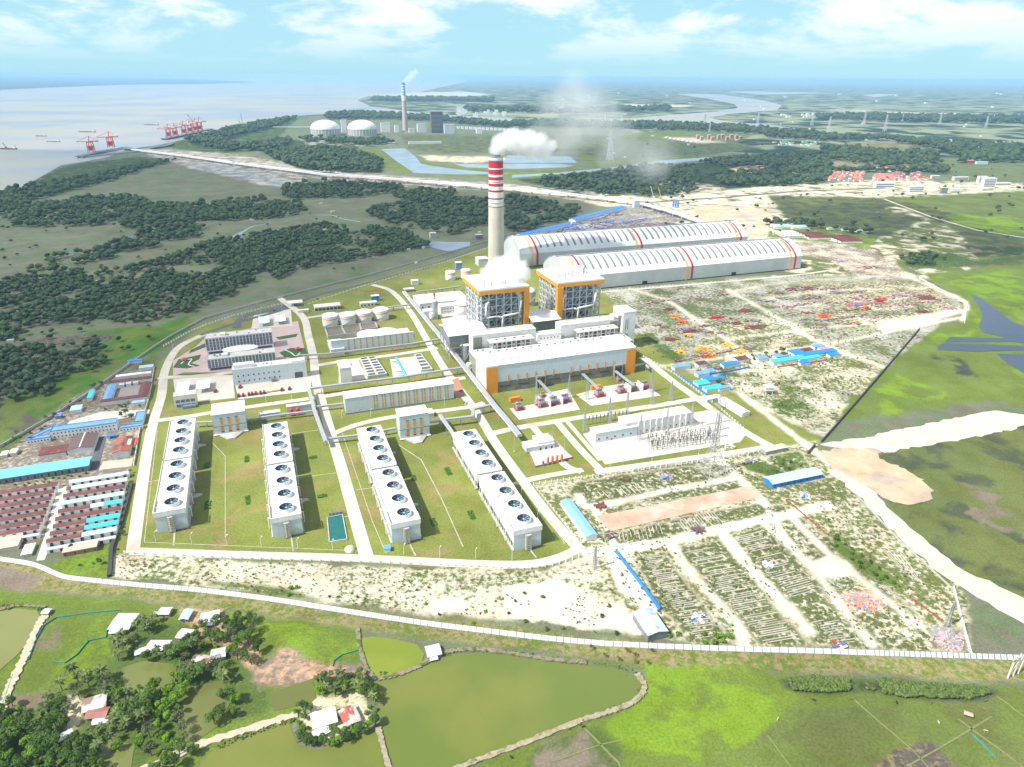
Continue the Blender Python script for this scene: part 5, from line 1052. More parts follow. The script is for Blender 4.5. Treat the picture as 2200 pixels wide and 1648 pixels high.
for a, b, z, lab in [((1155, 815), (1188, 850), 11, 'near white bus duct from the hall down to the transformers'), ((1322, 797), (1362, 828), 12, 'far white bus duct from the hall down to the transformers'), ((1252, 803), (1285, 835), 11, 'slanting white bus duct above the lone transformer')]:
    A, B = G(*a, z), G(*b, z-3); o = T('bus_duct', lab, 'bus duct', (A.x, A.y, 0)); d = B-A; n = Vector((-d.y, d.x, 0)).normalized()
    for k in (-1.6, 0, 1.6): part(o, 'duct', MB().tube([(n.x*k, n.y*k, z), (d.x+n.x*k, d.y+n.y*k, z-3)], .5, 8), STEEL)
    for t in (.05, .5, .95): part(o, 'leg', MB().beam((d.x*t-2*n.x, d.y*t-2*n.y, 0), (d.x*t-2*n.x, d.y*t-2*n.y, z-1-3*t), .4).beam((d.x*t+2*n.x, d.y*t+2*n.y, 0), (d.x*t+2*n.x, d.y*t+2*n.y, z-1-3*t), .4), STEEL)
for px, lab in (((1106, 862), 'orange shipping container on the lawn by the left transformer'), ((1280, 836), 'orange container behind the lone transformer')):
    o = T('container', lab, 'container', G(*px), GR); part(o, 'body', MB().box(-6.5, 6.5, -2.4, 2.4, .2, 5.2), M('orange container paint', (.85, .28, .02), .5, lines=.9, lw=.3, ld=.8)); part(o, 'door', MB().box(6.5, 6.6, -2.2, 2.2, .4, 5), OUTR); part(o, 'roof_rail', MB().box(-6.6, 6.6, -2.5, -2.3, 5.2, 5.5).box(-6.6, 6.6, 2.3, 2.5, 5.2, 5.5), OUTR)
# bus supports in the open yard: each a post with an insulator stack
bp = T('bus_support', 'x', 'bus support', (0, 0, 0)); part(bp, 'post', MB().cyl((0, 0, 0), .3, 4.6, 6), STEELM); part(bp, 'insulator', MB().cyl((0, 0, 4.6), .42, 2.8, 8, .3).cyl((0, 0, 7.4), .6, .25, 8), STEELD); bpp = Proto(bp)
for j in range(5):
    for i in range(15):
        bpp.put(G(1392+i*9.2+j*3+random.uniform(-1.5, 1.5), 951+j*4.6-i*1.35+random.uniform(-1, 1)), 0, 'grey insulator post in the open rows before the switchgear hall', 'insulator posts in front of the switchgear hall', random.uniform(.9, 1.35))
for i in range(12): bpp.put(G(1257+i*8, 914-i*1.3), 0, 'grey insulator post in the row behind the switchgear hall', 'insulator posts behind the switchgear hall', 1.4)
for a, b, n_ in (((1395, 940), (1510, 922), 1), ((1400, 958), (1525, 938), 2)):
    A, B = GP(a, b); o = T('bus_bar', ['', 'thin rear bus bar over the insulator posts', 'thin front bus bar over the insulator posts'][n_], 'bus bar', A); part(o, 'bar', MB().tube([(0, 0, 9), (B.x-A.x, B.y-A.y, 9)], .22, 6), STEEL)
    for t in (.02, .35, .66, .98): part(o, 'post', MB().beam(((B.x-A.x)*t, (B.y-A.y)*t, 0), ((B.x-A.x)*t, (B.y-A.y)*t, 9), .5), STEELM)
# ---------------------------------------------------------------- pipe racks
def rack(pp, z, w, label, step=18, tubes=3, z1=None, th=1.6):
    q = GP(*pp) if z < 0 else [G(*p, z) for p in pp]; z = abs(z); q = [Vector((v.x, v.y, 0)) for v in q]; A = q[0].copy(); q = [v-A for v in q]; o = T('pipe_rack', label, 'pipe rack', A)
    part(o, 'truss', ribbon(q, w, z+.2, th=.3), STEEL); part(o, 'upper_truss', ribbon(q, w*.9, z+th+.2, th=.25), STEEL)
    for k in range(tubes):
        off = (k-(tubes-1)/2)*w*.28; L = []
        for i, v in enumerate(q): d = (q[min(i+1, len(q)-1)]-q[max(i-1, 0)]).normalized(); L.append((v.x-d.y*off, v.y+d.x*off, z+.7+(k % 2)*.25))
        part(o, 'pipe', MB().tube(L, w*.10, 8), PAINTW if k != 1 else STEEL)
    lg = MB().box(-.35, .35, -w/2, -w/2+.6, 0, z).box(-.35, .35, w/2-.6, w/2, 0, z).box(-.3, .3, -w/2, w/2, z*.55, z*.55+.5).mesh('trestle', STEEL)
    for a, b in zip(q[:-1], q[1:]):
        d = b-a; n = max(1, int(d.length/step)); an = math.atan2(d.y, d.x)
        for i in range(n): v = a+d*((i+.5)/n); t = bpy.data.objects.new('trestle', lg); COL.objects.link(t); t.parent = o; t.location = (v.x, v.y, 0); t.rotation_euler = (0, 0, an)
    return o
rack([(868, 628), (890, 655), (950, 728), (1010, 805), (1065, 876), (1090, 905), (1116, 938)], 9, 6, 'main silver pipe rack running diagonally from the tanks to the gas yard', 20, 4, th=2.2)
rack([(666, 836), (760, 824), (860, 812), (935, 800), (1000, 790)], 8, 4, 'grey pipe rack between the warehouse and the filter beds')
rack([(664, 838), (676, 885), (700, 950)], 8, 4, 'pale pipe rack dropping beside the middle road')
rack([(640, 765), (700, 762), (800, 750), (885, 740), (945, 730)], 6, 3.4, 'grey pipe rack along the front of the treatment hall')
rack([(418, 910), (520, 905), (600, 893), (680, 884)], 5, 3, 'low pipe rack behind the two left cooling tower rows')
rack([(678, 876), (745, 868)], 5, 3, 'short low pipe rack at the left end of the warehouse')
rack([(700, 945), (770, 937), (850, 922)], 5, 3, 'low pipe rack crossing the middle road to the right tower rows')
rack([(924, 908), (965, 902), (1015, 896), (1017, 880), (1060, 870)], 8, 4, 'grey pipe rack with a portal over the road near the right tower row')
rack([(945, 893), (968, 925), (978, 942)], 10, 4, 'pale pipe rack reaching down to the rightmost cooling tower row')
rack([(830, 662), (860, 658), (888, 655)], 6, 3.4, 'short pipe rack behind the rightmost white tank'); rack([(895, 628), (935, 624), (990, 616)], 7, 3.2, 'thin pipe rack in front of the gravel pad tanks'); rack([(1344, 790), (1385, 783), (1395, 792)], 7, 3, 'pipe rack stub right of the turbine hall')
# thin drains, walks in the lawns
for pp, w_ in [([(455, 950), (484, 980), (484, 1155)], .7), ([(855, 955), (905, 988), (948, 1070), (995, 1175)], 1.1), ([(320, 1035), (345, 1031)], 1), ([(630, 1028), (730, 1015)], 1), ([(625, 932), (700, 922)], 1), ([(765, 1053), (800, 1048)], 1), ([(735, 1112), (758, 1107)], 1), ([(375, 1145), (373, 1172)], 1.6), ([(626, 1155), (630, 1184)], 1.6), ([(881, 1170), (893, 1194)], 1.6), ([(1138, 1180), (1152, 1198)], 1.6), ([(1095, 1045), (1118, 1040)], 1), ([(1060, 945), (1125, 1035), (1215, 1170)], .7), ([(735, 930), (800, 1120), (830, 1190)], .7), ([(338, 925), (310, 1165), (780, 1184)], .7)]:
    road('drain', pp, w_*.8, M('drain edge', (.46, .43, .35), .9, var=.3), z=.14, smooth=False, th=.2)
for px in ((1010, 1087), (965, 1012)): pass
hm = M('clipped hedge', (.06, .16, .01), .9, var=.4, sc=1.)
for i, (x, y, a, b) in enumerate([(445, 1000, 2.4, 5), (447, 1085, 2.4, 7), (530, 987, 1.6, 6), (532, 1075, 1.8, 7), (963, 1013, 2.2, 7), (1013, 1107, 2.2, 7), (672, 983, 3.4, 2.4), (692, 1066, 3.8, 2.6), (888, 1027, 2, 5), (932, 1122, 2, 5)]):
    R = random.Random(i); mb = MB()
    for k in range(60): u, v = R.uniform(-a, a), R.uniform(-b, b); s = R.uniform(.3, .7); mb.box(u-s, u+s, v-s, v+s, 0, R.uniform(.5, 1.1))
    tag(mb.build('hedge_bed', hm, loc=G(x, y)), ['bright green hedge bed %s' % t for t in ('in the shadow of the leftmost tower row, upper', 'in the shadow of the leftmost tower row, lower', 'on the middle lawn left of the second tower row, upper', 'on the middle lawn left of the second tower row, lower', 'on the lawn between the right tower rows, upper', 'on the lawn between the right tower rows, lower', 'round, right of the second tower row, upper', 'round, above the green basin', 'at the shadow edge of the third tower row, upper', 'at the shadow edge of the third tower row, lower')][i], 'hedge').rotation_euler = (0, 0, GR)
# ---------------------------------------------------------------- fences and walls
def fence(pp, label, step=7.5, h=2.6, posts=True, wall=None, name='fence', z=0., th=.35, pw=.9, mat=PAINTW):
    q = GP(*pp); A = q[0].copy(); q = [v-A for v in q]; o = T(name, label, 'fence' if name == 'fence' else 'wall', (A.x, A.y, z))
    if wall: part(o, 'panel', ribbon(q, th, h, th=h), wall)
    else:
        mb = MB()
        for zz in (.5, 1.3, 2.1): mb = ribbon(q, .12, zz, mb, th=.12)
        part(o, 'rail', mb, mat)
    me = MB().box(-pw/2, pw/2, -pw/2, pw/2, 0, h+.25).mesh('post', mat); tot = sum((b-a).length for a, b in zip(q[:-1], q[1:])); step = max(step, tot/98)
    s = 0.; i = 0; d = (q[1]-q[0]).length
    for k in range(int(tot/step)):
        t = k*step
        while t > s+d and i < len(q)-2: s += d; i += 1; d = (q[i+1]-q[i]).length
        v = q[i]+(q[i+1]-q[i])*((t-s)/d); p = bpy.data.objects.new('post', me); COL.objects.link(p); p.parent = o; p.location = (v.x, v.y, 0)
    return o
FW = M('pale fence panel', (.66, .66, .62), .7, var=.15); 
fence([(268, 1190), (500, 1200), (780, 1208), (940, 1215)], 'white post fence along the front of the left tower rows', 8)
fence([(945, 1215), (1130, 1223), (1190, 1215), (1262, 1192)], 'white post fence along the front of the right tower rows', 6)
fence([(1262, 1190), (1200, 1110), (1146, 1043)], 'white post fence right of the rightmost tower row', 6)
fence([(1146, 1042), (1300, 1021), (1450, 1000)], 'white post fence below the gas yard and the switchyard', 6)
fence([(1452, 1000), (1560, 984), (1648, 968), (1600, 925), (1535, 868)], 'white post fence round the right corner of the switchyard', 6)
fence([(1530, 865), (1450, 805), (1372, 762)], 'white post fence right of the turbine hall road', 6)
fence([(352, 745), (400, 718), (440, 700), (500, 680), (620, 650)], 'white post fence outside the office gardens', 6)
fence([(655, 657), (760, 622), (860, 592), (960, 562), (1060, 530)], 'white post fence beside the asphalt perimeter road', 9)
fence([(1230, 632), (1400, 618), (1600, 603), (1790, 590)], 'white post fence in front of the nearer coal shed', 8)
OW = M('weathered outer wall', (.46, .46, .42), .85, var=.25, sc=.05)
fence([(0, 962), (120, 892), (200, 840), (330, 748), (370, 722)], 'grey outer wall between the workers camp and the green fields', 20, 3, wall=OW, name='wall', mat=OW, th=.8)
fence([(370, 722), (440, 685), (520, 662), (640, 630), (800, 590), (950, 548), (1060, 515), (1110, 500)], 'grey outer wall beside the dark wood, beyond the perimeter road', 20, 3, wall=OW, name='wall', mat=OW, th=.9)
fence([(283, 1040), (262, 1120), (240, 1180), (236, 1240)], 'dark canal edge wall right of the dormitory rows', 12, 2.4, wall=M('dark stained wall', (.05, .055, .05), .9), name='wall', mat=STEELD, th=3.)
fence([(288, 1000), (300, 930), (322, 850), (332, 790)], 'pale wall between the workers camp and the outer road', 12, 2.6, wall=FW, name='wall')
WALLP = M('white wall panel', (.74, .75, .76), .7, lines=4.6, lw=.08, ld=.45, var=.12)
def bwall(pp, label):
    q = [Vector(v) for v in curve(GP(*pp), 8)]; A = q[0].copy(); q = [v-A for v in q]; o = T('boundary_wall', label, 'wall', A)
    L = []; R = []
    for i, p in enumerate(q): d = (q[min(i+1, len(q)-1)]-q[max(i-1, 0)]).normalized(); L.append(p+Vector((-d.y, d.x, 0))*1.1); R.append(p-Vector((-d.y, d.x, 0))*1.1)
    mb = MB()
    for i in range(len(q)-1):
        n = max(1, round((q[i+1]-q[i]).length/4.2))
        for k in range(n):
            a, b = k/n, (k+1)/n-.10
            r0, r1 = R[i].lerp(R[i+1], a), R[i].lerp(R[i+1], b); l0, l1 = L[i].lerp(L[i+1], a), L[i].lerp(L[i+1], b)
            mb.add([(r0.x, r0.y, .3), (r1.x, r1.y, .3), (l1.x, l1.y, 2.9), (l0.x, l0.y, 2.9)], [(0, 1, 2, 3)])
    part(o, 'face_panel', mb, M('grey white wall face', (.58, .59, .60), .7, var=.2, sc=.1))
    m2 = MB()
    for i in range(len(q)-1):
        m2.add([(R[i].x, R[i].y, 0), (R[i+1].x, R[i+1].y, 0), (L[i+1].x, L[i+1].y, 2.8), (L[i].x, L[i].y, 2.8), (L[i].x, L[i].y, 0), (L[i+1].x, L[i+1].y, 0)], [(0, 1, 2, 3), (3, 2, 5, 4)])
    part(o, 'backing', m2, STEELM); return o
bwall([(-60, 1196), (0, 1204), (60, 1213), (90, 1222), (115, 1233), (143, 1243), (200, 1250), (300, 1260), (420, 1270), (520, 1282)], 'white panelled boundary wall, left stretch bending above the village')
bwall([(520, 1282), (600, 1293), (700, 1309), (800, 1325), (920, 1343), (1040, 1358), (1180, 1375), (1300, 1386)], 'white panelled boundary wall, middle stretch above the large pond')
bwall([(1300, 1386), (1450, 1393), (1600, 1398), (1750, 1402), (1900, 1407), (2085, 1413), (2300, 1420)], 'white panelled boundary wall, right stretch below the concrete strips')
fence([(2048, 1265), (2062, 1320), (2075, 1370), (2087, 1412)], 'pale yard wall dropping to the boundary wall at the right', 14, 2.4, wall=FW, name='wall', th=.9)
fence([(1765, 950), (1840, 865), (1905, 790), (1975, 708)], 'dark long wall between the sand yard and the green marsh', 14, 2.6, wall=M('dark wall', (.055, .06, .055), .9, var=.3), name='wall', th=1.2, mat=STEELD)
fence([(2072, 695), (2078, 652), (2010, 618), (1975, 598)], 'pale wall at the far corner of the laydown yard', 14, 2.4, wall=FW, name='wall', th=.8)
fence([(1790, 1008), (1850, 1075), (1930, 1160), (2048, 1268)], 'low grey kerb wall beside the white haul road', 16, 1.3, wall=OW, name='wall', th=.8, mat=OW)
fence([(1736, 975), (1750, 958)], 'short dark wall stub by the road junction', 6, 2.4, wall=MATS['dark wall'], name='wall', th=1.6, mat=STEELD)
fence([(1323, 1187), (1350, 1222), (1385, 1268), (1418, 1312)], 'bright blue sheet fence running down to the tin shed', 5, 3.2, wall=BPLAST, name='wall', mat=BPLAST, th=1.2)
fence([(1690, 1075), (1760, 1135), (1780, 1150)], 'rusty red pipe fence beside the sand track', 5, 1., wall=M('rust pipe', (.32, .10, .05), .8), name='wall', mat=BROWN, th=.7)
fence([(1955, 1284), (2000, 1317), (2025, 1335)], 'thin rust coloured fence on the lower right yard', 5, 1.2, wall=MATS['rust pipe'], name='wall', mat=BROWN, th=.6)
# ---------------------------------------------------------------- workers camp
def rowhouse(p1, p0, D, h, roofs, label, rise=1.5, wall=PAINTW, name='dormitory', win=True, group=None, ww=1.2):
    """long low gabled hut; roofs = [(share of length, material)]"""
    b = G(*p1); a = G(*p0); W = (b-a).length; o = T(name, label, 'dormitory', (b-UX*W)[:2]+(0,), GR, group)
    wall_mb('gable', W, D, h, rise).build('wall', wall, o); x = 0
    for f, m in roofs: roof_mb('gable', W*f, D, h, rise, .0, .25).build('roof', m, o, (x, 0, 0)); x += W*f
    n = int(W/6.5)
    if win:
        me = MB().box(-ww, ww, -.15, .05, .3, h-.5).mesh('window', GLASS)
        for i in range(n): q = bpy.data.objects.new('window', me); COL.objects.link(q); q.parent = o; q.location = (W*(i+.5)/n, 0, 0)
    return o
camp = [((278, 1027), (151, 1046), [(1, LCROOF)], 'pale turquoise roofed dormitory, first of the right camp rows'),
 ((275, 1041), (146, 1059), [(.08, MAROON), (.92, WROOF)], 'white roofed dormitory with a maroon left end, second of the right camp rows'),
 ((271, 1056), (139, 1075), [(1, MAROON)], 'wholly maroon dormitory between two white roofed ones'),
 ((269, 1071), (135, 1090), [(1, LCROOF)], 'pale turquoise roofed dormitory below the first wholly maroon one'),
 ((265, 1088), (128, 1108), [(.5, MAROON), (.2, WROOF), (.3, CYROOF)], 'dormitory with maroon, white and turquoise roof pieces'),
 ((262, 1104), (122, 1125), [(1, MAROON)], 'wholly maroon dormitory above the two half turquoise ones'),
 ((259, 1119), (117, 1141), [(.5, MAROON), (.5, CYROOF)], 'upper of the two half maroon half turquoise dormitories'),
 ((256, 1134), (110, 1158), [(.5, MAROON), (.5, CYROOF)], 'lower of the two half maroon half turquoise dormitories'),
 ((253, 1151), (104, 1174), [(.5, MAROON), (.5, LCROOF)], 'dormitory with maroon left and pale right roof, lowest long row of the camp')]
for i, (p1, p0, rf, lb) in enumerate(camp): rowhouse(p1, p0, 6.6, 4.2 if i < 8 else 5.2, rf, lb, group='right camp rows')
nm = ['first', 'second', 'third', 'fourth', 'fifth', 'sixth', 'seventh']
for i, p1 in enumerate([(126, 1051), (119, 1067), (113, 1082), (107, 1097), (102, 1113), (95, 1130), (88, 1148)]):
    rowhouse(p1, (p1[0]-150, p1[1]+21), 7, 4.2 if i < 6 else 5.4, [(1, MAROON)], f'maroon roofed dormitory, {nm[i]} from the top of the left camp rows', group='left camp rows')
for p1, p0, D, h, rf, lb in [((86, 1157), (-60, 1177), 4, 3.4, TIN, 'low tin roofed row in front of the lowest left dormitory'), ((250, 1163), (103, 1186), 4, 3.4, TIN, 'low tin roofed row in front of the lowest right dormitory')]: rowhouse(p1, p0, D, h, [(1, rf)], lb, .5)
box('brick_hut', 'small flat hut with pale brick roof below the dormitories', 'hut', (137, 1197), (208, 1188), 4, 9, wall=BRICK, roof=M('brick floor roof', (.55, .42, .34), .8), win=[(4, .2, .7, 1)])
box('brick_hut', 'flat roofed hut at the left edge below the dormitories', 'hut', (-40, 1195), (35, 1192), 3.5, 17, wall=CREAM, roof=MATS['brick floor roof']); box('white_slab_hut', 'small white slab roofed hut left of the camp lane', 'hut', (47, 1198), (68, 1195), 2.2, 14, wall=CREAM)
slab('camp_lane', [(78, 1205), (96, 1203), (130, 1110), (148, 1052), (165, 1048), (128, 1044), (118, 1075), (100, 1140)], PAVEC, z=.2)
slab('camp_lane', [(190, 1012), (212, 1010), (228, 940), (212, 938)], ASPH, z=.2); slab('yard_floor', [(212, 1010), (282, 1002), (286, 985), (222, 992)], MATS['brick floor roof'], z=.2); slab('camp_lane', [(130, 925), (320, 888), (322, 880), (215, 885), (150, 905)], PAVEC, z=.15)
r, W, D, h = bld('canteen', 'long bright blue and turquoise roofed hall in the workers camp', 'hall', (-60, 1050), (192, 1011), 6, 17, STEELM, M('sky blue roof sheet', (.16, .52, .80), .35, lines=2, lw=.1, ld=.9), 'gable', 1.6, 1.2); windows(r, 'f', W, D, 16, 5, W-5, 1, 4, 1.6)
roof_mb('gable', 1, 1, 0, 0, 0)
r, W, D, h = bld('store_hall', 'dark brown gabled hall with a white ridge line above the blue canteen', 'hall', (146, 978), (202, 970), 5, 33, PAINTW, M('dark brown sheet', (.13, .085, .08), .7, lines=1.4, lw=.2, ld=.8), 'gabley', 2); part(r, 'ridge_cap', MB().box(W/2-.5, W/2+.5, -.4, D+.4, h+2.3, h+2.6), PAINTW)
bld('store_hall', 'low maroon shed with white arched fronts beside the brown hall', 'hall', (85, 987), (143, 979), 4, 15, PAINTW, MAROON, 'mono', 1.2)
r, W, D, h = bld('club_hall', 'red and brown roofed hall with white skylight patch near the outer road', 'hall', (243, 985), (280, 979), 5.5, 33, LBLUE, M('faded red sheet', (.34, .10, .07), .6, lines=1.2, lw=.2, ld=.8, tintvar=((.16, .06, .05), .1, .5)), 'gabley', 1.8); part(r, 'roof_patch', MB().exty([(W*.55, h+1.9), (W*.97, h+.6), (W*.97, h+.7), (W*.55, h+2.0)], D*.42, D*.8), WROOF)
bld('lean_to', 'narrow coral roofed lean-to beside the red hall', 'shed', (286, 962), (292, 961), 3, 18, PAINTW, OUTR, 'flat'); bld('lean_to', 'small bright blue canopy beside the red hall', 'shed', (231, 944), (247, 941), 3, 6, PAINTW, BPLAST, open_=True)
# accordion building with blue roof: middle range and wings
r, W, D, h = bld('camp_office', 'two storey white range with blue roof behind the brown hall', 'office building', (112, 944), (254, 922), 9, 12, PAINTW, BROOF2, 'parapet'); windows(r, 'f', W, D, 17, 3, W-3, 5.5, 7, 1.2); windows(r, 'f', W, D, 17, 3, W-3, 1.5, 3, 1.2)
r, W, D, h = bld('camp_office', 'single storey white wing with blue roof at the left end of the camp office', 'office building', (58, 955), (110, 946), 4.5, 7, PAINTW, BROOF2, 'parapet'); windows(r, 'f', W, D, 7, 2, W-2, 1.5, 3, 1.2)
r, W, D, h = bld('camp_office', 'single storey white wing with blue roof at the right end of the camp office', 'office building', (257, 929), (308, 920), 4.5, 6, PAINTW, BROOF2, 'parapet'); windows(r, 'f', W, D, 7, 2, W-2, 1.5, 3, 1.2)
bld('camp_wing', 'blue roofed wing running back at the right of the camp office', 'office building', (289, 915), (309, 912), 4.5, 26, PAINTW, BROOF2, 'parapet'); bld('camp_wing', 'slanting blue roofed wing at the left of the camp office', 'office building', (59, 950), (80, 946), 4.5, 34, PAINTW, BROOF2, 'parapet', snap=math.radians(-20)); bld('camp_shed', 'small blue roofed shed among trees behind the slanting wing', 'shed', (120, 901), (133, 898), 3.5, 7, STEELM, BROOF2, 'mono', .6)
# courtyard building
for p0, p1, back, rf, lb in [((219, 872), (318, 858), 8, MAROON, 'front range of the maroon courtyard building'), ((225, 832), (328, 816), 8, MAROON, 'maroon range at the rear of the courtyard'), ((222, 868), (240, 865), 44, BROOF2, 'blue and maroon left range of the courtyard'), ((298, 858), (320, 855), 40, MAROON, 'maroon right range of the courtyard')]:
    bld('courtyard_range', lb, 'barracks', p0, p1, 4.6, back, PAINTW, rf, 'gable' if back == 8 else 'gabley', 1.2, group='courtyard ranges')
slab('yard_floor', [(245, 858), (300, 850), (306, 826), (258, 832)], M('grey yard floor', (.30, .27, .25), .9), z=.2)
for i in range(3): bld('cabin', f'white office cabin in the camp courtyard, {["left", "middle", "right"][i]} of three', 'cabin', (257+15*i, 833-2.5*i), (267+15*i, 831.5-2.5*i), 3, 6, PAINTW, TIN)
for p0, p1, back, rf, lb in [((250, 816), (326, 804), 5, WROOF, 'white roofed range above the courtyard'), ((300, 797), (330, 792), 7, M('pale blue sheet', (.45, .55, .66), .5), 'pale roofed building at the top of the camp'), ((275, 783), (305, 779), 5, BPLAST, 'small blue shed at the top corner of the camp'), ((188, 862), (198, 861), 24, CYROOF, 'narrow turquoise shed by the outer wall'), ((152, 889), (175, 886), 12, LCROOF, 'pale blue and white cabin by the outer wall'), ((285, 873), (312, 868), 5, M('blue cabin', (.35, .45, .75), .5), 'white cabin under the courtyard front')]:
    bld('camp_shed', lb, 'shed', p0, p1, 3.6, back, PAINTW, rf, 'mono', .5)
for x, y, lb in [(2, 985, 'left'), (22, 980, 'right')]: r, W, D, h = bld('cage_shed', f'small pale framed shed at the left edge of the camp, {lb} of two', 'shed', (x, y), (x+14, y-2), 3, 9, CREAM, CREAM)
# ---------------------------------------------------------------- parked vehicles and little people-scale things
def vehicle(L_, Wd, Hh, cab, body, name, cat, wheels=BLACK, truck=False):
    o = T(name, 'x', cat, (0, 0, 0))
    if truck: part(o, 'cab', MB().box(-L_/2, -L_/2+cab, -Wd/2, Wd/2, .9, Hh), body); part(o, 'cargo_bed', MB().box(-L_/2+cab+.2, L_/2, -Wd/2, Wd/2, .9, Hh*.8), body); part(o, 'windscreen', MB().box(-L_/2-.03, -L_/2+.02, -Wd/2+.2, Wd/2-.2, Hh*.6, Hh*.92), GLASS)
    else: part(o, 'body', MB().box(-L_/2, L_/2, -Wd/2, Wd/2, .35, Hh*.6), body); part(o, 'cabin', MB().exty([(-L_*.3, Hh*.6), (-L_*.2, Hh), (L_*.25, Hh), (L_*.38, Hh*.6)], -Wd/2+.1, Wd/2-.1), GLASS); part(o, 'roof', MB().box(-L_*.19, L_*.24, -Wd/2+.15, Wd/2-.15, Hh, Hh+.05), body)
    me = MB().tube([(0, -.15, 0), (0, .15, 0)], .42 if truck else .34, 12).mesh('wheel', wheels)
    for x in (-L_*.32, L_*.32):
        for y in (-Wd/2, Wd/2): q = bpy.data.objects.new('wheel', me); COL.objects.link(q); q.parent = o; q.location = (x, y, .42)
    return Proto(o)
DR = M('dark red truck paint', (.25, .03, .03), .5, rnd=.2); tr = vehicle(7.5, 2.6, 3.2, 2.4, DR, 'truck', 'truck', truck=True)
for i, (x, y) in enumerate([(513, 852), (523, 851), (535, 849), (542, 848), (550, 847), (560, 846), (568, 845)]): tr.put(G(x, y), GR+1.57, f'dark red truck parked in the workshop yard, {nm[i]} from the left', 'trucks in the workshop yard')
for x, y, lb in [(516, 833, 'dark red truck parked at the left corner of the workshop'), (606, 839, 'dark red truck beside the yellow trailers'), (622, 837, 'dark red truck at the right end of the workshop yard'), (463, 842, 'red truck standing alone right of the carports')]: tr.put(G(x, y), GR+1.4, lb)
yt = vehicle(12, 2.6, 1.8, 2.4, YEL, 'trailer', 'trailer', truck=True)
yt.put(G(585, 842), GR, 'yellow flat trailer in the workshop yard, left of two'); yt.put(G(596, 840), GR+.1, 'yellow flat trailer in the workshop yard, right of two')
car = vehicle(4.6, 1.9, 1.7, 0, M('dark car paint', (.05, .06, .07), .3), 'car', 'car'); car.put(G(990, 841), 1.2, 'dark car beside the brick floor at the end of the warehouse'); car.put(G(1000, 866), .4, 'dark car on the road near the pipe rack portal'); car.put(G(682, 643), .35, 'dark car on the asphalt perimeter road'); car.put(G(589, 668), .3, 'dark car on the asphalt drive near the carports')
car2 = vehicle(5, 2.1, 2.2, 0, M('white car paint', (.7, .7, .7), .3), 'van', 'van'); car2.put(G(1001, 868), 1.2, 'white van on the corner near the pipe rack portal'); car2.put(G(1110, 868), .4, 'white van on the lawn road by the orange container')
g = G(832, 1182); o = T('kiosk', 'small blue and white kiosk at the road corner below the third tower row', 'kiosk', g, .2); part(o, 'body', MB().box(-2.5, 2.5, -2.5, 2.5, 0, 3), LCROOF); part(o, 'roof', MB().box(-2.9, 2.9, -2.9, 2.9, 3, 3.3), BROOF2)
o = T('sand_heap', 'white rounded heap beside the middle road junction', 'heap', G(752, 1181)); part(o, 'heap', MB().dome((0, 0, 0), 4.5, 3.5, 14, 4), SANDC, smooth=True)
# ---------------------------------------------------------------- right hand yards
def ashed(p0, W, h, D, roof, label, rz, wall=PAINTW, style='gabley', rise=1., **k): return bld('shed', label, 'shed', p0, (p0[0]+10, p0[1]), h, D, wall, roof, style, rise, snap=rz, **k)
def shed2(pa, pb, w, h, wall, roof, label, rise=1.2, win=0):
    a, b = GP(pa, pb); d = b-a; o = T('shed', label, 'shed', a, math.atan2(d.y, d.x)); L_ = d.length
    wall_mb('gable', L_, w, h, rise).build('wall', wall, o); roof_mb('gable', L_, w, h, rise, .5, .3).build('roof', roof, o)
    if win: windows(o, 'f', L_, w, win, 3, L_-3, h*.3, h*.7, 1.4)
    return o
shed2((1659, 1050), (1766, 1028), 13, 5, BPLAST, LCROOF, 'turquoise roofed open shed with blue end on the right yard', 1.5, 8)
shed2((1282, 1158), (1226, 1082), 10, 4.5, PAINTW, M('sky sheet', (.25, .50, .72), .5, lines=1.5, lw=.2, ld=.85), 'long blue roofed shed on the sand near the brick pad', 1.3)
shed2((1433, 1370), (1400, 1322), 15, 6, STEELM, M('pale tin sheet', (.52, .66, .72), .5, lines=1.5, lw=.2, ld=.85, tintvar=((.35, .42, .60), .2, .5)), 'pale blue tin shed standing at the lower end of the blue fence', 1.6)
shed2((1610, 893), (1558, 862), 11, 5, PAINTW, WROOF, 'long white shed beside the sandy road right of the switchyard', 1.4, 8); shed2((1518, 866), (1548, 860), 8, 4.5, PAINTW, WROOF, 'small white gate lodge at the switchyard corner', .8, 3)
shed2((1645, 978), (1690, 968), 8, 4, M('grey green sheet', (.30, .38, .38), .6), SANDC, 'low flat grey green shelter on the yard left of the junction', .4)
for p, lb in (((1650, 845), 'round white hut on legs in the sand yard'), ): o = T('water_tower', lb, 'tower', G(*p)); part(o, 'tank', MB().box(-5, 5, -4, 4, 5, 9), PAINTW); part(o, 'roof', MB().box(-6, 6, -5, 5, 9, 9.8), WROOF); [part(o, 'leg', MB().box(x-.3, x+.3, y-.3, y+.3, 0, 5), PAINTW) for x in (-4, 4) for y in (-3, 3)]
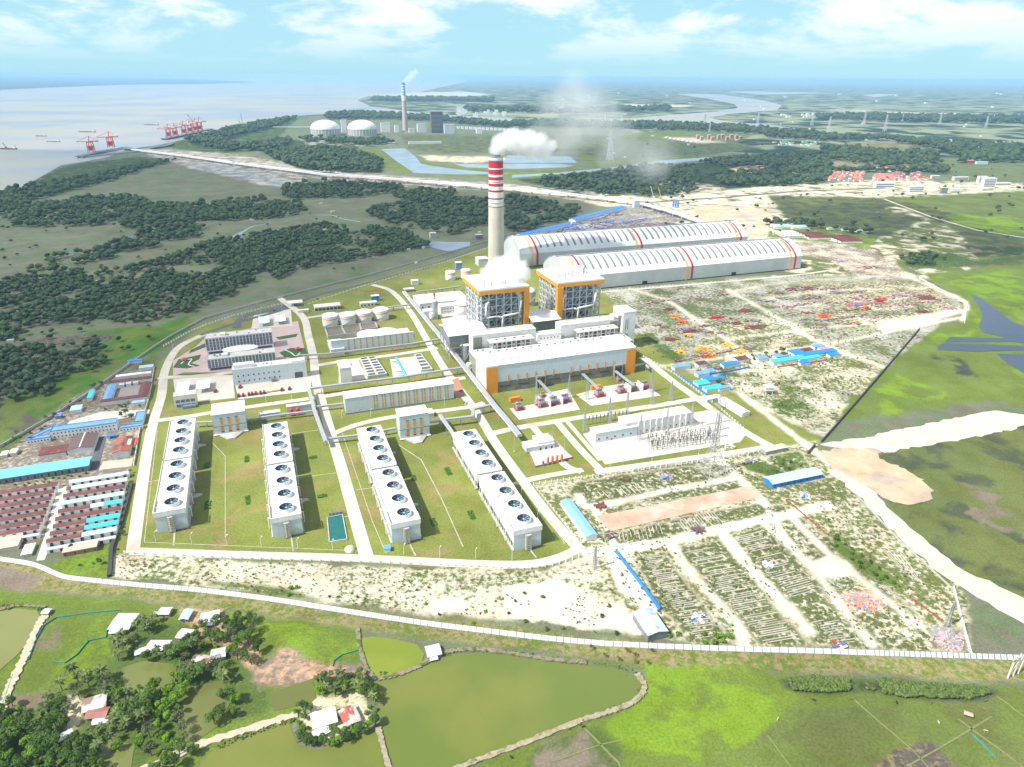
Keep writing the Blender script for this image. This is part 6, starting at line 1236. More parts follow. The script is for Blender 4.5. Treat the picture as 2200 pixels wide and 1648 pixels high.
blues = [((1449, 797), 20, 8, BROOF2, 'faded blue roof at the left corner of the contractor camp'), ((1500, 812), 14, 9, BROOF2, 'faded blue roof inside the contractor camp'), ((1520, 806), 10, 8, BROOF2, 'small faded blue roof in the middle of the contractor camp'), ((1555, 792), 20, 9, BPLAST, 'bright blue roof by the brown wall of the contractor camp'), ((1512, 822), 13, 6, BPLAST, 'dark blue roof above the turquoise ones'), ((1518, 825), 24, 6, BPLAST, 'long narrow dark blue roof above the turquoise ones'),
 ((1500, 834), 15, 12, CYROOF, 'turquoise roof, left of two at the lower end of the contractor camp'), ((1518, 845), 22, 10, CYROOF, 'turquoise roof, right of two at the lower end of the contractor camp'), ((1545, 842), 14, 5, BROOF2, 'grey blue roof beside the lower turquoise roof'), ((1500, 790), 12, 9, MAROON, 'maroon roof inside the contractor camp'), ((1585, 780), 14, 10, MAROON, 'maroon roof near the yellow steel stacks'), ((1630, 778), 12, 9, BROOF2, 'pale blue roof behind the dark bush'), ((1668, 774), 12, 9, BROOF2, 'small blue cabin left of the turquoise roofs'),
 ((1662, 785), 40, 9, CYROOF, 'long pale turquoise roof at the left of the blue compound'), ((1707, 768), 14, 16, BPLAST, 'steep bright blue roof in the blue compound'), ((1722, 771), 44, 9, BPLAST, 'long bright blue roof at the middle of the blue compound'), ((1718, 779), 26, 7, CYROOF, 'turquoise roof in front of the long bright blue one'), ((1750, 752), 12, 8, BROOF2, 'pale blue tent roof at the top of the blue compound'), ((1775, 762), 12, 8, BPLAST, 'dark blue tent roof, far right of the compound'), ((1763, 757), 10, 7, M('pink sheet', (.6, .25, .3), .6), 'pink roofed cabin among the blue tents'), ((1783, 770), 12, 8, BPLAST, 'blue tent roof at the right corner of the compound'), ((1725, 760), 12, 7, MAROON, 'red brown container roof in the blue compound'), ((1720, 787), 12, 6, BPLAST, 'small blue box roof below the turquoise one')]
for p, W_, D_, rf, lb in blues: bld('site_hut', lb, 'hut', p, (p[0]+W_*1.75, p[1]-W_*.25), 4, D_, PAINTW, rf, 'mono', .6, group='contractor huts')
for pp, m, lb in [([(1520, 806), (1575, 798), (1610, 790)], BPLAST, 'blue and brown sheet wall across the contractor camp'), ([(1445, 800), (1480, 822), (1520, 850)], BPLAST, 'blue and white sheet wall down the left side of the contractor camp'), ([(1670, 790), (1720, 783), (1775, 775)], BRICK, 'red brick wall in front of the blue compound')]: fence(pp, lb, 6, 2.2, wall=m, name='wall', mat=m, th=.6)
# scrap and steel stacks
def heap(x, y, sx, sy, mats, label, n=40, seed=0, h=1.6, ordered=False, name='steel_stack', cat='steel stack', group=None):
    R = random.Random(seed+int(x)); g = G(x, y); s = 1/(F/((g.y)*cp+(CH)*sp)); sx *= s; sy *= s*2.2; o = T(name, label, cat, g, GR, group)
    for mi, m in enumerate(mats):
        mb = MB()
        for k in range(max(4, n//len(mats))):
            u, v = R.gauss(0, .34)*sx, R.gauss(0, .34)*sy; z = R.uniform(.1, 1.7*h*max(.25, 1-abs(u)/sx-abs(v)/sy)); q_ = max(1., g.y/900); L_ = R.uniform(2, 6)*q_
            an = (R.choice((0, 0, .1, 1.57)) if ordered else R.uniform(0, 3.14)); c, t = math.cos(an)*L_, math.sin(an)*L_
            mb.beam((u-c, v-t, z), (u+c, v+t, z+R.uniform(-.1, .3)), R.uniform(.6, 1.9)*q_, R.uniform(.5, 1.5)*q_)
        part(o, ['beam', 'plate', 'offcut'][mi % 3], mb, m)
    return o
DKR = M('oxide red steel', (.22, .06, .05), .8, var=.4, sc=.5); YS = M('yellow primer steel', (.72, .45, .03), .6, var=.2); ORS = M('orange primer steel', (.78, .22, .02), .6, var=.2); GS = M('grey steel scrap', (.32, .31, .32), .7, var=.3); PK = M('pinkish rubble', (.55, .40, .38), .8)
hs = [(1450, 679, 10, 3, [ORS], 'bright orange stack beside the track, upper', 26), (1466, 692, 12, 4, [ORS, REDF], 'bright red orange stack beside the track, lower', 30), (1435, 665, 12, 3, [DKR], 'dull red slab stack right of the second boiler house', 24), (1405, 652, 14, 4, [DKR, GS], 'dark red scrap heap nearest the coal shed', 30), (1440, 730, 16, 5, [DKR], 'dark red ordered frames right of the stair tower', 40), (1480, 722, 9, 5, [YS, BROWN], 'ochre ring stack above the orange ones', 24), (1485, 712, 24, 4, [DKR, BROWN], 'long brown scrap row above the ochre rings', 50), (1462, 756, 12, 4, [YS], 'small pale ochre stack left of the orange heap', 30), (1510, 752, 22, 5, [ORS, YS], 'large orange steel heap, the brightest in the yard', 70), (1522, 764, 26, 5, [DKR, YS, REDF], 'mixed red and yellow heap below the brightest orange one', 70), (1560, 742, 12, 4, [YS], 'yellow beam stack, upper of two on green squares', 26), (1592, 755, 15, 4, [YS], 'yellow beam stack, lower of two on green squares', 32), (1540, 683, 18, 5, [REDF, DKR], 'red scrap pile in the green field, middle', 50), (1600, 668, 16, 4, [DKR], 'dark red pile at the top of the green field', 40), (1625, 703, 30, 5, [DKR, BROWN], 'long dark red pile below the green field', 80), (1580, 694, 10, 3, [REDF, BROWN], 'short red box stack at the left of the long dark pile', 18), (1700, 622, 14, 3, [DKR], 'red brown row along the upper track', 30), (1735, 620, 18, 3, [DKR, BROWN], 'brown row at the right of the upper track', 40), (1750, 640, 20, 3, [GS, DKR], 'grey and red row in the upper laydown', 50), (1800, 628, 20, 3, [DKR, GS], 'mixed row near the far corner of the laydown', 50), (1850, 640, 24, 4, [DKR, PK], 'pinkish scrap row in the far laydown', 60), (1940, 632, 34, 8, [DKR, PK, GS], 'big dark red scrap mound at the far right of the laydown', 150), (1990, 640, 26, 5, [DKR, BROWN], 'dark red mound by the corner track', 80), (2035, 662, 22, 6, [DKR, GS, PK], 'scrap mound beside the pale corner wall', 90), (1980, 670, 14, 3, [DKR], 'small dark pile left of the corner mound', 30), (1890, 645, 20, 3, [REDF, DKR], 'red row in the middle of the far laydown', 40), (1840, 655, 24, 3, [GS, REDF, BPLAST], 'row of grey and coloured crates in the laydown', 60), (1770, 680, 18, 3, [ORS, REDF], 'bright red row at the left of the laydown centre', 40), (1860, 665, 12, 2.5, [ORS, DKR], 'small orange pile on the laydown centre track', 26), (1900, 600, 26, 5, [PK, GS], 'pale rubble heap near the corner road', 70), (1860, 575, 24, 6, [PK, DKR], 'pinkish rubble spread at the road fork', 70), (1810, 560, 20, 4, [PK, GS], 'pale rubble on the sand beyond the coal sheds', 50),
 (1240, 490, 30, 6, [BPLAST, GS, DKR], 'blue and grey equipment rows behind the far coal shed, left', 110), (1290, 478, 34, 6, [DKR, BPLAST, GS], 'equipment rows behind the far coal shed, middle', 130), (1345, 478, 34, 6, [GS, BPLAST, DKR], 'equipment rows behind the far coal shed, right', 130), (1310, 462, 24, 4, [DKR, GS], 'rust coloured rows by the blue warehouse end', 70), (1400, 485, 30, 5, [GS, DKR], 'grey rows under the elevated conveyor', 80),
 (1500, 1140, 9, 3, [DKR, BROWN, BPLAST], 'small heap with a blue tarpaulin on the middle strip yard', 30), (1345, 1030, 9, 3, [BROWN], 'brown crate stack left of the pylon', 14), (1430, 1025, 14, 3, [PK, GS, BPLAST], 'pastel bags heap near the pylon', 34), (1850, 1292, 26, 12, [PK, M('brick rubble', (.62, .25, .14), .8), GS], 'orange and pink rubble heap at the lower right yard', 260), (2035, 1375, 28, 14, [PK, GS], 'grey brown timber heap at the right yard corner', 150), (1803, 1392, 7, 5, [REDF, PAINTW, BPLAST], 'red and white bundle by the boundary wall', 16), (1545, 968, 10, 3, [SANDC], 'pale slab stack beside the switchyard corner', 14), (1570, 960, 12, 3, [SANDC], 'second pale slab stack beside the switchyard corner', 14), (1612, 988, 30, 4, [SANDC, CONC], 'wide pale slab stack right of the pylon', 30), (1728, 1065, 12, 4, [SANDC, BPLAST], 'pair of white planks with blue sheet below the turquoise shed', 12), (1650, 1215, 5, 1, [GS, PAINTW], 'small grey heap in the strip yard', 12), (1498, 1328, 6, 3, [PAINTW, BPLAST], 'white and blue sheeted stack in the lower strips', 14), (1290, 1088, 6, 5, [DKR, BROWN], 'dark scrap bits at the head of the long blue shed', 16), (1310, 1150, 10, 4, [GS, BROWN], 'grey scrap at the left end of the brick pad', 30), (1535, 790, 14, 5, [GS, BROWN], 'grey machinery inside the contractor camp', 50), (1560, 818, 12, 4, [BROWN, GS], 'brown heap by the contractor camp tree', 30), (1960, 1230, 1, 1, [SANDC], 'tiny pale block on the haul road verge', 4)]
for i, (x, y, sx, sy, ms, lb, n) in enumerate(hs): heap(x, y, sx, sy, ms, lb, n, i, ordered=i % 3 == 0)
ri = random.Random(77)
for (a, b, n, lb, ms) in [((1600, 634), (1800, 617), 9, 'rust and grey steel lot in the first row of the far laydown', 0), ((1620, 648), (1850, 628), 10, 'rust and grey steel lot in the second row of the far laydown', 1), ((1660, 662), (1990, 632), 15, 'rust and grey steel lot in the third row of the far laydown', 2), ((1690, 676), (2030, 645), 15, 'mixed crates and scrap in the fourth row of the far laydown', 2), ((1720, 692), (1960, 668), 10, 'mixed crates and scrap in the fifth row of the far laydown', 1), ((1740, 705), (1880, 690), 6, 'grey scrap lot in the nearest row of the far laydown', 2),
 ((1390, 650), (1560, 632), 7, 'dull steel lot between the coal shed fence and the bright orange stacks', 2), ((1400, 700), (1560, 715), 8, 'dull steel lot right of the stair tower', 0), ((1500, 700), (1640, 690), 6, 'rusty steel lot in the middle of the green field', 1), ((1440, 775), (1620, 745), 8, 'scrap lot beside the orange steel heap', 0), ((1180, 500), (1330, 458), 12, 'blue and rust equipment row beside the long blue sheds', 3), ((1230, 500), (1400, 468), 14, 'blue and rust equipment row just behind the far coal shed', 3), ((1260, 485), (1440, 482), 12, 'rust and grey equipment row near the short conveyor', 1)]:
    for i in range(n):
        t = (i+.5)/n; heap(a[0]+(b[0]-a[0])*t+ri.uniform(-5, 5), a[1]+(b[1]-a[1])*t+ri.uniform(-3, 3), ri.uniform(7, 15), ri.uniform(1.5, 3), [[DKR, GS], [GS, BROWN], [DKR, PK, GS], [BPLAST, GS, DKR]][ms], lb, ri.randint(16, 34), i*7, .9, ordered=True, group=lb.replace(' lot', ' lots').replace(' row', ' rows', 1))
# long concrete strips laid out in the lower yards
STRIP = M('laid concrete strip', (.47, .43, .35), .9, var=.2, sc=.3, rnd=.15)
sm_ = MB().box(-.5, .5, -.5, .5, 0, .45).mesh('concrete_strip', STRIP)
def strips(quad, n, along, w, lab, grp, keep=.85, seed=0):
    R = random.Random(seed); a, b, c, d = GP(*quad)
    for i in range(n):
        t = (i+.5)/n; p, q = a.lerp(d, t), b.lerp(c, t)
        if R.random() > keep: continue
        s0, s1 = R.uniform(0, .18), 1-R.uniform(0, .25)
        if R.random() < .25: s1 = R.uniform(.4, .6)
        u, v = p.lerp(q, s0), p.lerp(q, s1); m = (u+v)/2; dd = v-u
        o = bpy.data.objects.new('concrete_strip', sm_); COL.objects.link(o); o.location = (m.x, m.y, 0); o.rotation_euler = (0, 0, math.atan2(dd.y, dd.x)); o.scale = (dd.length, w*R.uniform(.7, 1.2), R.uniform(.6, 1.4)); tag(o, lab, 'concrete strip', grp)
strips([(1375, 1200), (1430, 1192), (1560, 1370), (1490, 1380)], 46, 0, .85, 'pale concrete strip lying in the lower left strip yard below the blue fence', 'strips in the lower left yard', .85, 1)
strips([(1462, 1180), (1540, 1166), (1725, 1370), (1640, 1385)], 54, 0, .85, 'pale concrete strip lying in the lower middle strip yard', 'strips in the lower middle yard', .88, 2)
strips([(1568, 1155), (1636, 1140), (1760, 1268), (1700, 1285)], 34, 0, .8, 'pale concrete strip lying in the strip yard right of the widest sand track', 'strips in the yard right of the widest track', .85, 3)
strips([(1745, 1335), (1800, 1325), (1850, 1385), (1800, 1392)], 12, 0, .8, 'pale concrete strip in the small patch near the boundary wall', 'strips near the boundary wall', 1, 4)
strips([(1325, 1145), (1330, 1172), (1430, 1155), (1420, 1125)], 12, 1, .8, 'pale concrete strip standing across the bay below the brick pad', 'strips below the brick pad', 1, 5)
strips([(1450, 1118), (1475, 1150), (1560, 1128), (1530, 1095)], 15, 1, .8, 'pale concrete strip in the bay right of the blue tarpaulin heap', 'strips right of the tarpaulin heap', .9, 6)
strips([(1270, 1060), (1290, 1080), (1400, 1055), (1380, 1035)], 12, 1, .9, 'pale concrete strip in the bay above the brick pad', 'strips above the brick pad', .8, 7)
strips([(1780, 1115), (1800, 1135), (1840, 1118), (1815, 1100)], 7, 1, .8, 'pale concrete strip beside the haul road', 'strips beside the haul road', 1, 8)
strips([(1880, 1170), (1960, 1245), (2010, 1285), (1935, 1185)], 6, 1, .8, 'long thin strip by the kerb wall of the haul road', 'strips by the kerb wall', 1, 9)
# street lamps
ln = T('street_lamp', 'x', 'street lamp', (0, 0, 0)); part(ln, 'pole', MB().cyl((0, 0, 0), .22, 9, 6, .12), PAINTW); part(ln, 'arm', MB().beam((0, 0, 8.8), (1.8, 0, 9.4), .16), PAINTW); part(ln, 'lamp_head', MB().box(1.5, 2.7, -.3, .3, 9.3, 9.55), PAINTW); lnp = Proto(ln)
for pp, lab in [([(335, 1164), (412, 1168), (488, 1172), (562, 1176), (640, 1179), (715, 1182)], 'white street lamp on the lawn edge below the two left tower rows'), ([(868, 1192), (945, 1197), (1022, 1201), (1100, 1204)], 'white street lamp on the lawn edge below the two right tower rows'),
 ([(572, 865), (627, 858), (690, 850)], 'white street lamp between the warehouse road and the workshop lawn'), ([(735, 900), (797, 896), (955, 872)], 'white street lamp in front of the white warehouse'), ([(522, 686), (560, 672), (606, 666)], 'white street lamp beside the asphalt drive'), ([(315, 970), (300, 1050), (340, 865), (372, 755)], 'white street lamp along the outer left road'), ([(1155, 1120), (1120, 1070), (1210, 1170)], 'white street lamp right of the rightmost tower row'), ([(1310, 1010), (1400, 996), (1500, 982)], 'white street lamp beside the switchyard front road')]:
    for p in pp: lnp.put(G(*p), 1.2, lab, lab.replace('white street lamp', 'white street lamps'))
# ---------------------------------------------------------------- foliage
def leaf_mat(name, base, tip, rough=.75):
    m = bpy.data.materials.new(name); m.use_nodes = True; t = m.node_tree; b = t.nodes['Principled BSDF']; b.inputs['Roughness'].default_value = rough; b.inputs['Specular IOR Level'].default_value = .25
    a = nd(t, 'ShaderNodeAttribute', attribute_name='tint'); oi = nd(t, 'ShaderNodeObjectInfo'); mx = nd(t, 'ShaderNodeMix', data_type='RGBA'); mx.inputs['A'].default_value = (*base, 1); mx.inputs['B'].default_value = (*tip, 1)
    t.links.new(a.outputs['Fac'], mx.inputs['Factor']); r = nd(t, 'ShaderNodeMapRange'); r.inputs['To Min'].default_value = .65; r.inputs['To Max'].default_value = 1.5; t.links.new(oi.outputs['Random'], r.inputs['Value'])
    v = nd(t, 'ShaderNodeVectorMath', operation='SCALE'); t.links.new(mx.outputs['Result'], v.inputs[0]); t.links.new(r.outputs[0], v.inputs['Scale']); t.links.new(v.outputs[0], b.inputs['Base Color'])
    t.links.new(v.outputs[0], b.inputs['Subsurface Radius']) if False else None
    return m
LEAFD = leaf_mat('broad leaf', (.028, .070, .012), (.11, .18, .025)); LEAFL = leaf_mat('light leaf', (.06, .14, .008), (.15, .26, .015)); LEAFG = leaf_mat('grey green leaf', (.06, .085, .03), (.16, .18, .08)); PALML = leaf_mat('palm leaf', (.03, .06, .014), (.13, .16, .045)); BARK = M('bark', (.16, .12, .09), .9, var=.3, sc=2)
def leafmesh(name, lobes, n, size, mat, seed, flat=.0):
    """many small leaf faces spread through several overlapping lobes (cx, cy, cz, r, rz)"""
    R = np.random.default_rng(seed); V = []; Tn = []; wts = np.array([l[3]**2 for l in lobes]); wts = wts/wts.sum()
    for k in range(n):
        l = lobes[R.choice(len(lobes), p=wts)]; d = R.normal(size=3); d /= np.linalg.norm(d); rr = R.uniform(.55, 1.05)**.6
        if d[2] < -.25: d[2] *= .4
        c = np.array([l[0]+d[0]*l[3]*rr, l[1]+d[1]*l[3]*rr, l[2]+d[2]*l[4]*rr]); nrm = d*.8+R.normal(size=3)*.5+np.array([0, 0, .5]); nrm /= np.linalg.norm(nrm)
        u = np.cross(nrm, R.normal(size=3)); u /= np.linalg.norm(u); w_ = np.cross(nrm, u); s = size*R.uniform(.6, 1.3)
        V += [c-u*s, c-w_*s*.55, c+u*s, c+w_*s*.55]; tt = .3*R.random()+.4*(k % 7)/7*(l[3] > 0)+.3*(hash((round(l[0], 2), round(l[1], 2))) % 97)/97; Tn += [tt]*4
    me = bpy.data.meshes.new(name); me.from_pydata([tuple(v) for v in V], [], [(4*i, 4*i+1, 4*i+2, 4*i+3) for i in range(n)]); a = me.attributes.new('tint', 'FLOAT', 'POINT'); a.data.foreach_set('value', np.array(Tn, np.float32)); me.materials.append(mat); return me
def tree_proto(kind, seed):
    R = random.Random(seed); o = T('tree', 'x', 'tree', (0, 0, 0))
    if kind == 'palm':
        h = R.uniform(7, 10); bx, by = R.uniform(-1, 1), R.uniform(-1, 1); t = MB()
        pts = [(bx*(k/5)**2, by*(k/5)**2, h*k/5) for k in range(6)]; t.tube(pts, .24, 6); part(o, 'trunk', t, BARK)
        V = []; Fc = []; Tn = []
        for k in range(17):
            a = k*2.4+R.uniform(-.2, .2); up = R.uniform(-.1, 1.1); L_ = R.uniform(3.2, 4.4); px_, pz = 0., 0.; prev = None
            for s in range(6):
                f = s/5; x = L_*f*math.cos(up*.5); z = L_*(math.sin(up)*f-.62*f*f); wv = .75*math.sin(math.pi*min(1, f*.85+.12))
                c, sn = math.cos(a), math.sin(a); p = Vector((bx+c*x, by+sn*x, h+z)); q = Vector((-sn, c, 0))*wv; dn = Vector((0, 0, -wv*.5)); i = len(V); V += [tuple(p+q+dn), tuple(p), tuple(p-q+dn)]; Tn += [R.random()]*3
                if s: Fc += [(i-3, i-2, i+1, i), (i-2, i-1, i+2, i+1)]
        me = bpy.data.meshes.new('crown'); me.from_pydata(V, [], Fc); at = me.attributes.new('tint', 'FLOAT', 'POINT'); at.data.foreach_set('value', np.array(Tn, np.float32)); me.materials.append(PALML)
    else:
        h, rad, n, sz, mat = dict(broad=(4.5, 4.6, 1300, .42, LEAFD), light=(4, 3.6, 950, .42, LEAFL), grey=(5, 4., 520, .40, LEAFG), shrub=(.8, 2.2, 420, .36, LEAFL), bush=(.9, 2.4, 460, .36, LEAFD))[kind]
        lobes = []
        for k in range(R.randint(7, 10)): a = R.uniform(0, 6.28); d = rad*R.uniform(.2, .72); lobes.append((d*math.cos(a), d*math.sin(a), h+rad*R.uniform(.05, .75), rad*R.uniform(.32, .5), rad*R.uniform(.26, .4)))
        me = leafmesh('crown', lobes, n, sz, mat, seed); t = MB(); t.cyl((0, 0, 0), .34 if h > 3 else .12, h, 7, .2)
        for l in lobes: t.tube([(0, 0, h*.75), (l[0]*.55, l[1]*.55, h+(l[2]-h)*.5), (l[0], l[1], l[2])], .10 if h > 3 else .05, 5)
        part(o, 'trunk', t, BARK)
    c = bpy.data.objects.new('crown', me); COL.objects.link(c); c.parent = o
    if kind == 'palm': o.name = 'palm_tree'
    if kind in ('shrub', 'bush'): o.name = 'bush'; o['category'] = 'bush'
    return Proto(o)
PR = {k: [tree_proto(k, 10*i+j) for j in range(m)] for i, (k, m) in enumerate((('broad', 5), ('light', 3), ('grey', 2), ('palm', 4), ('shrub', 2), ('bush', 2)))}
TR = random.Random(5); NTREE = [0]
WORD = dict(broad='dark green broad tree', light='light green tree', grey='grey green thin tree', palm='coconut palm', shrub='bright green bush', bush='dark green bush')
def tree(kind, g, s, where, grp=None):
    p = TR.choice(PR[kind]); NTREE[0] += 1; return p.put((g.x, g.y, 0), TR.uniform(0, 6.28), f'{WORD[kind]} {where}', (grp or f'{WORD[kind]}s {where}'), s)
HOUSES = []
def qhouse(fl, fr, bl, h, roof, label, rise=.9, wall=M('mud plaster', (.42, .36, .28), .9, var=.3), name='village_house', style='gable', ext=None):
    a, b, c = G(*fl, h), G(*fr, h), G(*bl, h); d = b-a; W = d.length; rz = math.atan2(d.y, d.x); n = Vector((-math.sin(rz), math.cos(rz), 0)); D = max(2., (c-a).dot(n)); o = T(name, label, 'house', (a.x, a.y, 0), rz)
    st = 'gabley' if D > W*1.15 else style; wall_mb(st, W-.8, D-.8, h, rise*.8).build('wall', wall, o, (.4, .4, 0)); roof_mb(st, W, D, h, rise, .3, .18).build('roof', roof, o); part(o, 'door', MB().box(W*.42, W*.42+1.1, .2, .42, 0, 2.1), BROWN)
    for x in (.2, .75): part(o, 'window', MB().box(W*x, W*x+1, .25, .42, 1, 2), GLASS)
    if ext: part(o, 'porch_roof', MB().add([(W*ext[0], -2.8, h*.65), (W*ext[1], -2.8, h*.65), (W*ext[1], .1, h*.9), (W*ext[0], .1, h*.9), (W*ext[0], -2.8, h*.65-.15), (W*ext[1], -2.8, h*.65-.15), (W*ext[1], .1, h*.9-.15), (W*ext[0], .1, h*.9-.15)], [(0, 1, 2, 3), (4, 7, 6, 5), (0, 4, 5, 1), (2, 6, 7, 3), (1, 5, 6, 2), (0, 3, 7, 4)]), TIN)
    HOUSES.append((a+d*.5+n*D*.5, max(W, D)*.62)); return o
qhouse((231, 1352), (276, 1352), (245, 1318), 3, TIN, 'large square tin roofed house standing alone on the grass', .6, ext=(.1, .9))
qhouse((338, 1320), (362, 1320), (342, 1305), 2.8, TIN, 'tin roofed house nearest the bank, left of the pale blue one'); qhouse((384, 1331), (403, 1331), (388, 1310), 3, LCROOF, 'pale blue roofed narrow house near the bank')
qhouse((431, 1340), (471, 1331), (434, 1318), 3, TIN, 'tin roofed house beside the red earth, right of the pale blue one', ext=(.1, .8)); qhouse((377, 1370), (407, 1373), (384, 1350), 3, WROOF, 'white roofed house hidden between trees in the village centre')
qhouse((312, 1397), (357, 1397), (318, 1376), 3.2, WROOF, 'biggest white roofed house above the brown pond', 1); qhouse((290, 1408), (316, 1399), (306, 1392), 2.4, WROOF, 'small white annex left of the biggest village house', .4)
qhouse((410, 1420), (452, 1426), (420, 1405), 3, RUST, 'rusty roofed house joined to a white one amid palms'); qhouse((453, 1417), (484, 1410), (448, 1398), 3, TIN, 'white tin house joined to the rusty one amid palms')
qhouse((176, 1532), (227, 1517), (178, 1503), 3.3, M('half rusty tin', (.62, .62, .62), .5, lines=1.2, lw=.2, ld=.8, var=.2, tintvar=((.32, .18, .14), .12, .5)), 'white and rust roofed farmhouse above the bottom left grove', 1.1); qhouse((181, 1545), (227, 1540), (196, 1523), 3, M('red rust tin', (.36, .15, .11), .6, lines=1.2, lw=.2, ld=.8, var=.3), 'red rusty roofed house joined below the farmhouse', 1); qhouse((196, 1558), (240, 1550), (192, 1546), 2.6, TIN, 'low tin lean-to below the red rusty house', .4)
qhouse((126, 1594), (158, 1578), (130, 1577), 2.6, TIN, 'small tin hut in the bottom left grove', .5); qhouse((88, 1318), (103, 1318), (90, 1308), 2.2, TIN, 'tiny hut at the corner of the left pond', .4, name='hut')
qhouse((919, 1412), (949, 1405), (916, 1389), 3, TIN, 'white tin house standing between the two right ponds', .7, ext=(.1, .7)); qhouse((672, 1566), (725, 1550), (669, 1533), 3.4, WROOF, 'large white roofed house on the island between ponds', 1); qhouse((677, 1588), (710, 1571), (674, 1569), 2.6, WROOF, 'small white annex below the island house', .5)
qhouse((743, 1563), (777, 1547), (726, 1529), 3.2, M('rust patched tin', (.55, .53, .5), .6, lines=1.2, lw=.2, ld=.8, tintvar=((.38, .10, .07), .15, .47)), 'red rust patched house on the island, right of the white one', .9)
qhouse((327, 1322), (335, 1322), (329, 1315), 2, TIN, 'tiny grey shed left of the first bank house', .3, name='hut'); qhouse((255, 1383), (262, 1383), (256, 1377), 2, TIN, 'tiny hut beside the grey patch above the palms', .3, name='hut')
qhouse((2072, 1534), (2090, 1540), (2076, 1528), 2., M('thatch', (.45, .40, .30), .95, var=.3), 'small thatched hut alone in the lower right field', .8, wall=BROWN, name='hut')
for px, lb in (((142, 1519), 'left'), ((152, 1522), 'right')): o = T('haystack', f'pale round haystack, {lb} of two by the farmhouse yard', 'haystack', G(*px)); part(o, 'straw', MB().cyl((0, 0, 0), 1.6, 1.4, 12).dome((0, 0, 1.4), 1.8, 1.6, 12, 4), M('grey straw', (.40, .38, .33), .95, var=.3, sc=2), smooth=False)
NETM = M('teal fishing net fence', (.03, .30, .30), .8, var=.3)
for pp, lb in [([(258, 1312), (190, 1318), (120, 1328), (95, 1345), (75, 1380), (62, 1418)], 'teal net fence curving along the left pond path'), ([(230, 1352), (228, 1370), (190, 1378), (165, 1408), (140, 1425), (115, 1424)], 'teal net fence winding down from the lone tin house'), ([(28, 1450), (15, 1490), (0, 1530)], 'teal net fence beside the path at the left edge'), ([(715, 1432), (718, 1420), (735, 1408), (770, 1398)], 'teal net fence by the bright pond corner'), ([(2088, 1578), (2110, 1600), (2140, 1630)], 'blue net lying in the lower right field')]: fence(pp, lb, 4, 1., wall=NETM, th=.3, pw=.15, mat=BROWN)
WATERS = [[(262, 1435), (310, 1420), (380, 1428), (375, 1470), (330, 1490), (270, 1490)], [(580, 1490), (672, 1458), (680, 1500), (665, 1512), (590, 1528)], [(390, 1495), (480, 1475), (490, 1500), (460, 1550), (410, 1590)]]
def inpoly(p, pl): return bool(pip(np.array([p[0]]), np.array([p[1]]), pl)[0])
def scatter(pl, n, kinds, where, smin=.8, smax=1.2, gap=5.5, seed=0):
    R = random.Random(seed); xs = [p[0] for p in pl]; ys = [p[1] for p in pl]; done = []; t = 0
    while len(done) < n and t < n*40:
        t += 1; p = (R.uniform(min(xs), max(xs)), R.uniform(min(ys), max(ys)))
        if not inpoly(p, pl) or any(inpoly(p, w_) for w_ in WATERS): continue
        g = G(*p)
        if any((g-h).length < r+1.5 for h, r in HOUSES) or any((g-q).length < gap for q in done): continue
        done.append(g); tree(R.choice(kinds), g, R.uniform(smin, smax), where)
scatter([(-30, 1560), (60, 1550), (130, 1600), (215, 1625), (225, 1700), (-30, 1720)], 52, ['broad', 'broad', 'light', 'broad'], 'in the thick grove at the bottom left corner', .9, 1.4, 5.5, 1)
scatter([(-20, 1500), (10, 1500), (60, 1545), (20, 1570), (-20, 1560)], 6, ['broad', 'light'], 'at the left edge above the grove', .8, 1.1, 5, 31)
scatter([(130, 1460), (230, 1440), (250, 1490), (240, 1500), (170, 1505), (130, 1500)], 11, ['palm', 'palm', 'grey'], 'above the farmhouse', .9, 1.2, 5, 2)
scatter([(95, 1510), (140, 1500), (150, 1560), (110, 1585), (80, 1560)], 10, ['broad', 'palm', 'grey'], 'left of the farmhouse', .8, 1.15, 5, 3)
scatter([(232, 1490), (330, 1490), (330, 1560), (250, 1580), (235, 1550)], 20, ['broad', 'broad', 'palm', 'light'], 'right of the farmhouse', .9, 1.3, 6, 4)
scatter([(150, 1575), (240, 1560), (260, 1620), (170, 1640)], 8, ['light', 'broad', 'palm'], 'below the farmhouse', .8, 1.2, 5.5, 5)
scatter([(250, 1390), (290, 1345), (330, 1335), (345, 1350), (300, 1375), (280, 1410), (255, 1420)], 13, ['palm', 'palm', 'grey'], 'in the palm row left of the biggest village house', .85, 1.15, 4.5, 6)
scatter([(310, 1400), (375, 1390), (380, 1425), (310, 1425)], 9, ['palm', 'broad'], 'on the bank below the biggest village house', .8, 1.1, 4.5, 7)
scatter([(375, 1400), (480, 1400), (490, 1470), (385, 1465)], 17, ['palm', 'palm', 'broad', 'grey'], 'around the rusty and white joined houses', .9, 1.3, 4.6, 8)
scatter([(380, 1375), (430, 1340), (520, 1345), (500, 1410), (440, 1390), (400, 1400)], 24, ['broad', 'light', 'broad', 'shrub'], 'in the village centre below the bank houses', .8, 1.1, 5, 9)
scatter([(490, 1320), (540, 1330), (565, 1400), (550, 1440), (500, 1420)], 14, ['grey', 'broad', 'broad'], 'at the right rim of the village', .9, 1.25, 5.5, 10)
scatter([(320, 1460), (420, 1455), (420, 1520), (330, 1530)], 14, ['light', 'light', 'broad'], 'in the clump right of the brown pond', 1.1, 1.5, 7, 11)
scatter([(440, 1500), (520, 1495), (510, 1550), (450, 1560)], 6, ['light', 'broad', 'broad'], 'right of the green pond inlet', .9, 1.3, 6, 12)
scatter([(300, 1555), (400, 1530), (400, 1600), (300, 1640)], 16, ['light', 'shrub', 'light', 'grey'], 'along the clay path at the bottom', .8, 1.2, 5, 13)
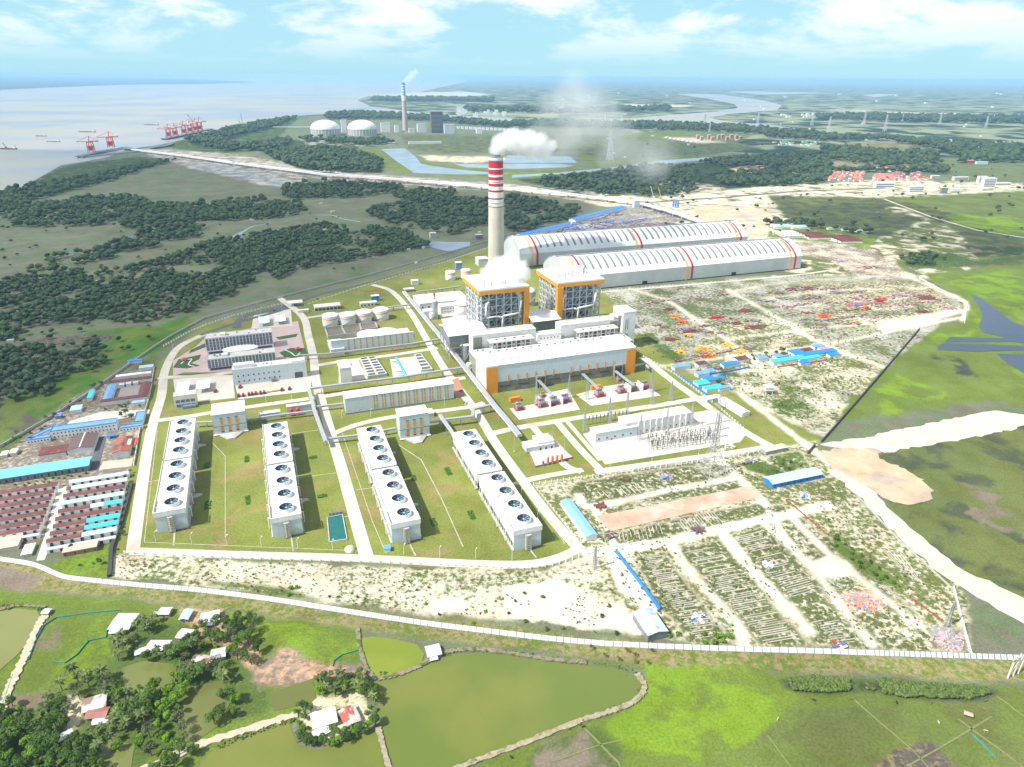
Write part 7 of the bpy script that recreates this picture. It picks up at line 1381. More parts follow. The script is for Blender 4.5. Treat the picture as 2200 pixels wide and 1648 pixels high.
scatter([(360, 1600), (430, 1620), (400, 1680), (300, 1680)], 6, ['broad', 'light'], 'at the bottom edge beside the large pond', .8, 1.2, 5, 14)
scatter([(630, 1515), (668, 1520), (680, 1600), (650, 1600)], 10, ['broad', 'light', 'shrub'], 'on the left shore of the house island', .7, 1.0, 4, 15)
scatter([(660, 1590), (700, 1580), (790, 1560), (800, 1575), (690, 1615)], 13, ['light', 'broad', 'shrub'], 'on the lower shore of the house island', .65, .95, 4, 16)
scatter([(780, 1480), (812, 1480), (808, 1560), (785, 1550)], 11, ['broad', 'shrub', 'palm'], 'on the right shore of the house island', .7, 1.0, 4, 17)
scatter([(680, 1470), (785, 1450), (800, 1485), (760, 1490), (690, 1505)], 15, ['broad', 'broad', 'palm', 'light'], 'in the thick clump above the house island', .75, 1.1, 4.5, 18)
scatter([(120, 1175), (236, 1190), (236, 1222), (150, 1215)], 4, ['shrub', 'broad'], 'below the brick huts by the dark canal wall', .6, .8, 6, 19)
scatter([(258, 890), (286, 888), (284, 905), (258, 908)], 3, ['broad'], 'in the notch of the blue roofed camp office', .7, .9, 5, 20); scatter([(88, 920), (110, 915), (108, 932), (92, 935)], 3, ['bush', 'broad'], 'in the left notch of the camp office', .5, .7, 4, 21)
scatter([(222, 868), (310, 862), (310, 872), (225, 880)], 9, ['shrub', 'bush'], 'along the front of the courtyard building', .6, .9, 4, 22); scatter([(0, 958), (120, 885), (220, 820), (230, 830), (130, 898), (20, 965)], 22, ['bush', 'shrub', 'grey'], 'inside the outer wall of the camp', .6, 1., 6, 23)
scatter([(30, 1042), (150, 1020), (195, 1012), (195, 1020), (40, 1052)], 16, ['shrub'], 'in front of the blue canteen', .6, .8, 5, 24); scatter([(270, 1020), (285, 1010), (262, 1170), (250, 1190)], 7, ['grey', 'bush'], 'beside the canal wall right of the dormitories', .5, .7, 8, 25)
scatter([(1405, 1345), (1460, 1365), (1455, 1385), (1400, 1370)], 5, ['shrub'], 'at the foot of the tin shed', .9, 1.3, 3.5, 26); scatter([(1510, 1360), (1575, 1370), (1560, 1388), (1510, 1385)], 7, ['shrub'], 'in the strip yard above the boundary wall', 1., 1.4, 4, 27)
scatter([(1605, 765), (1680, 755), (1685, 768), (1610, 775)], 7, ['broad', 'bush'], 'between the contractor camp and the blue compound', .9, 1.3, 7, 28); scatter([(1535, 788), (1560, 785), (1560, 830), (1540, 830)], 4, ['broad'], 'inside the contractor camp', .7, 1, 6, 29)
scatter([(1270, 1390), (1420, 1400), (1400, 1430), (1260, 1420)], 8, ['grey'], 'on the shore of the large pond near the sand spill', .35, .5, 6, 30)
scatter([(620, 1262), (680, 1265), (680, 1285), (620, 1280)], 3, ['shrub'], 'on the sand strip behind the boundary wall', .9, 1.2, 5, 32); scatter([(700, 1230), (1390, 1300), (1390, 1370), (1000, 1340), (700, 1285)], 22, ['shrub', 'bush'], 'scattered on the wide sand strip before the towers', .4, .9, 9, 33)
scatter([(1650, 985), (1740, 985), (1760, 1040), (1670, 1030)], 12, ['bush', 'shrub'], 'behind the turquoise shed near the road junction', .7, 1.1, 7, 34); scatter([(1790, 1145), (1830, 1180), (1930, 1250), (1935, 1270), (1850, 1225), (1790, 1170)], 18, ['bush'], 'in the dark green strip of the right yard', .7, 1.0, 6, 35)
# cattle grazing in the lower right meadow
def cow(mat):
    o = T('cow', 'x', 'cow', (0, 0, 0)); mb = MB(); K = 10; st = [(-1.0, .95, .24, .30), (-.8, 1.0, .34, .42), (-.2, .98, .38, .46), (.4, 1.0, .36, .44), (.75, 1.05, .28, .34), (1.0, 1.1, .17, .22), (1.25, .95, .13, .17), (1.42, .72, .16, .19), (1.6, .58, .10, .12)]
    for x, z, a, b in st: mb.v += [(x, a*math.cos(2*math.pi*i/K), z+b*math.sin(2*math.pi*i/K)) for i in range(K)]
    for j in range(len(st)-1): mb.f += [(j*K+i, j*K+(i+1) % K, (j+1)*K+(i+1) % K, (j+1)*K+i) for i in range(K)]; 
    mb.f += [tuple(range(K)), tuple(range(len(st)*K-K, len(st)*K))[::-1]]; mb.m = [0]*len(mb.f)
    for x, dx_ in ((-.8, -.12), (.62, .06)):
        for y in (-.2, .2): mb.tube([(x, y, .85), (x+dx_, y, .42), (x+dx_*.4, y, 0)], .085, 6)
    mb.tube([(-1.0, 0, 1.15), (-1.18, 0, .9), (-1.16, 0, .5)], .035, 5); 
    for y in (-1, 1): mb.tube([(1.38, y*.12, .9), (1.36, y*.28, .92)], .045, 5); mb.tube([(1.36, y*.08, .9), (1.32, y*.16, 1.05)], .025, 5)
    part(o, 'body', mb, mat, smooth=True); return Proto(o)
cb_, cd_, cw_ = cow(M('brown hide', (.28, .12, .05), .8)), cow(M('black hide', (.03, .025, .02), .8)), cow(M('pale hide', (.55, .48, .38), .8))
for i, (x, y, p, c, wh) in enumerate([(1830, 1503, cb_, 'brown', 'just below the middle of the reed ditch'), (1926, 1511, cd_, 'black', 'below the right half of the reed ditch'), (1749, 1506, cd_, 'black', 'below the left end of the reed ditch'), (2000, 1512, cb_, 'brown', 'right of the black one below the ditch'), (2113, 1526, cb_, 'tan', 'right of the thatched hut'), (2117, 1507, cb_, 'brown', 'near the right end of the ditch'), (2016, 1554, cw_, 'pale', 'left of the thatched hut on the field path'), (2118, 1572, cw_, 'pale', 'by the blue net'), (1671, 1546, cw_, 'pale', 'on the bright grass right of the big pond'), (1098, 1628, cd_, 'black', 'on the field below the large pond, left'), (1253, 1563, cd_, 'dark', 'beside the clay bank of the large pond')]): p.put(G(x, y), i*1.3, f'{c} cow grazing {wh}', 'cattle in the meadow')
# ---------------------------------------------------------------- woods: nearest trees as things, the rest as masses
FOREST = [
 ('wood', [(0, 610), (45, 595), (80, 578), (180, 585), (190, 600), (230, 585), (300, 570), (345, 557), (400, 540), (440, 525), (480, 515), (560, 505), (620, 492), (690, 482), (760, 492), (850, 492), (880, 505), (930, 528), (860, 543), (780, 556), (700, 568), (640, 585), (600, 600), (560, 598), (500, 635), (440, 655), (400, 680), (300, 696), (195, 700), (140, 695), (60, 703), (55, 735), (-60, 740), (-60, 620)], 10.5, 'long dark wood of the left middle ground'),
 ('wood', [(-60, 755), (0, 750), (100, 745), (160, 760), (215, 742), (215, 775), (180, 805), (120, 820), (110, 850), (0, 872), (-60, 900)], 9.5, ''),
 ('wood', [(-60, 432), (50, 430), (75, 445), (140, 435), (165, 430), (250, 422), (290, 425), (330, 440), (400, 445), (470, 437), (560, 430), (650, 440), (660, 458), (600, 470), (440, 478), (400, 490), (280, 495), (230, 482), (190, 488), (-60, 492)], 15, ''),
 ('wood', [(295, 500), (340, 490), (440, 490), (436, 508), (370, 520), (300, 515)], 13, ''), ('wood', [(200, 542), (240, 520), (340, 522), (345, 532), (250, 545), (240, 556), (180, 570), (110, 572), (100, 556)], 13, ''),
 ('wood', [(600, 405), (690, 393), (760, 395), (870, 402), (860, 412), (770, 425), (640, 430), (610, 425)], 16, ''), ('wood', [(840, 425), (870, 412), (980, 410), (975, 428), (1050, 432), (1060, 480), (980, 505), (900, 500), (870, 490), (790, 465), (800, 450), (880, 435)], 15, ''),
 ('wood', [(1085, 425), (1150, 432), (1200, 440), (1250, 450), (1230, 470), (1180, 490), (1120, 500), (1085, 500)], 15, ''), ('wood', [(-60, 430), (60, 403), (130, 393), (300, 358), (380, 344), (350, 355), (200, 400), (60, 434), (-60, 450)], 17, ''),
 ('wood', [(560, 330), (620, 325), (690, 318), (770, 330), (830, 350), (815, 370), (700, 372), (640, 362)], 22, ''), ('wood', [(400, 308), (440, 292), (560, 265), (640, 253), (600, 272), (480, 302), (520, 315), (640, 300), (600, 325), (470, 325)], 26, ''),
 ('wood', [(1150, 390), (1300, 374), (1400, 358), (1500, 362), (1500, 402), (1420, 398), (1300, 418), (1240, 418), (1170, 402)], 20, ''), ('wood', [(1500, 350), (1640, 338), (1760, 332), (1780, 346), (1790, 362), (1900, 368), (2020, 357), (2040, 372), (1990, 378), (1880, 371), (1790, 373), (1765, 400), (1640, 402), (1560, 404), (1520, 382), (1560, 376), (1650, 372), (1655, 360), (1560, 362)], 21, ''),
 ('wood', [(1640, 280), (1800, 294), (1950, 302), (2260, 320), (2260, 350), (2060, 352), (2040, 330), (1900, 302), (1780, 306), (1640, 296)], 30, ''), ('wood', [(1770, 318), (1850, 324), (2000, 330), (2020, 352), (1900, 362), (1790, 345), (1760, 330)], 26, ''),
 ('wood', [(700, 246), (760, 243), (860, 248), (960, 256), (1100, 270), (1090, 278), (960, 264), (840, 257), (700, 258)], 32, ''), ('wood', [(1100, 264), (1400, 268), (1560, 272), (1660, 282), (1640, 290), (1500, 282), (1300, 276), (1100, 274)], 32, ''), ('wood', [(1925, 552), (1960, 546), (2010, 548), (2035, 558), (2035, 570), (1950, 570)], 8, ''),
 ('wood', [(1640, 480), (1700, 475), (1800, 495), (1870, 500), (1865, 506), (1740, 488), (1650, 484)], 16, ''), ('wood', [(800, 213), (1060, 214), (1060, 219), (800, 219)], 45, ''), ('wood', [(1750, 250), (2260, 256), (2260, 268), (1900, 262), (1760, 258)], 40, ''), ('wood', [(1000, 235), (1250, 240), (1440, 232), (1440, 238), (1250, 246), (1000, 242)], 45, ''), ('wood', [(1240, 405), (1300, 412), (1420, 405), (1500, 410), (1480, 418), (1300, 422)], 16, ''), ('wood', [(640, 298), (800, 302), (855, 308), (800, 313), (660, 306)], 24, '')]
def ico(sub):
    t = (1+5**.5)/2; v = [Vector(p).normalized() for p in [(-1, t, 0), (1, t, 0), (-1, -t, 0), (1, -t, 0), (0, -1, t), (0, 1, t), (0, -1, -t), (0, 1, -t), (t, 0, -1), (t, 0, 1), (-t, 0, -1), (-t, 0, 1)]]
    f = [(0, 11, 5), (0, 5, 1), (0, 1, 7), (0, 7, 10), (0, 10, 11), (1, 5, 9), (5, 11, 4), (11, 10, 2), (10, 7, 6), (7, 1, 8), (3, 9, 4), (3, 4, 2), (3, 2, 6), (3, 6, 8), (3, 8, 9), (4, 9, 5), (2, 4, 11), (6, 2, 10), (8, 6, 7), (9, 8, 1)]
    for _ in range(sub):
        n = []; c = {}
        def mid(a, b):
            k = (min(a, b), max(a, b))
            if k not in c: c[k] = len(v); v.append(((v[a]+v[b])/2).normalized())
            return c[k]
        for a, b, d in f: x, y, z = mid(a, b), mid(b, d), mid(d, a); n += [(a, x, z), (b, y, x), (d, z, y), (x, y, z)]
        f = n
    return np.array([tuple(q) for q in v]), np.array(f)
IV, IF = ico(1)
def clump(seed):
    R = np.random.default_rng(seed); V = []; Fc = []; Tn = []; o = 0
    for k in range(R.integers(3, 6)):
        a = R.uniform(0, 6.28); d = R.uniform(0, .5); r = R.uniform(.38, .6); v = IV*(1+R.uniform(-.28, .28, (len(IV), 1)))*[r, r, r*.72]+[d*math.cos(a), d*math.sin(a), .78+R.uniform(-.1, .25)]
        V.append(v); Fc.append(IF+o); Tn.append(np.full(len(v), R.random())*.7+R.random(len(v))*.3); o += len(v)
    n = 46; c = R.normal(size=(n, 3)); c /= np.linalg.norm(c, axis=1)[:, None]; c[:, 2] = np.abs(c[:, 2])*.8-.1; p = c*R.uniform(.7, 1.12, (n, 1))*[.85, .85, .62]+[0, 0, .78]
    for q in p: u = R.normal(size=3); u /= np.linalg.norm(u); w_ = np.cross(u, R.normal(size=3)); w_ /= np.linalg.norm(w_); s = R.uniform(.10, .2); V.append(np.array([q-u*s, q-w_*s, q+u*s])); Fc.append(np.array([[o, o+1, o+2]])); Tn.append(np.full(3, R.random())); o += 3
    return np.vstack(V).astype(np.float32), np.vstack(Fc).astype(np.int32), np.concatenate(Tn).astype(np.float32)
CL = [clump(i) for i in range(6)]
CLLO = [(v, f, t) for v, f, t in CL]
WOODM = leaf_mat('woodland leaf', (.018, .043, .018), (.072, .11, .038)); WOODM.node_tree.nodes['Map Range'].inputs['To Min'].default_value = 1.; WOODM.node_tree.nodes['Map Range'].inputs['To Max'].default_value = 1.
def forest():
    R = np.random.default_rng(11); pts = []
    for nm, pl, sp_, lb in FOREST:
        w_ = [G(*p) for p in pl]; w_ = [(q.x, q.y) for q in w_]; xs = [q[0] for q in w_]; ys = [q[1] for q in w_]
        nx = int((max(xs)-min(xs))/sp_)+1; ny = int((max(ys)-min(ys))/sp_)+1
        gx, gy = np.meshgrid(np.arange(nx), np.arange(ny)); x = min(xs)+(gx.ravel()+R.uniform(-.1, 1.1, nx*ny))*sp_; y = min(ys)+(gy.ravel()+R.uniform(-.1, 1.1, nx*ny))*sp_
        k = pip(x+14*(fnoise(x, y, 60, 3)-.5)*2, y+14*(fnoise(x, y, 60, 8)-.5)*2, w_) & (fnoise(x, y, 48, 21) > .38)
        pts.append(np.stack([x[k], y[k], np.full(k.sum(), sp_)*.56*R.uniform(.55, 1.5, k.sum())], 1))
    # lone trees dotted over fields
    n = 260; px = R.uniform(0, 1050, n); py = R.uniform(440, 760, n); s = np.array([[*G(a, b)[:2], R.uniform(3, 5.5)] for a, b in zip(px, py) if a < 400+(760-b)*2 and not (a > 330 and b > 600)]); pts.append(s)
    n = 260; s = np.array([[*G(a, b)[:2], R.uniform(4, 9)] for a, b in zip(R.uniform(1380, 2200, n), R.uniform(300, 520, n))]); pts.append(s[:150])
    P_ = np.vstack(pts); d = np.hypot(P_[:, 0], P_[:, 1]); o = np.argsort(d); P_ = P_[o]; return P_
FP = forest()
near = FP[:max(0, 300-NTREE[0])]; rest = FP[len(near):]
for x, y, s in near:
    k = TR.choice(['broad', 'broad', 'broad', 'light', 'grey', 'palm']); gx, gy = proj((x, y, 0))
    tree(k, Vector((x, y, 0)), min(1.5, s/5.2), 'in the dark wood beyond the left green fields' if gx < 250 else 'at the near edge of the long dark wood')
# merge the remaining crowns by district
def mass(name, pts, label):
    V = []; Fc = []; Tn = []; o = 0; R = np.random.default_rng(len(pts))
    for x, y, s in pts:
        v, f, t = CL[R.integers(6)]; a = R.uniform(0, 6.28); c, q = math.cos(a), math.sin(a); sz = s*R.uniform(.9, 1.25)
        V.append(np.stack([(v[:, 0]*c-v[:, 1]*q)*s+x, (v[:, 0]*q+v[:, 1]*c)*s+y, v[:, 2]*sz+.12*s], 1)); Fc.append(f+o); Tn.append(t*.55+R.random()*.6-.1); o += len(v)
    V = np.vstack(V).astype(np.float32); Fc = np.vstack(Fc); Tn = np.clip(np.concatenate(Tn), 0, 1).astype(np.float32); me = bpy.data.meshes.new(name); me.vertices.add(len(V)); me.vertices.foreach_set('co', V.ravel()); me.loops.add(Fc.size); me.loops.foreach_set('vertex_index', Fc.ravel()); me.polygons.add(len(Fc)); me.polygons.foreach_set('loop_start', np.arange(0, Fc.size, 3, dtype=np.int32)); me.update()
    a = me.attributes.new('tint', 'FLOAT', 'POINT'); a.data.foreach_set('value', Tn); me.materials.append(WOODM); ob = bpy.data.objects.new(name, me); COL.objects.link(ob); return tag(ob, label, 'woodland', kind='stuff')
px_ = np.array([proj((x, y, 0)) for x, y, s in rest]); print('FOREST', len(rest), 'TREES', NTREE[0]); lft = px_[:, 0] < 1270; fr = px_[:, 1] > 398
mass('woodland', rest[lft & fr], 'dark woods between fields on the left of the plant'); mass('woodland', rest[lft & ~fr], 'far woods along the river on the left'); mass('woodland', rest[~lft], 'far woods behind the plant on the right')
WOODM2 = leaf_mat('scrub leaf', (.045, .085, .015), (.15, .20, .05)); WOODM2.node_tree.nodes['Map Range'].inputs['To Min'].default_value = 1.; WOODM2.node_tree.nodes['Map Range'].inputs['To Max'].default_value = 1.
BP = [tuple(G(*p)[:2]) for p in [(1275, 1104), (1615, 1040), (1645, 1068), (1310, 1146)]]
def scrubs(pls, seed, keep=.5):
    R = np.random.default_rng(seed); out = []
    for pl, n, a, b in pls:
        w_ = [G(*p) for p in pl]; w_ = [(q.x, q.y) for q in w_]; x = R.uniform(min(q[0] for q in w_), max(q[0] for q in w_), n); y = R.uniform(min(q[1] for q in w_), max(q[1] for q in w_), n); k = pip(x, y, w_) & (fnoise(x, y, 26, seed+3) > keep) & ~pip(x, y, BP); out.append(np.stack([x[k], y[k], R.uniform(a, b, k.sum())], 1))
    return np.vstack(out)
def mass2(name, pts, label): mass(name, pts, label); bpy.data.objects[name].data.materials[0] = WOODM2
mass2('reeds', scrubs([([(1695, 1463), (1740, 1457), (1900, 1464), (2115, 1480), (2125, 1492), (2080, 1503), (1930, 1498), (1860, 1480), (1780, 1489), (1700, 1484)], 2600, .9, 1.9)], 2, .30), 'tall green reeds filling the ditch in the right meadow')
mass2('weeds', scrubs([([(250, 1192), (780, 1217), (1180, 1228), (1265, 1195), (1400, 1330), (1410, 1380), (1180, 1345), (900, 1318), (600, 1285), (250, 1240)], 2200, .3, .9)], 3, .52), 'low green weeds scattered over the sand strip before the towers')
mass2('yard_weeds', scrubs([([(1260, 1040), (1640, 965), (1780, 1030), (2040, 1270), (2085, 1400), (1400, 1380), (1290, 1190), (1230, 1080)], 3000, .3, 1.1), ([(1340, 700), (1560, 640), (1800, 700), (1960, 720), (1830, 850), (1760, 930), (1540, 810), (1370, 760)], 2600, .5, 1.6)], 5, .50), 'low green weeds scattered over the storage yards on the right')
mass2('bank_weeds', scrubs([([(795, 1460), (910, 1428), (1000, 1398), (1060, 1402), (1230, 1424), (1300, 1432), (1300, 1425), (1050, 1393), (990, 1393), (900, 1425), (790, 1452)], 900, .3, .9), ([(1290, 1425), (1370, 1440), (1390, 1475), (1375, 1505), (1330, 1530), (1100, 1612), (1000, 1655), (990, 1645), (1250, 1545), (1360, 1500), (1372, 1470), (1330, 1440)], 1500, .3, .8), ([(455, 1605), (560, 1565), (640, 1540), (645, 1548), (560, 1575), (470, 1612)], 500, .3, .9), ([(0, 1300), (60, 1298), (100, 1304), (95, 1312), (20, 1312)], 300, .3, .9)], 8, .35), 'ragged weeds along the pond banks')
# ---------------------------------------------------------------- distant structures
def AT(px, py, Y):
    a, b, c = ray(px, py); t = Y/b; return Vector((a*t, Y, CH+c*t))
def mpp(x, y): g = G(x, y); return (g.y*cp+CH*sp)/F
def fbox(name, label, cat, px, w, h, d, wall=PAINTW, roof=WROOF, win=0, rz=None, group=None, parts=True, ao=0):
    """far building given by its foot, apparent width and height"""
    k = mpp(*px); W, H_, D = w*k, h*k*1.02, d*k*1.5; o = T(name, label, cat, G(*px), GR+ao if rz is None else rz, group)
    part(o, 'wall', MB().box(-W/2, W/2, 0, D, 0, H_), wall); part(o, 'roof', MB().box(-W/2-k*.2, W/2+k*.2, -k*.2, D+k*.2, H_, H_+k*.4), roof)
    if win:
        for j in range(win): part(o, 'window_band', MB().box(-W*.45, W*.45, -k*.12, 0, H_*(.15+.8*j/win), H_*(.15+.8*j/win)+H_*.4/win), GLASSB)
    return o
# elevated conveyor with its trestles
def conveyor(pp, w, z, label, th=3., mat=PAINTW, step=60):
    q = GP(*pp); A = q[0].copy(); q = [v-A for v in q]; o = T('conveyor', label, 'conveyor', A); part(o, 'gallery', ribbon(q, w, z+th, th=th), mat); part(o, 'roof', ribbon(q, w*1.1, z+th+.6, th=.5), WROOF)
    me = MB().box(-1, 1, -w*.45, -w*.3, 0, z).box(-1, 1, w*.3, w*.45, 0, z).box(-.8, .8, -w*.45, w*.45, z*.5, z*.5+1).mesh('trestle', CONC); tot = sum((b-a).length for a, b in zip(q[:-1], q[1:])); step = max(step, tot/90)
    for a, b in zip(q[:-1], q[1:]):
        d = b-a; n = max(1, int(d.length/step)); an = math.atan2(d.y, d.x)
        for i in range(n): v = a+d*((i+.5)/n); t = bpy.data.objects.new('trestle', me); COL.objects.link(t); t.parent = o; t.location = (v.x, v.y, 0); t.rotation_euler = (0, 0, an)
conveyor([(285, 326), (400, 340), (520, 358), (640, 373), (700, 381), (860, 392), (1050, 408), (1200, 422), (1370, 442)], 13, 8, 'long pale elevated conveyor running from the near jetty to the coal sheds', 5); conveyor([(1372, 444), (1440, 462), (1560, 505), (1600, 522)], 12, 9, 'short elevated conveyor between the transfer tower and the far coal shed', 4, step=40)
conveyor([(437, 288), (500, 280), (560, 276), (668, 276)], 9, 8, 'thin distant conveyor from the far jetty to the coal domes', 4, step=90)
struct('causeway', ribbon(GP((275, 322), (400, 334), (520, 350), (640, 364), (860, 384), (1060, 398), (1220, 412)), 16, .5), M('pale causeway', (.42, .40, .36), .9))
struct('road', ribbon(GP((1140, 400), (1380, 436), (1560, 424), (1700, 412), (1900, 404)), 18, .3), ASPH); struct('road', ribbon(GP((1900, 428), (2000, 466), (2100, 495), (2260, 520)), 8, .3), SANDC)
fbox('transfer_tower', 'pale blue transfer tower where the two conveyors meet', 'tower', (1371, 446), 20, 14, 5, LBLUE); fbox('transfer_tower', 'small white transfer block on the conveyor near the jetty', 'tower', (509, 356), 16, 9, 4); fbox('transfer_house', 'dark transfer house beside the far end of the coal shed', 'tower', (1595, 510), 18, 10, 6, LBLUE)
for i in range(3): px = (1446+5*i, 446); k = mpp(*px); o = T('cement_silo', f'blue cement silo, {["left", "middle", "right"][i]} of three on the sand', 'silo', G(*px)); part(o, 'shell', MB().cyl((0, 0, 2), 1.9*k, 12*k, 12), BPLAST); part(o, 'cap', MB().dome((0, 0, 2+12*k), 1.9*k, k, 12, 3), BPLAST)
for p, q, lb in (((1229, 487), (1122, 512), 'left of the two long bright blue sheds behind the chimney'), ((1346, 450), (1235, 478), 'right of the two long bright blue sheds behind the chimney')): shed2(q, p, 20, 7, PAINTW, M('vivid blue sheet', (.01, .20, .80), .45, lines=3, lw=.1, ld=.9), lb, 1.5)
fbox('shed_link', 'white block between the two long blue sheds', 'building', (1233, 482), 10, 5, 4)
for x0, y0, w, d, m, lb in [(1683, 490, 38, 9, LCROOF, 'pale roofed hall at the top left of the far barracks'), (1722, 492, 40, 9, LCROOF, 'pale roofed hall right of the first far barracks hall'), (1708, 511, 46, 20, TIN, 'grey white roofed rows left of the maroon far barracks'), (1763, 514, 54, 20, MAROON, 'maroon far barracks, left block'), (1830, 522, 52, 22, MAROON, 'maroon far barracks, right block'), (1792, 494, 26, 4, TIN, 'thin tin row above the maroon barracks, left'), (1823, 496, 26, 4, TIN, 'thin tin row above the maroon barracks, middle'), (1853, 499, 26, 4, TIN, 'thin tin row above the maroon barracks, right')]:
    k = mpp(x0, y0); W = w*k; dd = d*k*3.1; o = T('barracks', lb, 'barracks', G(x0, y0), .12); n = max(1, int(dd/13))
    for j in range(n): r = roof_mb('gable', W, dd/n*.8, 4, 1.6, .2, .3); part(o, 'roof', r, m, (-W/2, j*dd/n, 0)); part(o, 'wall', MB().box(-W/2, W/2, j*dd/n+.4, j*dd/n+dd/n*.75, 0, 4), PAINTW)
# settlement of red roofs
RT = M('coral tile roof', (.62, .20, .15), .7, rnd=.25, var=.2, sc=.3); RT2 = M('dusky tile roof', (.34, .13, .12), .7, rnd=.2)
hp = T('red_roof_house', 'x', 'house', (0, 0, 0)); part(hp, 'wall', MB().box(-8, 8, -6, 6, 0, 5), PAINTW); part(hp, 'roof', roof_mb('hip', 17.5, 13.5, 0, 3.5, .4), RT, (-8.8, -6.8, 5)); hp1 = Proto(hp)
hq = T('red_roof_house', 'x', 'house', (0, 0, 0)); part(hq, 'wall', MB().box(-8, 8, -6, 6, 0, 5), PAINTW); part(hq, 'roof', roof_mb('hip', 17.5, 13.5, 0, 3.5, .4), RT2, (-8.8, -6.8, 5)); hp2 = Proto(hq)
def grid_houses(quad, nx, ny, pr, lab, grp, seed):
    R = random.Random(seed); a, b, c, d = GP(*quad)
    for i in range(nx):
        for j in range(ny):
            if R.random() < .08: continue
            u, v = (i+.5+R.uniform(-.2, .2))/nx, (j+.5+R.uniform(-.2, .2))/ny; pr.put(a.lerp(b, u).lerp(d.lerp(c, u), v), .2+R.choice((0, 1.57)), lab, grp, R.uniform(.9, 1.3))
grid_houses([(1766, 389), (1852, 391), (1857, 371), (1782, 366)], 8, 7, hp1, 'small coral roofed house in the left block of the far red settlement', 'left block of red roofs', 1)
grid_houses([(1872, 389), (1945, 390), (1930, 378), (1880, 376)], 7, 4, hp1, 'small coral roofed house in the middle block of the far red settlement', 'middle block of red roofs', 2)
grid_houses([(1915, 378), (1996, 388), (1975, 372), (1890, 362)], 7, 4, hp2, 'small dusky red roofed house in the rear block of the settlement', 'rear block of dusky roofs', 3); grid_houses([(1890, 366), (1915, 367), (1905, 360), (1890, 360)], 2, 2, hp1, 'coral roofed house at the very back of the settlement', 'back corner of red roofs', 4); grid_houses([(1948, 389), (2000, 388), (1990, 382), (1945, 384)], 4, 2, hp1, 'coral roofed house at the right front of the settlement', 'front right red roofs', 5)
for x, y, w, h, d, wn, wl, lb in [(1901, 404, 44, 11, 6, 2, PAINTW, 'white hall with dark openings in front of the red settlement'), (1968, 414, 34, 13, 5, 3, PAINTW, 'white gridded block on the sand right of the hall'), (2028, 416, 14, 12, 4, 0, STEELM, 'narrow grey ended block beside the gridded one'), (2056, 411, 24, 4, 4, 0, PAINTW, 'low white and red shed on the sand'), (2124, 404, 28, 20, 6, 5, PAINTW, 'tall white apartment block far right'), (2110, 394, 20, 14, 4, 4, PAINTW, 'second white apartment block behind the tall one'), (2065, 388, 34, 7, 5, 2, CREAM, 'low cream hospital building left of the tall apartments'), (2152, 398, 44, 5, 5, 1, CREAM, 'low cream row right of the tall apartments'), (2010, 384, 18, 6, 4, 2, CREAM, 'cream block at the right end of the settlement'), (1872, 367, 30, 7, 4, 2, CREAM, 'white school block behind the settlement'), (2084, 351, 18, 6, 4, 0, REDF, 'red walled building by the far right woods'), (2110, 353, 26, 5, 4, 0, LCROOF, 'pale green roofed building by the far right woods'), (1675, 408, 14, 6, 4, 0, PAINTW, 'small white house by the wood edge left of the settlement')]:
    fbox('building', lb, 'building', (x, y), w, h, d, wl, WROOF, wn, .1)
AP = M('salmon apartment wall', (.58, .30, .22), .7)
for i, (x, y) in enumerate([(1500, 299), (1508, 302), (1524, 299), (1531, 303), (1545, 299), (1553, 298), (1563, 303), (1572, 298), (1583, 299), (1592, 302)]): fbox('apartment_block', 'salmon apartment block in the distant cluster left of the pylons', 'apartment block', (x, y), 7, 8, 3, AP, PAINTW, 3, .3, 'salmon apartment blocks')
for i in range(7): px = (1430+9*i, 296+1.6*i); k = mpp(*px); tag(MB().box(-2*k, 2*k, 0, 28, 0, 5).build('long_barn', PAINTW, loc=G(*px)), 'white long barn on the plain left of the salmon apartments', 'barn', 'white long barns').rotation_euler = (0, 0, -.6)
R9 = random.Random(9)
for i in range(26): x = 985+R9.uniform(0, 140); fbox('white_block', 'white block in the distant riverside town behind the smoke', 'building', (x, 243+R9.uniform(-5, 8)), R9.uniform(4, 11), R9.uniform(3, 7), 3, group='riverside town blocks', rz=.2)
for i in range(12): fbox('white_block', 'white block on the spit beyond the river bend', 'building', (1680+R9.uniform(0, 80), 251+R9.uniform(-3, 2)), R9.uniform(3, 9), R9.uniform(2, 5), 3, group='spit town blocks', rz=.2)
for i in range(44): x = R9.uniform(1150, 2190); fbox('white_block', 'tiny pale house dotted over the far hazy plain', 'building', (x, R9.choice((R9.uniform(198, 260), R9.uniform(262, 345)))), R9.uniform(2.5, 6), R9.uniform(1.3, 2.6), 3, group='pale houses on the far plain', rz=.2)
for i in range(16): fbox('green_roof_shed', 'green roofed shed in the distant works left of the settlement', 'shed', (1655+R9.uniform(0, 110), 311+R9.uniform(-6, 4)), R9.uniform(5, 12), 2.5, 3, PAINTW, M('sea green roof', (.05, .42, .30), .5), 0, .2, 'green roofed works')
for i in range(46):   # tin roofs that glint among the dark woods
    x, y = R9.choice([(R9.uniform(0, 560), R9.uniform(440, 490)), (R9.uniform(20, 420), R9.uniform(590, 690)), (R9.uniform(560, 1040), R9.uniform(430, 580))]); k = 1; fbox('farm_shed', 'small tin roofed farm shed among the dark woods', 'shed', (x, y), R9.uniform(5, 9), 2.6, 2.5, CREAM, TIN, 0, R9.uniform(0, 1), 'farm sheds in the dark woods')
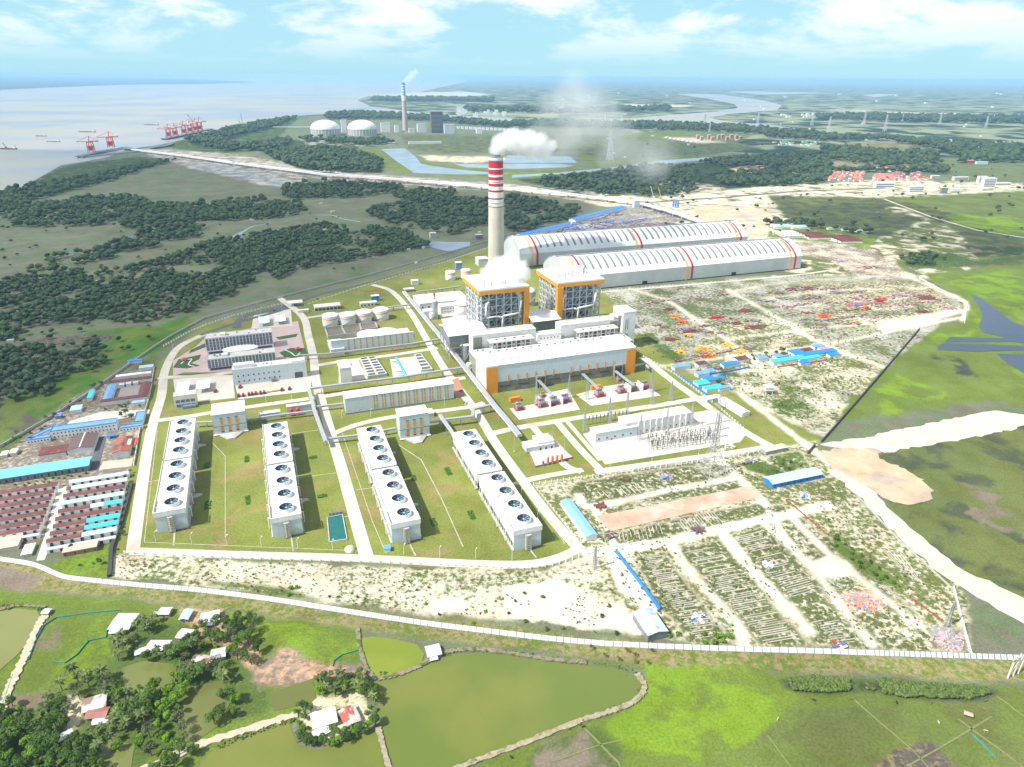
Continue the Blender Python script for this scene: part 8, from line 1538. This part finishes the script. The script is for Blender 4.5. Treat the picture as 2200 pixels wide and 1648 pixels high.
fbox('farm_house', 'turquoise roofed building by the pond left of the chimney', 'house', (978, 498), 16, 7, 5, CREAM, CYROOF, 2); fbox('farm_house', 'cream three storey house left of the pond near the chimney', 'house', (931, 512), 13, 11, 5, CREAM, CREAM, 3); fbox('farm_house', 'red brick house right of the pond near the chimney', 'house', (1030, 514), 15, 9, 5, M('red brick wall', (.35, .12, .09), .8), TIN, 2)
fbox('farm_house', 'white roofed shed with blue tarpaulin in the left fields', 'house', (151, 549), 11, 5, 4, PAINTW, BPLAST); fbox('farm_house', 'white low roof in the left fields, right of the tarpaulin shed', 'house', (181, 556), 18, 3, 4, CREAM, WROOF); fbox('farm_house', 'blue roofed shed at the end of the hedge in the left fields', 'house', (280, 513), 11, 4, 3, CREAM, BPLAST); fbox('farm_house', 'green and white roofed house at the far left wood edge', 'house', (18, 722), 20, 6, 8, CREAM, M('mint roof', (.35, .62, .45), .5)); fbox('farm_house', 'grey low roof at the left wood edge', 'house', (22, 735), 13, 4, 5, CREAM, TIN)
# the other power station
for x, lb in ((700, 'left'), (779, 'right')):
    k = mpp(x, 292); o = T('coal_dome', f'white coal dome on a ribbed grey drum, {lb} of two in the distance', 'dome', G(x, 290)); r_ = 31*k; part(o, 'drum', MB().cyl((0, 0, 0), r_, 13*k, 48), M('ribbed drum wall', (.34, .36, .38), .7, var=.15)); part(o, 'roof', MB().dome((0, 0, 13*k), r_*1.02, 18*k, 48, 8), WROOF, smooth=True)
    me = MB().box(-.7*k, .7*k, -.3*k, .3*k, 0, 12.5*k).mesh('rib', CREAM)
    for j in range(28): a = 2*math.pi*j/28; q = bpy.data.objects.new('rib', me); COL.objects.link(q); q.parent = o; q.location = (r_*math.cos(a), r_*math.sin(a), 0); q.rotation_euler = (0, 0, a+math.pi/2)
k2 = mpp(871, 280); H2 = 93*k2; SKYB = M('sky blue paint', (.08, .42, .70), .5)
f2 = lambda f: H2*f
chimney((871, 280), H2, 5.6*k2, 3.9*k2, [(f2(1), f2(.965), SKYB)]+sum([[(f2(.965-.055*j), f2(.94-.055*j), PAINTW), (f2(.94-.055*j), f2(.91-.055*j), SKYB if j < 4 else PAINTW)] for j in range(6)], []), 'distant chimney with blue and white bands beyond the reservoirs', PAINTW, M('pinkish concrete', (.50, .42, .36), .8))
fbox('boiler_house', 'tall dark red brown boiler block of the distant station', 'boiler house', (940, 286), 25, 42, 8, M('dark red frame', (.15, .10, .11), .7, lines=12, lw=.2, ld=.6), M('slate blue roof', (.2, .3, .42), .6), 4)
for x, y, w, h, wl, lb in [(740, 284, 11, 24, PAINTW, 'slim white tower between the two coal domes'), (829, 284, 19, 18, PAINTW, 'white block right of the coal domes'), (853, 284, 9, 13, PAINTW, 'narrow white block left of the blue banded chimney'), (907, 284, 20, 16, PAINTW, 'white block right of the blue banded chimney'), (885, 285, 12, 8, CREAM, 'low cream block at the foot of the blue banded chimney'), (966, 287, 22, 17, LBLUE, 'pale block right of the tall red brown one'), (1030, 287, 12, 9, PAINTW, 'small white block at the right of the distant station'), (914, 309, 72, 4, PAINTW, 'long white shed in front of the distant station'), (676, 303, 6, 8, PAINTW, 'tiny white tower left below the domes'), (684, 303, 5, 8, PAINTW, 'tiny white tower right below the domes'), (705, 306, 30, 3, CREAM, 'low pink shed below the left dome'), (740, 302, 26, 3, PAINTW, 'low white shed below the gap of the domes')]: fbox('station_block', lb, 'industrial building', (x, y), w, h, 4, wl)
for i in range(15): fbox('cooling_cell', 'small white cooling cell in the distant row right of the station', 'cooling tower', (985+9*i, 277+.4*i), 6, 6, 3, PAINTW, STEELM, 0, .2, 'distant cooling cells')
for i in range(24): fbox('worker_hut', 'coral roofed hut in the row beyond the long conveyor', 'hut', (690+8*i if i > 4 else 690+8*i, 366+1.25*i+(6 if i > 5 else 0)), 6, 2, 3, PAINTW, RT, 0, .1, 'coral huts beyond the conveyor')
fbox('conveyor_station', 'white trestle frame below the long conveyor', 'tower', (700, 392), 12, 6, 3)
# jetties, gantry cranes, ships
def quay(pp, w, label): q = GP(*pp); o = T('jetty', label, 'jetty', q[0]); A = q[0].copy(); q = [v-A for v in q]; part(o, 'deck', ribbon(q, w, 9, th=3), M('dark quay', (.16, .17, .18), .8)); d = q[-1]-q[0]; n = 22; me = MB().box(-3, 3, -w*.45, w*.45, -1, 6).mesh('pile_row', STEELM); [setattr(t, 'parent', o) or COL.objects.link(t) or setattr(t, 'location', q[0]+d*((i+.5)/n)) or setattr(t, 'rotation_euler', (0, 0, math.atan2(d.y, d.x))) for i in range(n) for t in [bpy.data.objects.new('pile_row', me)]]
quay([(170, 340), (225, 327), (268, 320), (300, 326)], 34, 'near coal jetty with two red cranes'); quay([(352, 301), (400, 291), (452, 279)], 40, 'far coal jetty with a row of red cranes'); quay([(325, 321), (358, 316), (372, 311)], 18, 'small work jetty between the coal jetties')
def crane(px, s, label, up=0, grp=None):
    k = mpp(*px)*s; o = T('gantry_crane', label, 'crane', G(*px), .25, grp); o.location.z = 9
    for x in (-4, 4):
        for y in (-2, 2): part(o, 'leg', MB().beam((x*k, y*k*3, 0), (x*k*.8, y*k*2.5, 17*k), 1.1*k), CRANE)
    part(o, 'portal_beam', MB().box(-4.5*k, 4.5*k, -6.5*k, 6.5*k, 9*k, 10.2*k).box(-4*k, 4*k, -6*k, 6*k, 16*k, 17.2*k), CRANE); e = (-20*k*math.cos(up), 0, 17*k+20*k*math.sin(up))
    part(o, 'boom', MB().beam((0, -1.2*k, 17*k), e, .9*k).beam((0, 1.2*k, 17*k), e, .9*k).beam((0, 0, 17.5*k), (14*k, 0, 17.5*k), 1.6*k), CRANE); part(o, 'mast', MB().beam((-1*k, 0, 17*k), (1*k, 0, 26*k), 1*k).beam((1*k, 0, 26*k), e, .4*k).beam((1*k, 0, 26*k), (13*k, 0, 18*k), .4*k), CRANE); part(o, 'cabin', MB().box(8*k, 13*k, -2*k, 2*k, 18*k, 21*k), PAINTW); part(o, 'hopper', MB().box(-3*k, 3*k, -4*k, 4*k, 3*k, 9*k), REDF)
crane((198, 331), 1.25, 'red gantry crane, left one on the near jetty'); crane((240, 321), 1.25, 'red gantry crane, right one on the near jetty')
for i, (x, y) in enumerate([(364, 299), (378, 296), (397, 292), (410, 289), (422, 286), (431, 284)]): crane((x, y), 1.05, f'red gantry crane on the far jetty, {nm[i]} from the left', .9 if i == 4 else 0, 'far jetty cranes')
def ship(x, y, w, label, hull, bridge_r=True, cr_=False, h=.11):
    k = mpp(x, y); L_ = w*k; b = L_*.075; o = T('cargo_ship', label, 'ship', G(x, y), -.05 if bridge_r else 3.09); n = 8
    top = [(-L_/2, -b), (L_*.38, -b), (L_*.5, 0), (L_*.38, b), (-L_/2, b)]; bt = [(p[0]*.93, p[1]*.7) for p in top]; mb = MB(); mb.add([(p[0], p[1], -1) for p in bt]+[(p[0], p[1], L_*h*.5) for p in top], [tuple(range(5))[::-1], (5, 6, 7, 8, 9)]+[(i, (i+1) % 5, (i+1) % 5+5, i+5) for i in range(5)]); part(o, 'hull', mb, hull)
    part(o, 'bridge', MB().box(-L_*.47, -L_*.36, -b*.8, b*.8, L_*h*.5, L_*h*1.25), PAINTW); part(o, 'funnel', MB().box(-L_*.45, -L_*.42, -b*.3, b*.3, L_*h*1.25, L_*h*1.6), hull); part(o, 'hatch', MB().box(-L_*.3, L_*.33, -b*.6, b*.6, L_*h*.5, L_*h*.6), STEELM)
    if cr_: part(o, 'crane_boom', MB().beam((0, 0, L_*.06), (L_*.1, 0, L_*.3), L_*.02).box(-L_*.03, L_*.03, -b*.4, b*.4, L_*.05, L_*.12), STEELD)
HB = M('rust brown hull', (.16, .06, .05), .7); HG = M('grey green hull', (.12, .13, .13), .7)
ship(14, 321, 46, 'dark barge with a crane at the left edge of the river', HB, False, True); ship(88, 293, 25, 'rust red coaster, nearest the left edge upstream of the barge', HB, False); ship(114, 305, 31, 'low dark barge right below the rust red coaster', HG, False, h=.08); ship(187, 284, 38, 'grey barge with white bridge in mid river', HG, False, h=.08); ship(325, 269, 34, 'grey barge with white bridge left of the far jetty', HG, False, h=.08); ship(402, 257, 6, 'tiny boat beyond the far jetty', HB, False)
g = G(523, 272); k = mpp(523, 272); o = T('derrick', 'rusty derrick crane on the mangrove shore beyond the far jetty', 'crane', g, .3); part(o, 'mast', MB().beam((0, 0, 0), (-2*k, 0, 26*k), .8*k), HB); part(o, 'boom', MB().beam((-4*k, 0, 3*k), (-8*k, 0, 13*k), .7*k), HB); part(o, 'base', MB().box(-6*k, 6*k, -3*k, 3*k, 0, 5*k), HB)
# pylons on the plain
PM = M('far pylon steel', (.62, .64, .66), .5)
fpp = T('far_pylon', 'x', 'pylon', (0, 0, 0)); part(fpp, 'lattice_body', lattice(80, 14, 3, 0, .8, 6), PM); [part(fpp, 'cross_arm', MB().beam((-a, 0, z), (a, 0, z), .9).beam((-a, 0, z), (0, 0, z+5), .6).beam((a, 0, z), (0, 0, z+5), .6), PM) for z, a in ((58, 14), (67, 12), (75, 10))]; fpr = Proto(fpp)
for x, y, h in [(1310, 345, 62), (1335, 262, 20), (1512, 277, 30), (1524, 285, 20), (1627, 270, 26), (1674, 290, 26), (1744, 270, 28), (1779, 287, 34), (1812, 258, 22), (1856, 266, 26), (1900, 283, 34), (1938, 262, 18), (2018, 268, 26), (2117, 275, 24), (2133, 262, 16), (1953, 260, 12), (1300, 260, 16), (1395, 262, 14)]: k = mpp(x, y); fpr.put(G(x, y), .4, f'white lattice pylon on the far plain, {"taller than its neighbours" if h > 30 else "one of the small ones near the river"}', 'tall far pylons' if h > 30 else 'small far pylons', h*k/80)
for x, y, h, m, lb in [(1404, 425, 24, CREAM, 'thin white mobile crane boom by the transfer tower'), (1420, 425, 22, YEL, 'thin yellow mobile crane boom by the transfer tower')]: k = mpp(x, y); o = T('mobile_crane', lb, 'crane', G(x, y)); part(o, 'boom', MB().beam((0, 0, 2), (-8*k, 0, h*k), 1.4), m); part(o, 'cab', MB().box(-4, 4, -2, 2, 0, 4), m)
# ---------------------------------------------------------------- smoke, cloud, haze
def smoke(name, label, puffs, dens, nscale, col=(.97, .97, .97), amp=1.2, gain=2.2, aniso=.2, det=5.):
    c = sum((p for p, r in puffs), Vector())/len(puffs); lo = Vector([min(p[i]-r*1.35 for p, r in puffs) for i in range(3)])-c; hi = Vector([max(p[i]+r*1.35 for p, r in puffs) for i in range(3)])-c
    m = bpy.data.materials.new(name); m.use_nodes = True; t = m.node_tree; t.nodes.clear(); L = t.links.new; out = nd(t, 'ShaderNodeOutputMaterial'); v = nd(t, 'ShaderNodeVolumePrincipled'); v.inputs['Color'].default_value = (*col, 1); v.inputs['Anisotropy'].default_value = aniso; L(v.outputs[0], out.inputs['Volume'])
    tc = nd(t, 'ShaderNodeTexCoord'); last = None
    for p, r in puffs:
        s = nd(t, 'ShaderNodeVectorMath', operation='DISTANCE'); L(tc.outputs['Object'], s.inputs[0]); s.inputs[1].default_value = p-c; d = nd(t, 'ShaderNodeMath', operation='DIVIDE'); L(s.outputs['Value'], d.inputs[0]); d.inputs[1].default_value = r
        if last is None: last = d.outputs[0]
        else: q = nd(t, 'ShaderNodeMath', operation='SMOOTH_MIN'); q.inputs[2].default_value = .25; L(last, q.inputs[0]); L(d.outputs[0], q.inputs[1]); last = q.outputs[0]
    n = nd(t, 'ShaderNodeTexNoise', i_Scale=nscale, i_Detail=det, i_Roughness=.6); L(tc.outputs['Object'], n.inputs['Vector'])
    a = nd(t, 'ShaderNodeMath', operation='MULTIPLY_ADD'); L(n.outputs['Fac'], a.inputs[0]); a.inputs[1].default_value = amp; a.inputs[2].default_value = 1-amp*.5; b = nd(t, 'ShaderNodeMath', operation='SUBTRACT'); L(a.outputs[0], b.inputs[0]); L(last, b.inputs[1])
    g = nd(t, 'ShaderNodeMath', operation='MULTIPLY', use_clamp=True); L(b.outputs[0], g.inputs[0]); g.inputs[1].default_value = gain; h = nd(t, 'ShaderNodeMath', operation='MULTIPLY'); L(g.outputs[0], h.inputs[0]); h.inputs[1].default_value = dens; L(h.outputs[0], v.inputs['Density'])
    o = MB().box(lo.x, hi.x, lo.y, hi.y, lo.z, hi.z).build(name, m, loc=c); return tag(o, label, 'smoke', kind='stuff')
YC = G(1066, 583).y; kc = YC/F*1.02
smoke('smoke_plume', 'thick white smoke leaving the red banded chimney', [(AT(x, y, YC+dy), r*kc) for x, y, r, dy in [(1064, 322, 15, 0), (1076, 311, 22, 5), (1098, 302, 25, 10), (1122, 304, 29, 15), (1146, 311, 31, 20), (1166, 324, 22, 25), (1182, 314, 15, 30)]], .14, .05, amp=1.4, gain=1.7)
smoke('smoke_drift', 'thin drifting smoke trailing from the chimney across the river', [(AT(x, y, YC+dy), r*kc) for x, y, r, dy in [(1165, 275, 34, 20), (1190, 235, 46, 40), (1205, 312, 40, 40), (1235, 275, 62, 70), (1255, 235, 70, 100), (1240, 205, 60, 130), (1300, 262, 60, 120), (1330, 320, 60, 160), (1400, 345, 60, 200)]], .013, .018, amp=1.4, gain=.75, det=4.)
YB = P(70, 170).y; kb = YB/F*1.05
smoke('steam_cloud', 'white steam cloud over the left boiler house roof', [(AT(x, y, YB+dy), r*kb) for x, y, r, dy in [(1044, 587, 15, -10), (1058, 579, 21, 0), (1082, 575, 27, 10), (1108, 577, 27, 10), (1124, 585, 20, 5), (1072, 593, 21, -20), (1100, 597, 20, -25), (1068, 560, 12, 20), (1090, 560, 14, 20)]], .14, .06, amp=1.4, gain=1.7)
smoke('steam_wisp', 'thin steam wisp between the boiler house and the coal shed', [(AT(x, y, YB+dy), r*kb) for x, y, r, dy in [(1118, 560, 22, 40), (1135, 548, 20, 60), (1098, 545, 18, 50)]], .012, .05, amp=1.4, gain=1.3)
Y2 = G(871, 280).y; k3 = Y2/F
smoke('smoke_plume', 'small white smoke plume from the blue banded chimney', [(AT(x, y, Y2), r*k3) for x, y, r in [(868, 181, 4.5), (872, 175, 7.5), (878, 169, 9), (886, 162, 9.5), (893, 156, 7)]], .02, .012, amp=1.)
def cloud(px_poly, z, label, al=.36, seed=0):
    """a flat fair weather cloud above the frame; its soft rimmed body shades the land below"""
    off = Vector((math.sin(SUN_AZ), math.cos(SUN_AZ), 0))*(z/math.tan(SUN_EL)); pl = [G(*p)+off for p in px_poly]; pl = [(q.x, q.y) for q in pl]; xs = [q[0] for q in pl]; ys = [q[1] for q in pl]; n = 110; s = max(max(xs)-min(xs), max(ys)-min(ys))/n*1.1
    nx, ny = int((max(xs)-min(xs))/s)+8, int((max(ys)-min(ys))/s)+8; gx, gy = np.meshgrid(min(xs)-4*s+np.arange(nx)*s, min(ys)-4*s+np.arange(ny)*s); ins = pip((gx+120*(fnoise(gx, gy, 300, seed)-.5)).ravel(), (gy+120*(fnoise(gx, gy, 300, seed+7)-.5)).ravel(), pl).reshape(gx.shape).astype(float)
    f = ins.copy()
    for _ in range(4): g = np.pad(f, 1); f = (g[:-2, 1:-1]+g[2:, 1:-1]+g[1:-1, :-2]+g[1:-1, 2:]+g[1:-1, 1:-1]*2)/6
    lum = fnoise(gx, gy, 170, seed+3); th = 20+140*f*(.4+lum); V = []; A = []
    for zz, sg in ((z, 0), (z, 1)): V += [(a, b, zz+(c if sg else -c*.15)) for a, b, c in zip(gx.ravel(), gy.ravel(), th.ravel())]
    N = nx*ny; F_ = []; k = (f > .02)
    for j in range(ny-1):
        for i in range(nx-1):
            if k[j, i] or k[j+1, i+1]: a = j*nx+i; F_ += [(a, a+nx, a+nx+1, a+1), (N+a, N+a+1, N+a+nx+1, N+a+nx)]
    me = bpy.data.meshes.new('cloud'); me.from_pydata(V, [], F_); at = me.attributes.new('thick', 'FLOAT', 'POINT'); at.data.foreach_set('value', np.tile(np.clip(f*(.75+.5*lum), 0, 1).ravel(), 2).astype(np.float32))
    m = bpy.data.materials.new('cloud vapour'); m.use_nodes = True; t = m.node_tree; t.nodes.clear(); L = t.links.new; o_ = nd(t, 'ShaderNodeOutputMaterial'); mx = nd(t, 'ShaderNodeMixShader'); d = nd(t, 'ShaderNodeBsdfTranslucent'); d.inputs[0].default_value = (.95, .95, .95, 1); tr_ = nd(t, 'ShaderNodeBsdfTransparent'); a = nd(t, 'ShaderNodeAttribute', attribute_name='thick'); ml = nd(t, 'ShaderNodeMath', operation='MULTIPLY'); ml.inputs[1].default_value = al; L(a.outputs['Fac'], ml.inputs[0]); L(ml.outputs[0], mx.inputs[0]); L(tr_.outputs[0], mx.inputs[1]); L(d.outputs[0], mx.inputs[2]); L(mx.outputs[0], o_.inputs['Surface']); me.materials.append(m)
    o = bpy.data.objects.new('cloud', me); COL.objects.link(o); tag(o, label, 'cloud', kind='stuff')
cloud([(-500, 960), (100, 920), (330, 880), (520, 835), (640, 780), (690, 690), (880, 600), (1060, 530), (1200, 480), (1230, 430), (900, 402), (640, 372), (400, 345), (270, 325), (-500, 322)], 900, 'large cloud above the left woods', .34, 1)
cloud([(1640, 445), (1900, 440), (2050, 480), (2260, 520), (2260, 562), (2000, 552), (1860, 520), (1760, 505)], 800, 'small cloud above the far right fields', .26, 5); cloud([(1180, 320), (1640, 300), (1760, 330), (1640, 400), (1300, 420), (1180, 400)], 800, 'cloud above the plain behind the coal sheds', .22, 9)
HZ = bpy.data.materials.new('haze'); HZ.use_nodes = True; t = HZ.node_tree; t.nodes.clear(); hv = nd(t, 'ShaderNodeVolumePrincipled'); hv.inputs['Color'].default_value = (.40, .68, .98, 1); hv.inputs['Density'].default_value = 3.6e-5; hv.inputs['Anisotropy'].default_value = .0; ho = nd(t, 'ShaderNodeOutputMaterial'); t.links.new(hv.outputs[0], ho.inputs['Volume'])
tag(MB().box(-270000, 270000, -4000, 135000, -3, 366).build('haze', HZ), kind='stuff')
